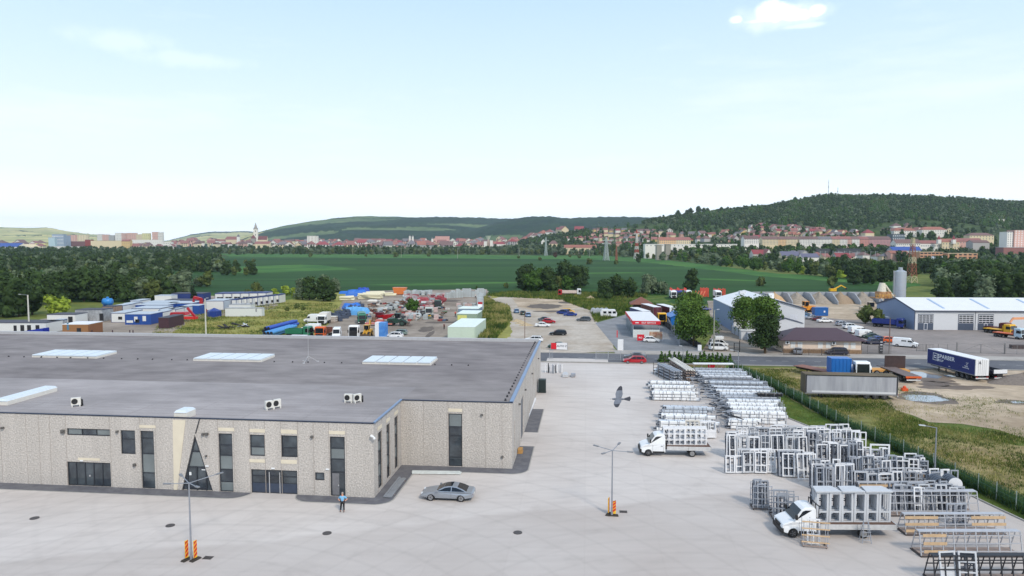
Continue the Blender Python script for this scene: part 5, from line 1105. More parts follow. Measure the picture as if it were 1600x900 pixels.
frow(1272,1340,768,(2.1,2.6),(.7,1.2),4,[F_S,F_S,F_W],'silver frame in the block behind the near truck cab',G1)
frow(1330,1462,768,(1.5,1.9),(.8,1.6),3,SS,'frame leaning on the racks behind the near truck load',G1)
frow(1455,1496,772,(2.0,2.3),(.8,1.2),2,[F_W,F_W,F_S],'white frame behind the two big round hoops',G1)
frow(1395,1510,802,(2.1,2.5),(.7,1.1),3,[F_S,F_S,F_B],'silver frame standing in the rack right of the near truck',G1)
frow(1425,1442,806,(2.4,2.4),(.9,1.0),1,[F_W],'narrow white frame in front of the silver ones right of the truck',G1)
rack(1388,1532,808,2.1,'grey rack full of silver frames right of the near truck','racks',deep=2.0)
rack(1330,1460,758,1.1,'rack with a brown plank front behind the near truck load',wood=((0,1),),deep=1.8,rails=2); 
rack(1345,1470,775,1.1,'lower brown plank rack directly behind the near truck load',wood=((0,1),),deep=1.8,rails=2)
rack(1416,1574,838,1.7,'long rack with yellow pine battens, farthest of the three empty racks',wood=((.0,.33),(.66,1)),deep=1.5)
rack(1440,1600,872,1.9,'long rack with a few pine battens, middle of the three empty racks',wood=((.03,.26),),deep=1.6)
t=rack(1462,1640,916,2.0,'nearest long rack with black padded rails at the lower right corner',deep=1.6,hw=F_D)
frow(1466,1530,915,(2.2,2.2),(1.2,1.25),1,[F_B],'large pale frame leaning on the nearest black-railed rack',G1,lean=(-.2,-.18))
frow(1420,1432,832,(1.7,1.9),(.5,.7),1,[F_B],'pair of narrow pale frames at the left end of the pine-batten rack',G1)
frow(1478,1512,822,(1.6,1.9),(.6,1.0),1,[F_S],'silver frame behind the pine-batten rack',G1,skip=.2)
# wheeled silver racks left of the near truck
def trolley(px,py,w,h,d,label,n=4,m=F_S,wood=False,rz=0):
    t=thing('transport_trolley',label,'trolley',P(px,py),YAW+rz)
    mb=MB(); mb.b(-w/2,w/2,0,.09,.1,.2); mb.b(-w/2,w/2,d-.09,d,.1,.2); mb.b(-w/2,-w/2+.09,.09,d-.09,.1,.2); mb.b(w/2-.09,w/2,.09,d-.09,.1,.2); mb.build('base_frame',F_CHS if not wood else F_BR,t)
    for x in(-w/2+.1,w/2-.1):
        for y in (.1,d-.1): mb=MB(); mb.cyl((x-.025,y,.06),(x+.025,y,.06),.06,n=10); mb.build('castor',M_TYRE,t)
    for k in range(n):
        x=-w/2+.04+(w-.08)*k/(n-1)
        for y in (.04,d-.04): mb=MB(); mb.bar((x,y,.2),(x,y,h),.045); mb.build('post',m,t)
    for z in np.linspace(.5,h-.05,4):
        mb=MB(); mb.b(-w/2-.1,w/2+.1,-.035,-.004,z-.05,z+.05) if wood else mb.b(-w/2,w/2,.018,.06,z-.03,z+.03); mb.build('rail',F_WD if wood else m,t)
        if not wood: mb=MB(); mb.b(-w/2,w/2,d-.06,d-.018,z-.03,z+.03); mb.build('rail',m,t)
    return t
trolley(1274,857,1.9,2.2,.9,'small trolley with pine crossbars in front of the near truck',n=4,wood=True,rz=-.1)
frame(1.1,2.1,1,1,F_W,P(1274,858)+AW*.5+Vector((0,0,.22)),YAW-.1,-.1,'white frame standing on the small pine-bar trolley')
trolley(1191,798,1.7,2.3,1.2,'silver trolley of tall panels, left one behind the near truck nose',n=5)
frow(1181,1203,796,(2.2,2.3),(.5,.8),3,[F_S],'tall silver panel on the leftmost trolley',G1,sp=.3)
trolley(1227,813,2.2,2.2,1.4,'open silver trolley directly behind the near truck nose',n=6)
frow(1212,1243,811,(1.9,2.1),(.8,1.2),3,[F_S],'thin silver grid frame on the open trolley',G1,sp=.35)
# loads on the trucks
def on_truck(px0,px1,py,off,h,n,mats_,lab,z=1.12,nv=1,nh=1,pf=.12,layers=2,sp=.45):
    a,b_=P(px0,py)+AW*off,P(px1,py)+AW*off; d=(b_-a)
    for l_ in range(layers):
        for k in range(n):
            w=d.length/n; p=a.lerp(b_,(k+.5)/n)+AW*(l_*sp)+Vector((0,0,z)); frame(w*.98,h,nv if l_==0 else 0,nh,rnd.choice(mats_),p,math.atan2(d.y,d.x)+rnd.uniform(-.02,.02),rnd.uniform(-.05,.0),lab,'frames loaded on the trucks',pf=pf,deep=1 if l_==layers-1 else 0)
on_truck(1037,1105,712.5,.35,2.0,4,[F_W],'white frame strapped on the farther flatbed truck',nv=1,nh=2,layers=4,sp=.32)
on_truck(1277,1394,840.5,.4,2.6,6,[F_B],'pale blue-grey frame strapped on the near flatbed truck',nv=0,nh=1,pf=.17,layers=4,sp=.38)
ta=P(1275,840.5)+AW*.25; tb=P(1395,840.5)+AW*.25; mb=MB(); w=(tb-ta).length; 
for x0,x1 in ((0,w*.33),(w*.34,w*.64),(w*.65,w)): mb.ring([[(x0,0,0),(x0+.25,1.35,0),(x1-.25,1.35,0),(x1,0,0)],[(x0,0,.1),(x0+.25,1.35,.1),(x1-.25,1.35,.1),(x1,0,.1)]])
o=mb.build('covering_panel',F_B,None,ta+Vector((0,0,3.74)),math.atan2(tb.y-ta.y,tb.x-ta.x)); tag(o,'pale flat panels lying on top of the near truck load','panel')
# step ladder by the near truck
lt=thing('step_ladder','small aluminium step ladder standing beside the near truck bed','ladder',P(1352,847),YAW)
for y in (-.35,.35):
    for x in(-.28,.28): mb=MB(); mb.bar((x*1.3,y,0),(x*.6,y*.1,1.75),.045); mb.build('leg',F_S,lt)
for k in range(1,6): z=k*.3; f_=1-z/1.75; mb=MB(); mb.b(-.3-.07*f_,.3+.07*f_,-.35*f_-.06,-.35*f_+.04,z-.02,z+.01); mb.build('step',F_S,lt)
# round hoops
for k,(px,py,lb) in enumerate(((1470,790,'left of two big round duct hoops standing among the frames'),(1491,790,'right of two big round duct hoops, with a white lid'))):
    mb=MB(); 
    for i in range(4):
        pts=[]; n=24
        for (r_,yy) in ((.62,i*.35),(.62,i*.35+.28),(.55,i*.35+.28),(.55,i*.35)): pts.append([(r_*math.cos(2*math.pi*j/n),yy,r_*math.sin(2*math.pi*j/n)) for j in range(n)])
        mb.ring(pts+[pts[0]],caps=False)
    o=mb.build('duct_hoop',mat('dark_zinc',(92,96,104),.4,.6),None,P(px,py)+Vector((0,0,2.0)),YAW,smooth=False); tag(o,lb,'hoop')
    if k==1:
        mb=MB(); mb.cyl((0,-.03,0),(0,-.004,0),.64,n=24); mb.build('white_lid',F_W,o)
# ---- wrapped profile bundles ----
M_END=mat('raw_profile_ends',(96,104,118),.4,.5,var=.4,sc=9,c2=(40,42,50),sc2=6); M_FILM=mat('white_plastic_film',(226,228,230),.38,var=.06,sc=1.5,obj=.05); M_FILM2=mat('greyish_plastic_film',(188,196,206),.4,var=.1,sc=1.5,obj=.06); M_FILMG=mat('grey_bare_bars',(128,134,144),.5,.1,var=.3,sc=5); M_FILMK=mat('black_plastic_film',(26,26,30),.3,var=.3,sc=3)
BC={}
def bundle(Lb,w,h,m,loc,rz,label,group,ends=True,seed=0):
    k=(round(Lb*2)/2,w,h,m.name,seed%5); Lb=k[0]
    if k not in BC:
        r=random.Random(seed%5+3); mb=MB(); n=6
        secs=[]
        for i in range(13):
            x=Lb*i/12; q=1-.06*(i%2)+r.uniform(-.03,.03); secs.append([(x,y*w/2*q,z*h) for y,z in ((-1,.04),(-1,.8*q),(-.8,q),(.8,q),(1,.8*q),(1,.04))])
        mb.ring(secs,0)
        for i in range(1,int(Lb)): x=i*Lb/int(Lb); mb.ring([[(x-.03,y*w/2*1.03,z*h*1.02) for y,z in ((-1,.0),(-1,.82),(-.8,1.01),(.8,1.01),(1,.82),(1,.0))],[(x+.03,y*w/2*1.03,z*h*1.02) for y,z in ((-1,.0),(-1,.82),(-.8,1.01),(.8,1.01),(1,.82),(1,.0))]],1)
        for i in range(12):
            y=r.uniform(-.42,.42)*w; z=r.uniform(.12,.85)*h; a=r.uniform(.04,.09); e_=r.uniform(.05,.45); mb.b(-e_,.02,y-a/2,y+a/2,z-a/2,z+a/2,r.choice((2,3)))
            e_=r.uniform(.02,.2); mb.b(Lb-.02,Lb+e_,y-a/2,y+a/2,z-a/2,z+a/2,r.choice((2,3)))
        o=mb.build('profile_bundle',[m,mat('strap_grey',(120,122,128),.6),F_S,M_END]); BC[k]=o; c=o
    else: c=BC[k].copy(); COL.objects.link(c)
    c.location=loc; c.rotation_euler=(0,0,rz); return tag(c,label,'bundle',group)
def brack(x0,x1,yb,levels,label,group,mats_=(M_FILM,M_FILM,M_FILM2),depth=1.15,z0=.12,lh=.42,bl=None,rk=True,n=2):
    """cantilever rack row in yard coordinates"""
    w=x1-x0; t=thing('steel_storage_rack',label.replace('bundle','rack',1),'rack',B(x0,yb),YAW,group+' racks')
    nb=max(2,round(w/1.25))
    for k in range(nb+1):
        x=w*k/nb; mb=MB(); mb.b(x-.03,x+.03,-.07,-.01,0,z0+levels*lh+.05); mb.build('post',F_GV,t); mb=MB(); mb.b(x-.03,x+.03,depth+.01,depth+.07,0,z0+levels*lh+.05); mb.build('post',F_GV,t)
    for l_ in range(levels):
        z=z0+l_*lh-.03
        for k in range(nb+1): x=w*k/nb; mb=MB(); mb.b(x-.025,x+.025,-.009,depth+.009,z-.035,z); mb.build('arm',F_GV,t)
    for l_ in range(levels):
        for q in range(n):
            wd=depth/n-.04; Lb=w-rnd.uniform(0,.9); m=rnd.choice(mats_)
            bundle(Lb,round(wd,2),.36 if lh>.4 else lh-.06,m,B(x0+rnd.uniform(-.35,.25),yb+wd/2+.02+q*(wd+.04),z0+l_*lh),YAW+rnd.uniform(-.005,.005),label,group,seed=rnd.randint(0,9))
# long stock in rows receding to the gate; yard coords from pixels of the left/right ends
prows=[(1086,1160,590),(1090,1166,594),(1094,1172,598),(1100,1184,603),(1104,1192,607),(1109,1196,611.5),(1113,1200,616),(1118,1204,621),(1122,1210,626),(1127,1214,631),(1132,1216,636.5),(1136,1220,642),(1140,1222,648.5),(1144,1224,655),(1144,1226,662),(1142,1192,671)]
nm_=['rearmost','second','third','fourth','fifth','sixth','seventh','eighth','ninth','tenth','eleventh','twelfth','thirteenth','fourteenth','fifteenth','nearest']
for i,(a,b_,y) in enumerate(prows):
    p,q=iB(P(a,y)),iB(P(b_,y)); lv=rnd.choice((3,4,4)) if i<15 else 3
    brack(p[0],p[0]+(q[0]-p[0]),p[1],lv,f'wrapped bundle of bars in the {nm_[i]} row of the long store, counted from the road','bundles in the long store',mats_=(M_FILM,M_FILM2,M_FILM2,F_S,M_FILMG) if i<12 else (M_FILM,),lh=.40)
p=iB(P(1182,636)); bundle(3.5,.7,.5,M_FILMK,B(p[0],p[1]-.3,1.75),YAW,'black-wrapped bundle on top of the long store','dark bundles')
# tangle of bare profiles at the left ends
for i in range(90):
    t_=rnd.random(); px=1088+t_*62+rnd.uniform(-10,4); py=600+t_*72+rnd.uniform(-4,2); p=P(px,py); z=rnd.uniform(.2,1.9); a=YAW+rnd.gauss(0,.5); Lq=rnd.uniform(.8,2.2)
    mb=MB(); u=.10; mb.b(-Lq/2,Lq/2,-u/2,u/2,-u/2,u/2); 
    if i<3: base_=[None]*3
    o=mb.build('offcut_bar',rnd.choice([F_S,F_S,F_D,M_END]),None,(p.x,p.y,z),a); o.rotation_euler=(0,rnd.gauss(0,.15),a); tag(o,'loose metal offcut in the tangle at the left ends of the long store','bar','offcuts at the ends of the long store')
# left group
for i,(a,b_,y,lv) in enumerate(((1016,1082,609,3),(1022,1092,616,3),(1022,1092,626,3))):
    p,q=iB(P(a,y)),iB(P(b_,y)); brack(p[0],q[0],p[1],lv,('white-wrapped bundle in the back row','white-wrapped bundle in the middle row','white-wrapped bundle in the front row')[i]+' of the short store left of the tangle','bundles in the short store',mats_=(M_FILM,),lh=.45)
for i,(a,b_,y,lv) in enumerate(((1038,1112,655,4),(1038,1118,664,3),(1030,1122,674,3))):
    p,q=iB(P(a,y)),iB(P(b_,y)); brack(p[0],q[0],p[1],lv,('film-wrapped bundle in the back row','film-wrapped bundle in the middle row','film-wrapped bundle in the front row')[i]+' behind the farther truck','bundles behind the farther truck',mats_=(M_FILM,M_FILM2),lh=.42)
frow(1026,1040,676,(2.2,2.4),(.4,.5),6,[F_S],'upright silver section at the left end of the rows behind the farther truck','upright sections',sp=.35)
frow(1070,1120,686,(1.9,2.2),(1.6,2.3),2,[F_W,F_CR],'white sheet panel standing behind the farther truck','panels behind the farther truck',gap=.05)
# slanting stacks near the road
for k,(pa,pb,m_,lab) in enumerate((((1058,598),(1030,584),F_S,'silver bar in the slanting stack beside the white sedan'),((1078,596),(1048,575),F_BR,'brown bar in the slanting stack farther right'))):
    a,b_=P(*pa),P(*pb); d=b_-a; 
    for l_ in range(4):
        for q in range(4):
            mb=MB(); Lq=d.length*rnd.uniform(.9,1.05); mb.b(0,Lq,-.13,.13,0,.2); 
            o=mb.build('long_bar',m_ if l_<3 or k==0 else F_CR,None,(a.x+q*.42+rnd.uniform(-.05,.05)-.5,a.y+rnd.uniform(-.3,.3),.35+l_*.5),math.atan2(d.y,d.x)+rnd.uniform(-.02,.02)); tag(o,lab,'bar','slanting bars')
    t=thing('steel_storage_rack',('silver','brown')[k]+' bars lean in this rack by the '+('white sedan','planting bed'),'rack') if False else thing('steel_storage_rack',('rack under the slanting silver bars','rack under the slanting brown bars')[k],'rack',a,math.atan2(d.y,d.x))
    for x in np.linspace(.4,d.length-.4,4):
        for y in (-.9,1.3): mb=MB(); mb.b(x-.04,x+.04,y-.04,y+.04,0,2.3); mb.build('post',F_CHS,t)
        for z in (.3,.8,1.3,1.8): mb=MB(); mb.b(x-.03,x+.03,-.86,1.26,z-.06,z); mb.build('arm',F_CHS,t)
tt=thing('long_table','long white-topped stand near the planting bed','stand',P(1084,583),head(1084,583,1146,583.5)); w=(P(1146,583)-P(1084,583)).length
mb=MB(); mb.b(0,w,0,1.2,1.65,1.78); mb.build('top',F_W,tt)
for k in range(6): x=w*k/5*.98; mb=MB(); mb.b(x,x+.1,.1,.2,0,1.65); mb.build('leg',F_BR,tt)
mb=MB(); mb.b(0,w,.05,1.15,.55,.75); mb.build('shelf',F_BR,tt)
mb=MB(); mb.b(-.6,.6,-.1,.3,0,.9); o=mb.build('red_crate',RED,None,P(1112,583.5)+AW*.4+Vector((0,0,.75)),YAW); tag(o,'red crate on the shelf of the long white stand','crate')
# pallets / planks by the hall
def plank_stack(px,py,L_,w,h,m,label,rz,n=5):
    t=thing('plank_stack',label,'planks',P(px,py),rz)
    for k in range(n): y=w*k/n; mb=MB(); mb.b(rnd.uniform(-.15,0),L_+rnd.uniform(-.3,.1),y+.01,y+w/n-.01,.08,.08+h*rnd.uniform(.7,1)); mb.build('plank',m,t)
    for x in (L_*.15,L_*.85): mb=MB(); mb.b(x-.05,x+.05,-.05,w+.05,0,.078); mb.build('skid',F_BR,t)
    return t
a,b_=P(616,779),P(636,749); plank_stack(613,778,(b_-a).length*1.0,.85,.14,mat('dark_grey_panel',(132,136,142),.5),'dark grey panels lying on the concrete left of the coupe',math.atan2(b_.y-a.y,b_.x-a.x)-.03,4)
a,b_=P(645,740.5),P(723,741.5); plank_stack(644,741.5,(b_-a).length,.85,.12,mat('translucent_white_panel',(206,212,210),.4),'long white panels lying by the hall wall behind the coupe',math.atan2(b_.y-a.y,b_.x-a.x),3)
a,b_=P(823,668),P(842,628); plank_stack(822,664,(b_-a).length,.9,.3,F_W,'white planks lying along the right side wall of the hall',math.atan2(b_.y-a.y,b_.x-a.x)+.02,4)
mb=MB(); mb.b(-.3,.3,-.6,.6,.0,.12); mb.b(-.25,.25,-.5,.5,.12,.5); o=mb.build('cardboard_box',mat('cardboard',(176,138,90),.9),None,P(813,707),YAW); tag(o,'brown cardboard box by the right side wall','box')
# dark green cabinet by the wall
cb=thing('cabinet','dark green metal cabinet at the far end of the hall side wall','cabinet',P(841,614),YAW); mb=MB(); mb.b(0,1.2,0,1.2,.06,2.15); mb.build('casing',mat('dark_green_metal',(34,50,50),.5),cb); mb=MB(); mb.b(.1,1.1,-.02,-.003,.2,2.0); mb.build('door',mat('dark_green_metal2',(28,42,42),.5),cb); mb=MB(); mb.b(-.05,1.25,-.05,1.25,0,.06); mb.build('plinth',F_CHS,cb)
# small stocks past the hall corner
for k,(px,py,lab) in enumerate(((855,583,'small stock of white posts just past the hall corner, left'),(864,584,'small stock of white posts past the hall corner, middle'),(874,583,'small stock of white posts past the hall corner, right'))):
    t=thing('post_stock',lab,'posts',P(px,py),YAW)
    for q in range(6): mb=MB(); x=rnd.uniform(-.5,.5);y=rnd.uniform(0,1.2); mb.bar((x,y,.0),(x+rnd.uniform(-.1,.1),y,rnd.uniform(1.2,1.9)),.16); mb.build('post',rnd.choice([F_W,F_S,F_D,F_W]),t)
plank_stack(880,590,.9,2.6,.5,F_B,'short stack of pale blue profiles beyond the hall corner',YAW,3); plank_stack(893,590,.6,1.8,.55,F_S,'narrow stack of silver profiles beyond the hall corner',YAW,3)
# manhole covers
mm=mat('cast_iron',(84,80,80),.7,.3,var=.2,sc=6)
for i,(px,py) in enumerate(((54,810),(266,821.5),(511,833.5),(809,832.5),(325,872),(974,800))):
    if i<4: mb=MB(); mb.cyl((0,0,.0),(0,0,.03),.38,n=24); mb.build('x',mm); o=bpy.data.objects[-1] if False else COL.objects[-1]
    else: mb=MB(); [mb.b(-.3,.3,y,y+.05,0,.03) for y in np.linspace(-.25,.2,5)]; mb.b(-.34,-.3,-.28,.28,0,.035); mb.b(.3,.34,-.28,.28,0,.035); o=mb.build('x',mm)
    o.name='manhole_cover' if i<4 else 'drain_grate'; o.location=P(px,py)+Vector((0,0,.014)); o.rotation_euler=(0,0,YAW); o.data.name=o.name
    tag(o,('round iron manhole cover at the far left of the yard','round iron manhole cover before the triangular entrance','round iron manhole cover below the standing man','round iron manhole cover below the silver coupe','small iron drain grate by the left lamp post','small iron drain grate by the middle lamp post')[i],'manhole cover' if i<4 else 'drain grate')
# ---- lamp posts ----
M_POST=mat('galvanised_post',(150,154,162),.45,.4)
def lamp4(px,py,h,label,arms,rz=0):
    t=thing('yard_lamp',label,'lamp post',P(px,py),rz)
    mb=MB(); mb.cyl((0,0,0),(0,0,.35),.11,n=12); mb.cyl((0,0,.3),(0,0,h),.075,.05,n=12); mb.cyl((0,0,0),(0,0,.02),.2,n=12); mb.build('pole',M_POST,t)
    for (dx,dy,dz) in arms:
        mb=MB(); mb.bar((0,0,h-.05),(dx,dy,h-.05+dz),.05); mb.build('arm',M_POST,t)
        q=Vector((dx,dy,0)).normalized(); mb=MB(); mb.bar(Vector((dx,dy,h-.05+dz))-q*.05,Vector((dx,dy,h-.02+dz))+q*.5,.20,.07); mb.build('lamp_head',mat('lamp_head_grey',(120,122,126),.5),t)
    return t
lamp4(299,875,6.1,'four-armed yard lamp post in front of the triangular entrance',[(-1.3,1.2,.1),(1.35,1.6,.2),(-1.35,-.3,.0),(.9,-.6,.0)],YAW)
lamp4(956,806,6.0,'four-armed yard lamp post in the middle of the concrete yard',[(-1.25,.8,.1),(.6,1.8,.05),(-.7,-1.1,.1),(1.3,-.4,.05)],YAW)
def lamp1(px,py,h,label,arm=(1.2,0),m=M_POST,rz=YAW,name='street_lamp',r=.08):
    t=thing(name,label,'lamp post',P(px,py),rz)
    mb=MB(); mb.cyl((0,0,0),(0,0,h),r,r*.7,n=10); mb.build('pole',m,t); mb=MB(); mb.bar((0,0,h-.05),(arm[0],arm[1],h+.15),.06); mb.build('arm',M_POST,t)
    q=Vector((arm[0],arm[1],0)); mb=MB(); e=q.normalized()*.6; mb.bar((arm[0],arm[1],h+.16),(arm[0]+e.x,arm[1]+e.y,h+.2),.22,.09); mb.build('lamp_head',mat('lamp_head_pale',(190,194,198),.5),t); return t
lamp1(1460,752,5.6,'thin lamp post inside the wire fence near the frames',(-1.1,0)); lamp1(1153,592,5.0,'thin lamp post at the far corner of the long store',(-.9,0)); lamp1(1067,568,3.4,'short post with a white lamp head in the planting bed',(-.2,0))
# warning posts with red and yellow stripes
M_WR=mat('signal_red',(196,36,30),.5); M_WY=mat('signal_yellow',(228,178,44),.5); M_RB=mat('rubber_foot',(64,60,56),.9)
def beacon(px,py,label,w=.28,h=1.35,rz=0.,face=0):
    t=thing('warning_beacon',label,'traffic beacon',P(px,py),YAW+rz)
    mb=MB(); mb.ring([[(-.45,-.2,0),(.45,-.2,0),(.45,.2,0),(-.45,.2,0)],[(-.38,-.15,.12),(.38,-.15,.12),(.38,.15,.12),(-.38,.15,.12)]]); mb.build('foot',M_RB,t)
    mb=MB(); z0=.2; mb.b(-w/2,w/2,-.03,.03,z0,z0+h); mb.build('board',M_WY,t)
    for sgn in (-1,1):
        for k in range(4):
            z=z0+h*k/4+.02; s=.46*h/1.35; pts=[(-w/2,z),(w/2,z+w*.8),(w/2,min(z+w*.8+s*.5,z0+h)),(-w/2,min(z+s*.5,z0+h))]; mb=MB(); mb.add([(x,sgn*.034,zz) for x,zz in pts],[(0,1,2,3)]); mb.build('red_stripe',M_WR,t)
    mb=MB(); mb.b(-.04,.04,-.025,.025,.12,z0); mb.build('stem',M_RB,t); return t
beacon(292,875,'red and yellow striped beacon left of the near left lamp post',rz=R(72)); beacon(305.5,875,'red and yellow striped beacon right of the near left lamp post',rz=R(72)); beacon(958.5,806,'red and yellow striped beacon facing the camera at the middle lamp post',.42,1.15); beacon(951,804,'striped beacon seen edge-on behind the middle lamp post',rz=R(70))
# ---- fence ----
M_WIRE=mat('green_wire',(46,92,72),.6,var=.1); M_FP=mat('fence_post_metal',(150,164,160),.5,.3)
ft=thing('wire_fence','long green wire mesh fence on grey posts along the right side of the yard','fence',(0,0,0))
tot=0
for i in range(len(FENCE)-1):
    a,b_=FENCE[i],FENCE[i+1]; n=max(1,round((b_-a).length/2.7)); 
    for k in range(n):
        p=a.lerp(b_,k/n); q=a.lerp(b_,(k+1)/n); mb=MB(); mb.bar(p,p+Vector((0,0,1.9)),.06); mb.build('post',M_FP,ft)
        mb=MB(); d=q-p; m_=int(d.length/.11)
        for j in range(m_): u=p+d*(j/m_); mb.b(u.x-.006,u.x+.006,u.y-.006,u.y+.006,.05,1.75)
        for z in (.08,.4,.42,.75,1.1,1.12,1.45,1.74): mb.bar(p+Vector((0,0,z)),q+Vector((0,0,z)),.012)
        mb.build('mesh_panel',M_WIRE,ft)
# sliding gate and railings along the road side of the yard
M_GATE=mat('galvanised_gate',(168,172,178),.45,.4)
def railing(name,x0,x1,yb,h,label,step=.22,post=2.5,m=M_GATE,cat='fence'):
    t=thing(name,label,cat,B(x0,yb),YAW); w=x1-x0; mb=MB()
    k=0
    for x in np.arange(0,w,step): mb.b(x-.02,x+.02,-.02,.02,.12,h-.02)
    for z in (.12,h-.06): mb.b(0,w,-.03,.03,z,z+.06)
    mb.build('bars',m,t)
    for x in np.arange(0,w+.1,post): mb=MB(); mb.b(x-.05,x+.05,-.05,.05,0,h+.05); mb.build('post',m,t)
    return t
p0=iB(P(848,561)); pA=iB(P(863,561)); pB=iB(P(931,561)); pC=iB(P(1008,563)); YG=p0[1]-.3
railing('railing',WX+.3,pA[0]+.3,YG,1.9,'short grey railing between the hall corner and the gate opening')
railing('sliding_gate',pB[0],pC[0],YG,1.9,'grey sliding gate standing open behind the red estate',cat='gate')
# ---- people ----
def skin(name,J,E_,rad,m,parent=None,sub=1,root=0):
    me=bpy.data.meshes.new(name); me.from_pydata(J,E_,[]); o=bpy.data.objects.new(name,me); COL.objects.link(o)
    md=o.modifiers.new('s','SKIN'); 
    for i,v in enumerate(me.skin_vertices[0].data): v.radius=(rad[i],rad[i]); v.use_root=(i==root)
    sb=o.modifiers.new('u','SUBSURF'); sb.levels=sub; sb.render_levels=sub
    dg=bpy.context.evaluated_depsgraph_get(); m2=bpy.data.meshes.new_from_object(o.evaluated_get(dg)); bpy.data.objects.remove(o)
    m2.materials.clear(); m2.materials.append(m); m2.polygons.foreach_set('use_smooth',[True]*len(m2.polygons)); q=bpy.data.objects.new(name,m2); COL.objects.link(q); q.parent=parent; m2.name=name; return q
M_SK=mat('skin_tone',(206,150,126),.6); M_HAIR=mat('grey_hair',(150,140,132),.8)
def person(label,loc,rz,shirt,trous,pose='hips',group=None,hair=M_HAIR):
    # body: one continuous figure, front = -y
    if pose=='hips': el=(.42,.10,1.14); hd=(.22,-.06,1.02); er=(-.42,.10,1.14); hr=(-.22,-.06,1.02); fl=(.13,-.02,.08); fr=(-.2,.02,.08)
    else: el=(.27,.02,1.14); hd=(.27,-.10,.88); er=(-.27,.02,1.14); hr=(-.27,-.10,.88); fl=(.1,-.05,.08); fr=(-.1,.06,.08)
    J=[(0,0,.97),(0,0,1.2),(0,0,1.40),(0,-.01,1.5),(0,-.02,1.64),(.19,0,1.40),el,hd,(-.19,0,1.40),er,hr,(.1,0,.92),((.1+fl[0])/2,-.02,.50),fl,(fl[0],fl[1]-.16,.04),(-.1,0,.92),((-.1+fr[0])/2,-.02,.50),fr,(fr[0],fr[1]-.16,.04),(0,-.02,1.72)]
    E_=[(0,1),(1,2),(2,3),(3,4),(4,19),(2,5),(5,6),(6,7),(2,8),(8,9),(9,10),(0,11),(11,12),(12,13),(13,14),(0,15),(15,16),(16,17),(17,18)]
    rad=[.14,.13,.14,.055,.10,.07,.048,.038,.07,.048,.038,.095,.062,.045,.035,.095,.062,.045,.035,.07]
    o=skin('person',J,E_,rad,M_SK); o.location=loc; o.rotation_euler=(0,0,rz); tag(o,label,'person',group)
    sl=lambda a,b,k: tuple(a[i]+(b[i]-a[i])*k for i in range(3))
    s=skin('shirt',[(0,0,.90),(0,0,1.2),(0,0,1.40),(0,0,1.46),(.19,0,1.40),sl((.19,0,1.4),el,.8),(-.19,0,1.40),sl((-.19,0,1.4),er,.8)],[(0,1),(1,2),(2,3),(2,4),(4,5),(2,6),(6,7)],[.175,.165,.175,.08,.095,.075,.095,.075],shirt,o)
    s=skin('trousers',[J[0],J[11],J[12],sl(J[12],fl,.95),J[15],J[16],sl(J[16],fr,.95)],[(0,1),(1,2),(2,3),(0,4),(4,5),(5,6)],[.165,.12,.085,.068,.12,.085,.068],trous,o)
    for f_ in (fl,fr): s=skin('shoe',[(f_[0],f_[1]+.04,.05),(f_[0],f_[1]-.2,.04)],[(0,1)],[.055,.05],M_PL,o)
    mb=MB(); mb.ball((0,.015,1.72),.105,10,6,(.95,1,1)); mb.xf(Matrix.Identity(4)); mb.build('hair',hair,o,smooth=True)
    for x in (-.035,.035): mb=MB(); mb.ball((x,-.125,1.68),.012,6,4); mb.build('eye',M_PL,o)
    mb=MB(); mb.ball((0,-.14,1.65),.02,6,4); mb.build('nose',M_SK,o); mb=MB(); mb.b(-.03,.03,-.128,-.118,1.60,1.61); mb.build('mouth',mat('lips',(150,80,76),.6),o)
    # hands: palm with five short fingers
    for (h_,e_,sg) in ((hd,el,1),(hr,er,-1)):
        d=(Vector(h_)-Vector(e_)).normalized(); base=Vector(h_)+d*.03; side=d.cross(Vector((0,0,1))).normalized() if abs(d.z)<.9 else Vector((0,1,0))
        Jh=[tuple(base),tuple(base+d*.07)]; Eh=[(0,1)]; Rh=[.032,.03]
        for k in range(4): q=base+d*.07+side*(.022*(k-1.5)); tip=q+d*(.07-.008*abs(k-1.2))+Vector((0,0,-.02)); Jh+=[tuple(q),tuple(tip)]; Eh+=[(1,len(Jh)-2),(len(Jh)-2,len(Jh)-1)]; Rh+=[.011,.009]
        Jh+=[tuple(base+side*.05+d*.05)]; Eh+=[(0,len(Jh)-1)]; Rh+=[.011]
        skin('hand',Jh,Eh,Rh,M_SK,o)
    return o
man=person('man in light blue shirt and black trousers, hands on hips, before the hall',P(535.5,799.5),YAW+.1,mat('sky_blue_cloth',(120,176,214),.8),mat('black_cloth',(22,22,28),.8))
# ---- bird in flight, close to the camera ----
bp_=PD(967,624,16.5); M_BG=mat('pigeon_grey',(112,116,126),.7,var=.2,sc=14); M_BD=mat('pigeon_dark',(58,58,66),.7,var=.2,sc=14); M_BL=mat('pigeon_light',(176,180,190),.7)
bd=skin('bird',[(0,0,0),(.07,0,.01),(.13,0,.025),(.165,0,.03),(-.08,0,0),(-.15,0,0)],[(0,1),(1,2),(2,3),(0,4),(4,5)],[.042,.038,.022,.022,.028,.012],M_BG)
bd.location=bp_; bd.rotation_euler=(R(-38),R(8),R(158)); tag(bd,'grey pigeon in flight with spread wings above the concrete yard','bird')
mb=MB(); mb.cyl((.185,0,.028),(.21,0,.022),.007,.002,n=6); mb.build('beak',M_BD,bd)
mb=MB(); mb.prismz([(-.13,-.02),(-.27,-.07),(-.29,0),(-.27,.07),(-.13,.02)],-.006,.006); mb.build('tail',M_BD,bd)
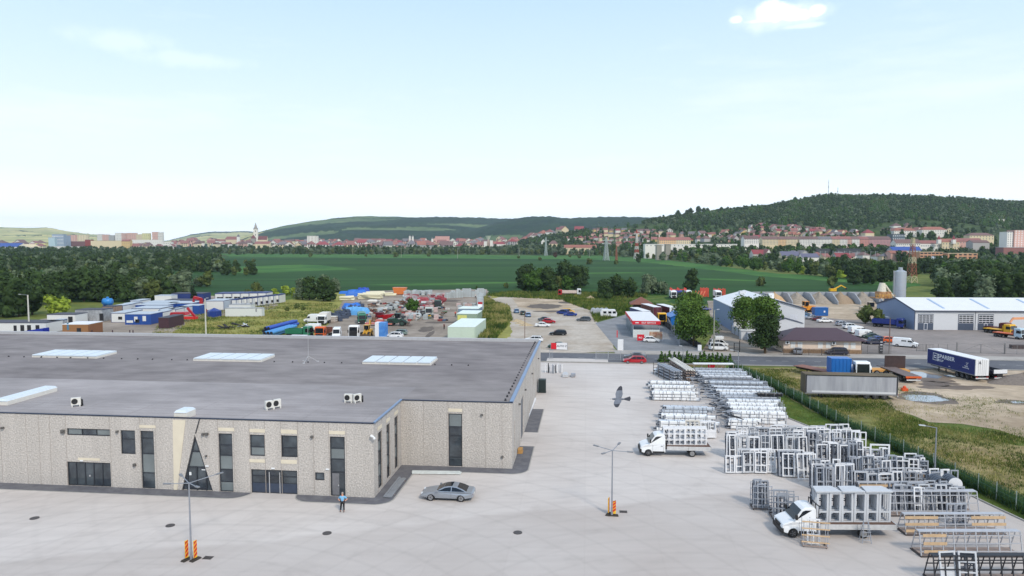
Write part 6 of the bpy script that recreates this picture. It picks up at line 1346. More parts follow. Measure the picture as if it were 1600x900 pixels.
for sg in (-1,1):
    mb=MB(); outl=[(.07,.03),(.09,.14),(.07,.24),(.02,.34),(-.03,.37),(-.06,.33),(-.07,.24),(-.09,.13),(-.07,.03)]
    up=.35 if sg>0 else .1
    top=[(x,sg*y,.02+abs(y)*up+.008) for x,y in outl]; bot=[(x,sg*y,.02+abs(y)*up-.004) for x,y in outl]; mb.ring([bot,top]); w_=mb.build('wing',M_BG,bd)
    mb=MB(); tip=[(.07,.24),(.02,.34),(-.03,.37),(-.06,.33),(-.07,.24)]; mb.ring([[(x*1.03,sg*y,.02+abs(y)*up-.007) for x,y in tip],[(x*1.03,sg*y,.02+abs(y)*up+.012) for x,y in tip]]); mb.build('flight_feathers',M_BD,w_)
print('FRAMES',NFR,len(FC),len(BC))
# ---------------- buildings ----------------
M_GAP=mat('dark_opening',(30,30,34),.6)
def fr2(pl,pr,py,D=None):
    """front base line from photo pixels; returns left point, rz, width"""
    if D is None: a,b_=G(pl,py),G(pr,py)
    else: a,b_=PD(pl,py,D),PD(pr,py,D)
    return a,math.atan2(b_.y-a.y,b_.x-a.x),(b_-a).xy.length
def house(name,label,cat,a,rz,w,d,h,rh,wallm,roofm,ridge='x',ov=.35,wins=None,winm=None,group=None,hip=False,doors=(),chim=False,dz=.0,band=None):
    """local: x along the front, y backwards. ridge 'x' = roof ridge parallel to the front, 'y' = gable facing front, 'flat'"""
    t=thing(name,label,cat,(a.x,a.y,a.z-dz),rz,group); h+=dz
    mb=MB(); mb.b(0,w,0,d,0,h)
    if ridge=='x' and not hip:
        for x0,x1 in ((0,.01),(w-.01,w)): mb.ring([[(x0,0,h),(x0,d,h),(x0,d/2,h+rh)],[(x1,0,h),(x1,d,h),(x1,d/2,h+rh)]])
    if ridge=='y' and not hip:
        for y0,y1 in ((0,.01),(d-.01,d)): mb.ring([[(0,y0,h),(w,y0,h),(w/2,y0,h+rh)],[(0,y1,h),(w,y1,h),(w/2,y1,h+rh)]])
    mb.build('wall',wallm,t)
    mb=MB(); th=.18
    if ridge=='flat': mb.b(-ov,w+ov,-ov,d+ov,h+.002,h+.22)
    elif hip:
        k=min(w,d)/2*.95
        if w>=d: r0,r1=(k,d/2),(w-k,d/2)
        else: r0,r1=(w/2,k),(w/2,d-k)
        z0=h-.05; mb.add([(-ov,-ov,z0),(w+ov,-ov,z0),(w+ov,d+ov,z0),(-ov,d+ov,z0),(r0[0],r0[1],h+rh),(r1[0],r1[1],h+rh),(-ov,-ov,z0+.15),(w+ov,-ov,z0+.15),(w+ov,d+ov,z0+.15),(-ov,d+ov,z0+.15)],
            [(0,3,2,1),(0,1,7,6),(1,2,8,7),(2,3,9,8),(3,0,6,9)]+([(6,7,5,4),(8,9,4,5),(7,8,5),(9,6,4)] if w>=d else [(6,7,4),(8,9,5),(7,8,5,4),(9,6,4,5)]))
    elif ridge=='x':
        s=rh/(d/2); z0=h-s*ov
        for sg in (0,1):
            y0=-ov if sg==0 else d+ov; mb.ring([[(-ov,y0,z0+.02),(-ov,d/2,h+rh+.02),(-ov,d/2,h+rh+.02+th),(-ov,y0,z0+.02+th)],[(w+ov,y0,z0+.02),(w+ov,d/2,h+rh+.02),(w+ov,d/2,h+rh+.02+th),(w+ov,y0,z0+.02+th)]])
    else:
        s=rh/(w/2); z0=h-s*ov
        for sg in (0,1):
            x0=-ov if sg==0 else w+ov; mb.ring([[(x0,-ov,z0+.02),(w/2,-ov,h+rh+.02),(w/2,-ov,h+rh+.02+th),(x0,-ov,z0+.02+th)],[(x0,d+ov,z0+.02),(w/2,d+ov,h+rh+.02),(w/2,d+ov,h+rh+.02+th),(x0,d+ov,z0+.02+th)]])
    rf=mb.build('roof',roofm,t)
    if chim: mb=MB(); mb.b(w*.6,w*.6+.5,d*.4,d*.4+.5,h+rh*.4,h+rh+.9); mb.build('chimney',wallm,rf)
    for (x0,x1,z0,z1,m_,nm) in (wins or ()): mb=MB(); mb.b(x0,x1,-.04,-.003,z0+dz,z1+dz); mb.build(nm or 'window',m_ or winm or M_GAP,t)
    return t
def wingrid(w,h,n,rows,ww=1.1,wh=1.3,m=None,z0=1.1,x0=0,nm='window'):
    out=[]
    for r in range(rows):
        for k in range(n): x=x0+(w-x0*2)*(k+.5)/n; z=z0+(h-z0)*r/rows; out.append((x-ww/2,x+ww/2,z,z+wh,m,nm))
    return out
C_PANEL=mat('pale_grey_sandwich_panel',(204,206,210),.5,var=.04); C_BLUE=mat('blue_grey_shaded_panel',(120,138,168),.5,var=.05); C_WROOF=mat('white_metal_roof',(218,219,221),.45,var=.04,sc=.5); C_DKE=mat('dark_trim_sheet',(66,74,92),.5)  # C_BLUE: blue-grey with the shade of the left side walls put into it
C_BRN=mat('brown_metal_roof',(72,54,64),.55,var=.1,sc=2,stretch=(4,1,1)); C_CRM=mat('cream_render',(216,196,178),.85,var=.06); C_STONE=mat('stone_plinth',(140,116,92),.9,var=.25,sc=3); C_SHUT=mat('white_roller_shutter',(222,220,216),.6)
# right workshop with three sectional doors
a,rz,w=fr2(1430,1662,514.5)
a=P(1429,515.5); b_=P(1600,516.5); rz=head(1429,515.5,1600,516.5); w=46
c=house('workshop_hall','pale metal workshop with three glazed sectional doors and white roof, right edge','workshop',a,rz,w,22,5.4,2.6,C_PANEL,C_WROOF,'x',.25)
mb=MB(); mb.ring([[(-.02,-.0,0),(-.02,22,0),(-.02,22,5.4),(-.02,11,7.95),(-.02,0,5.4)],[(-.14,0,0),(-.14,22,0),(-.14,22,5.4),(-.14,11,7.95),(-.14,0,5.4)]]); mb.build('shaded_side_cladding',C_BLUE,c)
mb=MB(); mb.b(-.2,w+.2,-.42,-.27,5.1,5.42); mb.build('eaves_trim',C_DKE,c)
mb=MB(); mb.bar((-.3,-.3,5.35),(-.3,11,8.05),.14,.3); mb.bar((-.3,22.3,5.35),(-.3,11,8.05),.14,.3); mb.b(-.18,-.0,-.1,0,.02,5.1); mb.build('verge_trim',C_DKE,c)
D_=193.; sc_=1/(FPX/D_)
M_DOORG=mat('door_dark_panel',(70,80,98),.5); M_PANE=mat('door_pane',(36,42,52),.1); M_WFR=mat('white_door_frame',(206,208,214),.5)
for px0,px1 in ((1434.5,1459),(1496,1520.5),(1526,1550.5)):
    x0=(P(px0,515.8)-a).xy.length;x1=(P(px1,516)-a).xy.length; dr=MB(); dr.b(x0,x1,-.09,-.003,0,4.45); dd=dr.build('sectional_door',M_DOORG,c)
    mb=MB(); mb.b(x0+.1,x1-.1,-.11,-.092,1.95,4.25); mb.build('glazed_field',M_WFR,dd)
    for r in range(4):
        for k in range(4): u=x0+.15+(x1-x0-.3)*k/4; mb=MB(); mb.b(u+.06,u+(x1-x0-.3)/4-.06,-.13,-.112,2.05+r*.56,2.05+r*.56+.36); mb.build('pane',M_PANE,dd)
    if px0!=1496: mb=MB(); u=(x0+x1)/2; mb.b(u-.5,u+.5,-.125,-.092,.05,1.9); mb.build('wicket_door',M_WFR,dd); mb=MB(); mb.b(u-.36,u+.36,-.14,-.127,.15,1.78); mb.build('wicket_panel',M_DOORG,dd)
mb=MB(); x0=(P(1523,516)-a).xy.length; mb.b(x0-.06,x0+.06,-.06,-.003,0,5.1); mb.build('downpipe',C_DKE,c)
for u in (8,20,33): 
    mb=MB(); s=2.6/11; mb.ring([[(u,1.2,5.62+.28*1),(u+.7,1.2,5.9),(u+.7,9.6,5.62+8.4*s+.28),(u,9.6,5.62+8.4*s+.28)],[(u,1.2,5.94),(u+.7,1.2,5.94),(u+.7,9.6,5.66+8.4*s+.32),(u,9.6,5.66+8.4*s+.32)]]); mb.build('roof_light',mat('blue_grey_rooflight',(150,172,200),.3),c)
for (x_,y_) in ((20,.0),(42,0)): mb=MB(); mb.b(x_,x_+.2,-.1,-.003,3.0,3.2); mb.build('alarm_box',RED,c)
# centre hall: gable facing the camera
a=P(1140,529); rz=YAW; w=16
pl=onG=P(1140,529); pr=P(1247,521)
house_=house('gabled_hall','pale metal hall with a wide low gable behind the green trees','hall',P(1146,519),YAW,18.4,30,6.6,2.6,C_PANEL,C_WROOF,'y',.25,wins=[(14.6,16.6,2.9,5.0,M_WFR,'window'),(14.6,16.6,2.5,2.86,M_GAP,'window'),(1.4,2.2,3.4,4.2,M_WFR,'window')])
mb=MB(); mb.ring([[(-.02,0,0),(-.02,30,0),(-.02,30,6.5),(-.02,0,6.5)],[(-.12,0,0),(-.12,30,0),(-.12,30,6.5),(-.12,0,6.5)]]); mb.build('shaded_side_cladding',C_BLUE,house_)
for sg in (0,1): mb=MB(); mb.bar((-.3 if sg==0 else 18.7,-.3,6.55),(9.2,-.3,9.3),.16,.32); mb.build('verge_trim',C_DKE,house_)
mb=MB(); mb.b(9.6,10.9,2.0,3.4,9.1,10.4); mb.build('roof_unit',WHT,house_)
mb=MB(); mb.b(6.2,8.0,22,24,8.4,9.6); mb.build('roof_unit',C_PANEL,house_)
house('annex','low white annex with slanting roof right of the gabled hall','annex',P(1200,524),YAW,8.6,5,3.2,1.2,C_PANEL,C_DKE,'y',.15)
# brown-roofed office
a=P(1222,551); t=house('office_building','pink single-storey office with dark brown hipped roof and white shutters','office',P(1224,551.5),YAW+.02,16.4,8,2.9,2.3,C_CRM,C_BRN,hip=True,ov=.9,
 wins=[(x,x+1.0,1.15,2.45,C_SHUT,'window_shutter') for x in (1.5,3.0,7.3,9.0,12.7,14.2)])
mb=MB(); mb.b(-.1,16.5,-.12,-.003,0,.85); mb.build('stone_plinth',C_STONE,t)
for x_ in (.3,10.1): mb=MB(); mb.b(x_,x_+.85,-.4,-.06,2.05,2.65); u=mb.build('wall_unit',WHT,t); mb=MB(); mb.cyl((x_+.4,-.402,2.35),(x_+.4,-.42,2.35),.24,n=12); mb.build('fan_grille',M_GAP,u)
railing('picket_railing',iB(P(1224,555))[0],iB(P(1326,556))[0],iB(P(1224,555))[1]-.3,1.5,'thin dark railing in front of the pink office',.18,2.6,mat('dark_railing',(70,62,60),.6))
railing('picket_railing',iB(P(1339,553))[0],iB(P(1393,554))[0],iB(P(1339,553))[1],1.9,'grey picket fence right of the pink office',.16,2.2,mat('grey_railing',(110,108,108),.6))
railing('picket_railing',iB(P(1432,549))[0],iB(P(1458,549))[0],iB(P(1432,549))[1],1.6,'short mesh railing left of the big mesh gate',.3,2.0,mat('grey_railing',(110,108,108)))
mb=MB(); mb.b(0,2.0,0,.15,0,2.4); tag(mb.build('brown_gate_panel',mat('brown_gate',(72,48,44),.6),None,P(1331,552),YAW),'brown sheet metal gate panel at the right end of the pink office','gate')
mb=MB(); mb.b(0,.7,0,.35,0,3.4); s_=mb.build('sign_pylon',mat('black_sign',(36,38,52),.5),None,P(1374,553.5),YAW); tag(s_,'tall narrow black sign pylon by the depot entrance','sign')
for z in (.8,1.4,2.0,2.6): mb=MB(); mb.b(.12,.58,-.012,-.003,z,z+.16); mb.build('sign_line',F_W,s_)
# mesh gate of the depot
gt=thing('swing_gate','wide grey mesh swing gate before the workshop yard','gate',P(1496,552),YAW); M_GR=mat('gate_grey',(124,122,122),.6)
wg=(P(1568,553)-P(1496,552)).length
for x0,x1 in ((0,wg/2-.05),(wg/2+.05,wg)):
    mb=MB(); mb.bar((x0,0,.15),(x1,0,.15),.07); mb.bar((x0,0,2.1),(x1,0,2.1),.07); mb.bar((x0,0,.15),(x0,0,2.1),.07); mb.bar((x1,0,.15),(x1,0,2.1),.07); mb.bar((x0 if x0==0 else x1,0,.15),(x1 if x0==0 else x0,0,2.1),.06); mb.build('gate_leaf',M_GR,gt)
for x in (-.15,wg+.15): mb=MB(); mb.b(x-.1,x+.1,-.1,.1,0,2.4); mb.build('post',M_GR,gt)
for x in np.arange(-4,-.2,1.9): mb=MB(); mb.b(x-.04,x+.04,-.04,.04,0,2.0); mb.build('post',M_GR,gt)
mf=thing('mesh_fence','mesh fence with thin posts right of the depot gate','fence',P(1570,553.5),YAW-.03)
for x in np.arange(0,26,2.4): mb=MB(); mb.b(x-.04,x+.04,-.04,.04,0,2.0); mb.build('post',M_GR,mf)
mb=MB(); [mb.b(0,25,-.012,.012,z,z+.02) for z in (.2,.6,1.0,1.4,1.9)]; [mb.b(x,x+.015,-.008,.008,.1,1.95) for x in np.arange(0,25,.3)]; mb.build('mesh_panel',M_GR,mf)
# self-service car wash canopy
M_GLP=mat('pale_green_glass',(150,176,180),.15,var=.1); M_WSR=mat('carwash_red',(206,26,44),.5); 
a=P(990,529); rz=YAW; cw=thing('car_wash','self-service car wash canopy with a red front band and white roof','car wash',P(989,527.5),YAW+.02); w=6.3*1.0; w=(P(1030,527.5)-P(989,527.5)).length; dp_=24.
H_=4.15
mb=MB(); mb.b(-.1,w+.1,0,dp_,H_+.0,H_+.16); mb.build('roof',C_WROOF,cw)
mb=MB(); mb.b(-.16,w+.16,-.12,-.003,H_-.75,H_+.17); bd_=mb.build('front_fascia',M_WSR,cw)
mb=MB(); mb.b(-.22,-.11,-.003,dp_,H_-.55,H_+.17); mb.build('side_fascia',M_WSR,cw); mb=MB(); mb.b(w+.11,w+.2,0,dp_,H_-.55,H_+.17); mb.build('side_fascia',F_W,cw)
text('SELF SERVICE',.62,F_W,cw,Matrix.Translation((w*.58,-.14,H_-.3))@Matrix.Rotation(R(90),4,'X'))
text('SELF SERVICE',.5,F_W,cw,Matrix.Translation((-.235,5,H_-.2))@Matrix.Rotation(R(-90),4,'Z')@Matrix.Rotation(R(90),4,'X'))
mb=MB(); mb.b(.55,1.2,-.15,-.125,H_-.42,H_-.2); mb.add([(1.2,-.15,H_-.5),(1.45,-.15,H_-.3),(1.2,-.15,H_-.12)],[(0,1,2)]); mb.build('arrow_mark',F_W,cw)
for k in range(6):
    y=.3+k*(dp_-.6)/5
    for x in (.05,w-.05): mb=MB(); mb.b(x-.07,x+.07,y-.07,y+.07,0,H_); mb.build('post',M_POST,cw)
    if k<5: mb=MB(); mb.b(.13,.16,y+.08,y+(dp_-.6)/5-.8,.15,2.6); mb.build('bay_screen',M_GLP,cw)
mb=MB(); mb.b(.0,w,.02,.1,.05,2.05); mb.build('front_screen',mat('milky_screen',(208,214,212),.4),cw)
# entrance banner and car by it
bn=thing('advert_banner','long orange and brown advert banner beside the car wash','banner',P(1014,532.5),YAW); wb=(P(1035,532)-P(1014,532)).length; mb=MB(); mb.b(0,wb,0,.05,.4,2.3); mb.build('banner_cloth',mat('brown_orange_print',(170,110,84),.7,var=.2,sc=1.5,c2=(214,196,170),sc2=.9),bn); 
for x in (0,wb): mb=MB(); mb.b(x-.05,x+.05,-.003-.05,-.003,0,2.4); mb.build('post',F_W,bn)
rs_=thing('advert_board','small red advert board left of the white hatchback','sign',P(995.5,534),YAW); mb=MB(); mb.b(0,1.7,0,.06,.3,1.8); mb.build('board',M_WSR,rs_); text('RO',.6,F_W,rs_,Matrix.Translation((.8,-.02,1.0))@Matrix.Rotation(R(90),4,'X'))
for x in (.1,1.6): mb=MB(); mb.b(x-.03,x+.03,.061,.1,0,1.8); mb.build('post',M_POST,rs_)
car('hatch',WHT,'white hatchback parked in front of the car wash canopy',P(1018,535.5)+AW*.8,YAW+.0)
mb=MB(); mb.bar((0,0,0),(0,0,4.2),.12); o=mb.build('pole',M_POST,None,P(964,548),YAW); 
fl=thing('flag_pole','white and red striped height pole at the car wash entrance','pole',P(964,548),YAW); o.parent=fl; o.location=(0,0,0); o.rotation_euler=(0,0,0); mb=MB(); mb.b(-.1,.1,-.07,.07,3.0,4.6); mb.build('red_section',M_WSR,fl); mb=MB(); mb.b(.15,1.4,-.04,.0,.1,2.6); mb.build('white_panel',F_W,fl)
mb=MB(); mb.b(0,4,0,.12,.08,.1); 
# concrete fence and dark railings beside the car wash
def wallrun(name,pts,h,th_,m,label,cat='wall',posts=None):
    t=thing(name,label,cat,(0,0,0)); 
    for i in range(len(pts)-1):
        a,b_=pts[i],pts[i+1]; n=max(1,round((b_-a).length/3)); 
        for k in range(n):
            p=a.lerp(b_,k/n);q=a.lerp(b_,(k+1)/n); mb=MB(); z=Vector((0,0,h/2)); mb.bar(p+z,q+z,th_,h); mb.build('wall_panel',m,t)
            if posts: mb=MB(); mb.bar(p,p+Vector((0,0,h+.15)),.2); mb.build('post',posts,t)
    return t
C_CF=mat('grey_concrete_fence',(150,152,158),.9,var=.15,sc=2); 
wallrun('concrete_fence',[P(1062,540),P(1050,520),P(1042,505)],2.0,.1,C_CF,'pale concrete fence behind the dark railing by the car wash','fence',C_CF)
wallrun('dark_railing_fence',[P(1094,546),P(1060,527),P(1037,508),P(1020,495)],1.5,.06,mat('black_fence',(44,42,44),.7),'black railing fence along the right side of the car wash','fence',M_PL)
wallrun('white_panel_fence',[P(1143,520),P(1160,528),P(1178,537)],2.0,.1,mat('pale_panel_fence',(178,182,190),.8,var=.1),'pale panel fence left of the gabled hall','fence',C_DKE)
mb=MB(); mb.b(0,3.6,0,2,0,2.3); o=mb.build('shed_body',C_PANEL,None,P(1158,531),YAW); sh_=thing('shed','small shed with a pale roof below the green trees','shed',P(1158,531),YAW); o.parent=sh_; o.location=(0,0,0);o.rotation_euler=(0,0,0); mb=MB(); mb.b(-.2,3.8,-.2,2.2,2.302,2.42); mb.build('roof',C_WROOF,sh_)
lamp1(1115,549,9.2,'old concrete lamp pole beside the white parked cars',(.6,.3),mat('concrete_pole',(150,150,138),.9),r=.16,name='concrete_pole')
lamp1(1389,552,7.8,'wooden lamp pole at the depot entrance',(-.3,.2),mat('weathered_pole',(120,100,90),.9),r=.12,name='utility_pole')
mb=MB(); mb.b(-.4,.4,-.25,.25,0,1.3); tag(mb.build('meter_box',F_W,None,P(1093,548),YAW),'small white meter box by the black railing','box')
gp=thing('steel_gate','dark open gate frame across the dirt lane','gate',P(1147,551),YAW); 
for x in (0,1.15): mb=MB(); mb.b(x-.08,x+.08,-.08,.08,0,2.7 if x else 2.2); mb.build('post',M_PL,gp)
mb=MB(); mb.b(0.08,1.07,-.03,.03,.3,.36); mb.b(.08,1.07,-.03,.03,2.0,2.06); mb.b(.08,1.07,-.03,.03,1.1,1.15); mb.build('gate_leaf',M_PL,gp)
car('kangoo',WHT,'white box-shaped car nearest the lane, beside the concrete pole',P(1123,548)+AW*.6,YAW); car('kangoo',WHT,'white car with roof box behind the other white car by the lane',P(1124,543)+AW*1.2,YAW+.2)
mb=MB(); mb.b(-1,1,-.6,.6,0,.6); tag(mb.build('roof_box',WHT,None,P(1124,543)+AW*1.2+Vector((0,0,1.88)),YAW+.2),'white box on the roof of the rear white car by the lane','box')
# vehicles near the office and depot
car('sedan',paint('pale_silver',(172,176,184),.5),'silver sedan seen from behind before the pink office',P(1248,553.5)+AW*.4,YAW+R(70)); car('mpv',NAV,'dark blue people carrier before the pink office',P(1308.5,555.5)+AW*.6,YAW+math.pi)
car('sedan',BLK,'black car beyond the right end of the pink office',P(1340,537)+AW*.6,YAW)
van(WHT,'white panel van driving out of the depot entrance',P(1417,543)+AW*.8,YAW-R(30),5.2,2.1)
rows=[(1352,527,'van',WHT,'white pickup van nearest in the row behind the office'),(1340,521,'van',WHT,'white van second in the row behind the office'),(1329,514,'suv',WHT,'white car third in the row behind the office'),(1316,509,'hatch',paint('pale_silver',(172,176,184)),'pale silver car fourth in the row behind the office')]
for px,py,k_,m,lb in rows:
    (van(m,lb,P(px,py),YAW+R(15),4.9,2.0,win=1) if k_=='van' else car(k_,m,lb,P(px,py),YAW+R(15)))
car('sedan',DGN,'dark green car beside the white vans',P(1363,529),YAW+R(12)); car('sedan',BLU,'blue saloon in front of the dark green car',P(1372,534),YAW+R(12)); car('hatch',ORG,'orange hatchback by the depot pole',P(1389,535),YAW+R(5)); car('sedan',NAV,'navy car hidden behind the black sign pylon',P(1366,538),YAW+R(10))
car('sedan',WHT,'white saloon at the front of the upper parking row',P(1289,504),YAW+.1); car('sedan',MAR,'maroon car behind the white saloon',P(1279,501),YAW+.3); car('sedan',paint('pale_silver',(172,176,184)),'silver car in the middle of the upper parking row',P(1269,499),YAW+.3); car('estate',LBL,'pale blue car near the gabled hall corner',P(1261,496),YAW+.3); car('estate',DGN,'dark teal car closest to the gabled hall corner',P(1255,493),YAW+.3)
cbx=thing('shipping_container','blue metal container beside the upper parking row','container',P(1273,494),YAW+.1); mb=MB(); mb.b(0,4.4,0,2.4,.1,2.7); mb.build('shell',paint('cyan_blue',(34,92,160)),cbx); mb=MB(); mb.b(-.05,4.45,-.05,2.45,2.7,2.85); mb.build('roof',paint('cyan_blue',(34,92,160)),cbx); mb=MB(); mb.b(2.9,3.4,-.03,-.002,1.2,1.8); mb.build('window',F_W,cbx)
# dump truck, loaders, excavator
lorry(paint('truck_blue',(30,50,124)),'blue dump truck parked at the blue-grey gable of the workshop',P(1413,514),YAW-R(40),'tipper',paint('truck_blue',(30,50,124)),8.2,name='dump_truck')
def loader(label,loc,rz,m,name='wheel_loader',sc=1.,cabm=None):
    t=thing(name,label,'loader',loc,rz); t.scale=(sc,)*3
    mb=MB(); mb.ring([[(x,-.9,z) for x,z in ((-2.9,.9),(-2.9,1.9),(-.6,2.05),(-.2,1.0),(-.2,.7))],[(x,.9,z) for x,z in ((-2.9,.9),(-2.9,1.9),(-.6,2.05),(-.2,1.0),(-.2,.7))]]); mb.build('engine_body',m,t)
    mb=MB(); mb.b(-.5,.9,-.7,.7,1.0,1.7); mb.build('front_frame',m,t)
    mb=MB(); mb.b(-.95,.35,-.68,.68,2.0,3.1); mb.build('cab_glass',M_VG,t); mb=MB(); mb.b(-1.05,.45,-.75,.75,3.1,3.22)
    for x in(-.95,.3):
        for y in (-.68,.62): mb.b(x,x+.07,y,y+.07,2.0,3.1)
    mb.build('cab_frame',cabm or m,t)
    for x in (-1.9,1.0):
        for s_ in (-1,1): wheel(t,x,s_*.95,.72,.5,s_,cabm or m)
    for s_ in (-1,1): mb=MB(); mb.bar((.3,s_*.45,1.8),(2.3,s_*.45,.7),.2,.28); mb.build('lift_arm',m,t)
    mb=MB(); mb.ring([[(x,-1.25,z) for x,z in ((2.2,.9),(2.2,.25),(3.2,.12),(3.1,.24),(2.35,.4),(2.4,1.0))],[(x,1.25,z) for x,z in ((2.2,.9),(2.2,.25),(3.2,.12),(3.1,.24),(2.35,.4),(2.4,1.0))]]); mb.build('bucket',mat('worn_steel',(110,96,86),.7,.3,var=.2),t); return t
loader('orange wheel loader working by the gravel bays',P(1257,488),YAW+math.pi+.3,paint('machine_orange',(214,140,40)),sc=1.2); loader('grey and orange loader between the gravel bays and the workshop',P(1362,491),YAW,paint('machine_dust',(176,160,140)),sc=1.3)
mb=MB(); mb.b(-3.4,-1,-1.5,1.5,0,1.6); ex=thing('excavator','small yellow excavator arm showing above the gravel bay wall','excavator',P(1314,459.5)+Vector((0,8,0)),YAW); mb=MB(); mb.b(-1.6,1.2,-1.2,1.2,.8,2.2); mb.build('body',YEL,ex); mb=MB(); mb.b(-1.8,1.8,-1.3,-.8,0,.78); mb.b(-1.8,1.8,.8,1.3,0,.78); mb.build('tracks',M_CHAS,ex); mb=MB(); mb.b(-1.3,-.1,-1.1,-.1,2.2,3.2); mb.build('cab',M_VG,ex)
mb=MB(); mb.bar((.8,0,2),(3.6,0,3.6),.4,.5); mb.bar((3.6,0,3.6),(5.8,0,2.4),.3,.4); mb.build('boom',YEL,ex); mb=MB(); mb.b(5.5,6.3,-.5,.5,1.6,2.4); mb.build('bucket',M_CHAS,ex)
# gravel bays
C_BAY=mat('bay_concrete',(160,164,170),.9,var=.12,sc=1); t=thing('gravel_bays','grey concrete storage bays with sand and gravel heaps','storage bay',P(1206,476),YAW*.2)
wbay=(P(1392,478)-P(1206,476)).length
mb=MB(); mb.b(-4,wbay+2,11,11.4,0,4.2); mb.build('back_wall',C_BAY,t)
for k in range(6): x=wbay*(k-.1)/5; mb=MB(); mb.ring([[(x,0,0),(x,11,0),(x,11,4.2),(x,5,4.0),(x,0,1.2)],[(x+.35,0,0),(x+.35,11,0),(x+.35,11,4.2),(x+.35,5,4.0),(x+.35,0,1.2)]]); mb.build('divider',C_BAY,t)
def heap(name,label,loc,rx,ry,h,m,seed,parent=None,kind=None):
    V=[];F=[];n=28;mr=9; r_=random.Random(seed)
    for i in range(mr+1):
        q=i/mr
        for j in range(n): a=2*math.pi*j/n; k=1+.25*noise.noise(Vector((math.cos(a)*1.5,math.sin(a)*1.5,seed))); V.append((rx*q*k*math.cos(a),ry*q*k*math.sin(a),h*max(0,(1-q)**.9)*(1+.25*noise.noise(Vector((q*3,a,seed))))))
    for i in range(mr):
        for j in range(n): F.append((i*n+j,i*n+(j+1)%n,(i+1)*n+(j+1)%n,(i+1)*n+j))
    o=meshnp(name,V,F,m,smooth=True); o.location=loc
    if label: tag(o,label,kind or 'heap')
    return o
sand=mat('sand_heap',(188,158,122),.95,var=.15,sc=1); grav2=mat('gravel_heap',(150,140,128),.95,var=.2,sc=1.5)
th_=YAW*.2
for k,(m,lb) in enumerate(((sand,'yellow sand'),(grav2,'grey gravel'),(grav2,'fine grey gravel'),(mat('brown_gravel',(150,132,112),.95,var=.2),'brown gravel'),(grav2,'coarse gravel'))):
    c_=P(1206,476)+Vector((wbay*(k+.45)/5,7.5,0)); heap('aggregate_heap',('sand heap in the leftmost bay','gravel heap in the second bay from the left','gravel heap in the middle bay','gravel heap in the fourth bay from the left','gravel heap in the rightmost bay')[k],c_,wbay/8.6,6.5,4.3,m,k+1,kind='heap')
heap('earth_mound','grey earth mound at the right edge beside the flat trailer',P(1598,597),7,4,1.6,mat('grey_earth',(120,112,106),.95,var=.2),31); heap('stone_heap','small heap of pale rubble on the grassy slope',P(922,468),2.6,2,1.6,mat('rubble',(172,156,130),.95,var=.3),32)
# concrete plant and silo
def PX0(px,py,dy):
    D=P(px,py).y+dy; return Vector(((px-800)/FPX*D,D,0))
st=thing('cement_silo','tall ribbed silver silo behind the workshop','silo',PX0(1407.5,487,6),0); M_SILO=mat('silo_steel',(176,182,190),.4,.5,var=.08); y0_=(PX0(1407.5,487,6)).y; rs_=8.6*y0_/FPX
hz_=CH+(377-424)*y0_/FPX
mb=MB(); mb.cyl((0,0,2.5),(0,0,hz_),rs_,n=28); mb.build('shell',M_SILO,st,smooth=False)
mb=MB()
for k in range(8): z=3+k*(hz_-3)/8; mb.ring([[(rs_*1.015*math.cos(2*math.pi*j/28),rs_*1.015*math.sin(2*math.pi*j/28),z+dz_) for j in range(28)] for dz_ in (0,.18)])
mb.build('hoops',F_GV,st); mb=MB(); mb.cyl((0,0,hz_),(0,0,hz_+.5),rs_*.95,rs_*.4,n=20); mb.cyl((0,0,hz_+.4),(0,0,hz_+1.4),rs_*.36,n=12); mb.build('top_cap',M_SILO,st)
for k in range(4): a=math.pi/4+k*math.pi/2; mb=MB(); mb.bar((rs_*.8*math.cos(a),rs_*.8*math.sin(a),0),(rs_*.8*math.cos(a),rs_*.8*math.sin(a),2.6),.3); mb.build('leg',F_GV,st)
mb=MB(); mb.bar((-rs_-.3,-.3,1),(-rs_-.3,-.3,hz_+.3),.12); mb.bar((-rs_-.3,.3,1),(-rs_-.3,.3,hz_+.3),.12); mb.build('ladder',F_GV,st)
bt_=thing('batching_plant','rusty cream mixing tower on a platform left of the silo','mixing plant',P(1383,489)+Vector((0,2,0)),0); M_RU=mat('rusty_paint',(186,150,104),.8,var=.3,sc=2,c2=(140,96,64),sc2=1.2)
for x in(-2,2):
    for y in (-2,2): mb=MB(); mb.bar((x,y,0),(x,y,5),.3); mb.build('leg',F_GV,bt_)
mb=MB(); mb.b(-3.4,3.0,-2.4,2.4,5.0,5.25); mb.build('platform',M_RU,bt_); mb=MB(); mb.b(-1.9,2.2,-1.5,1.5,5.27,7.2); mb.build('mixer_house',M_RU,bt_); mb=MB(); mb.cyl((-.4,0,7.2),(-.2,0,10.2),1.5,.9,n=14); mb.build('hopper',mat('cream_metal',(206,200,184),.6,var=.2),bt_)
mb=MB(); mb.cyl((.8,0,9.4),(3.6,0,5.6),.35,n=8); mb.build('chute',mat('cream_metal',(206,200,184)),bt_); mb=MB(); mb.bar((-3.2,-2.3,0),(1.6,-2.3,5.0),.12,.5); mb.bar((-2,-2.3,0),(2.6,-2.3,4.9),.1); mb.build('stairs',F_GV,bt_); mb=MB(); mb.b(1.1,4.2,-2.2,1,2.6,4.9); mb.build('blue_cabin',paint('cyan_blue',(34,92,160)),bt_)
mb=MB(); mb.bar((-3.4,-2.4,6.2),(3,-2.4,6.2),.08); [mb.bar((x,-2.4,5.25),(x,-2.4,6.2),.07) for x in np.linspace(-3.3,2.9,7)]; mb.build('handrail',YEL,bt_)
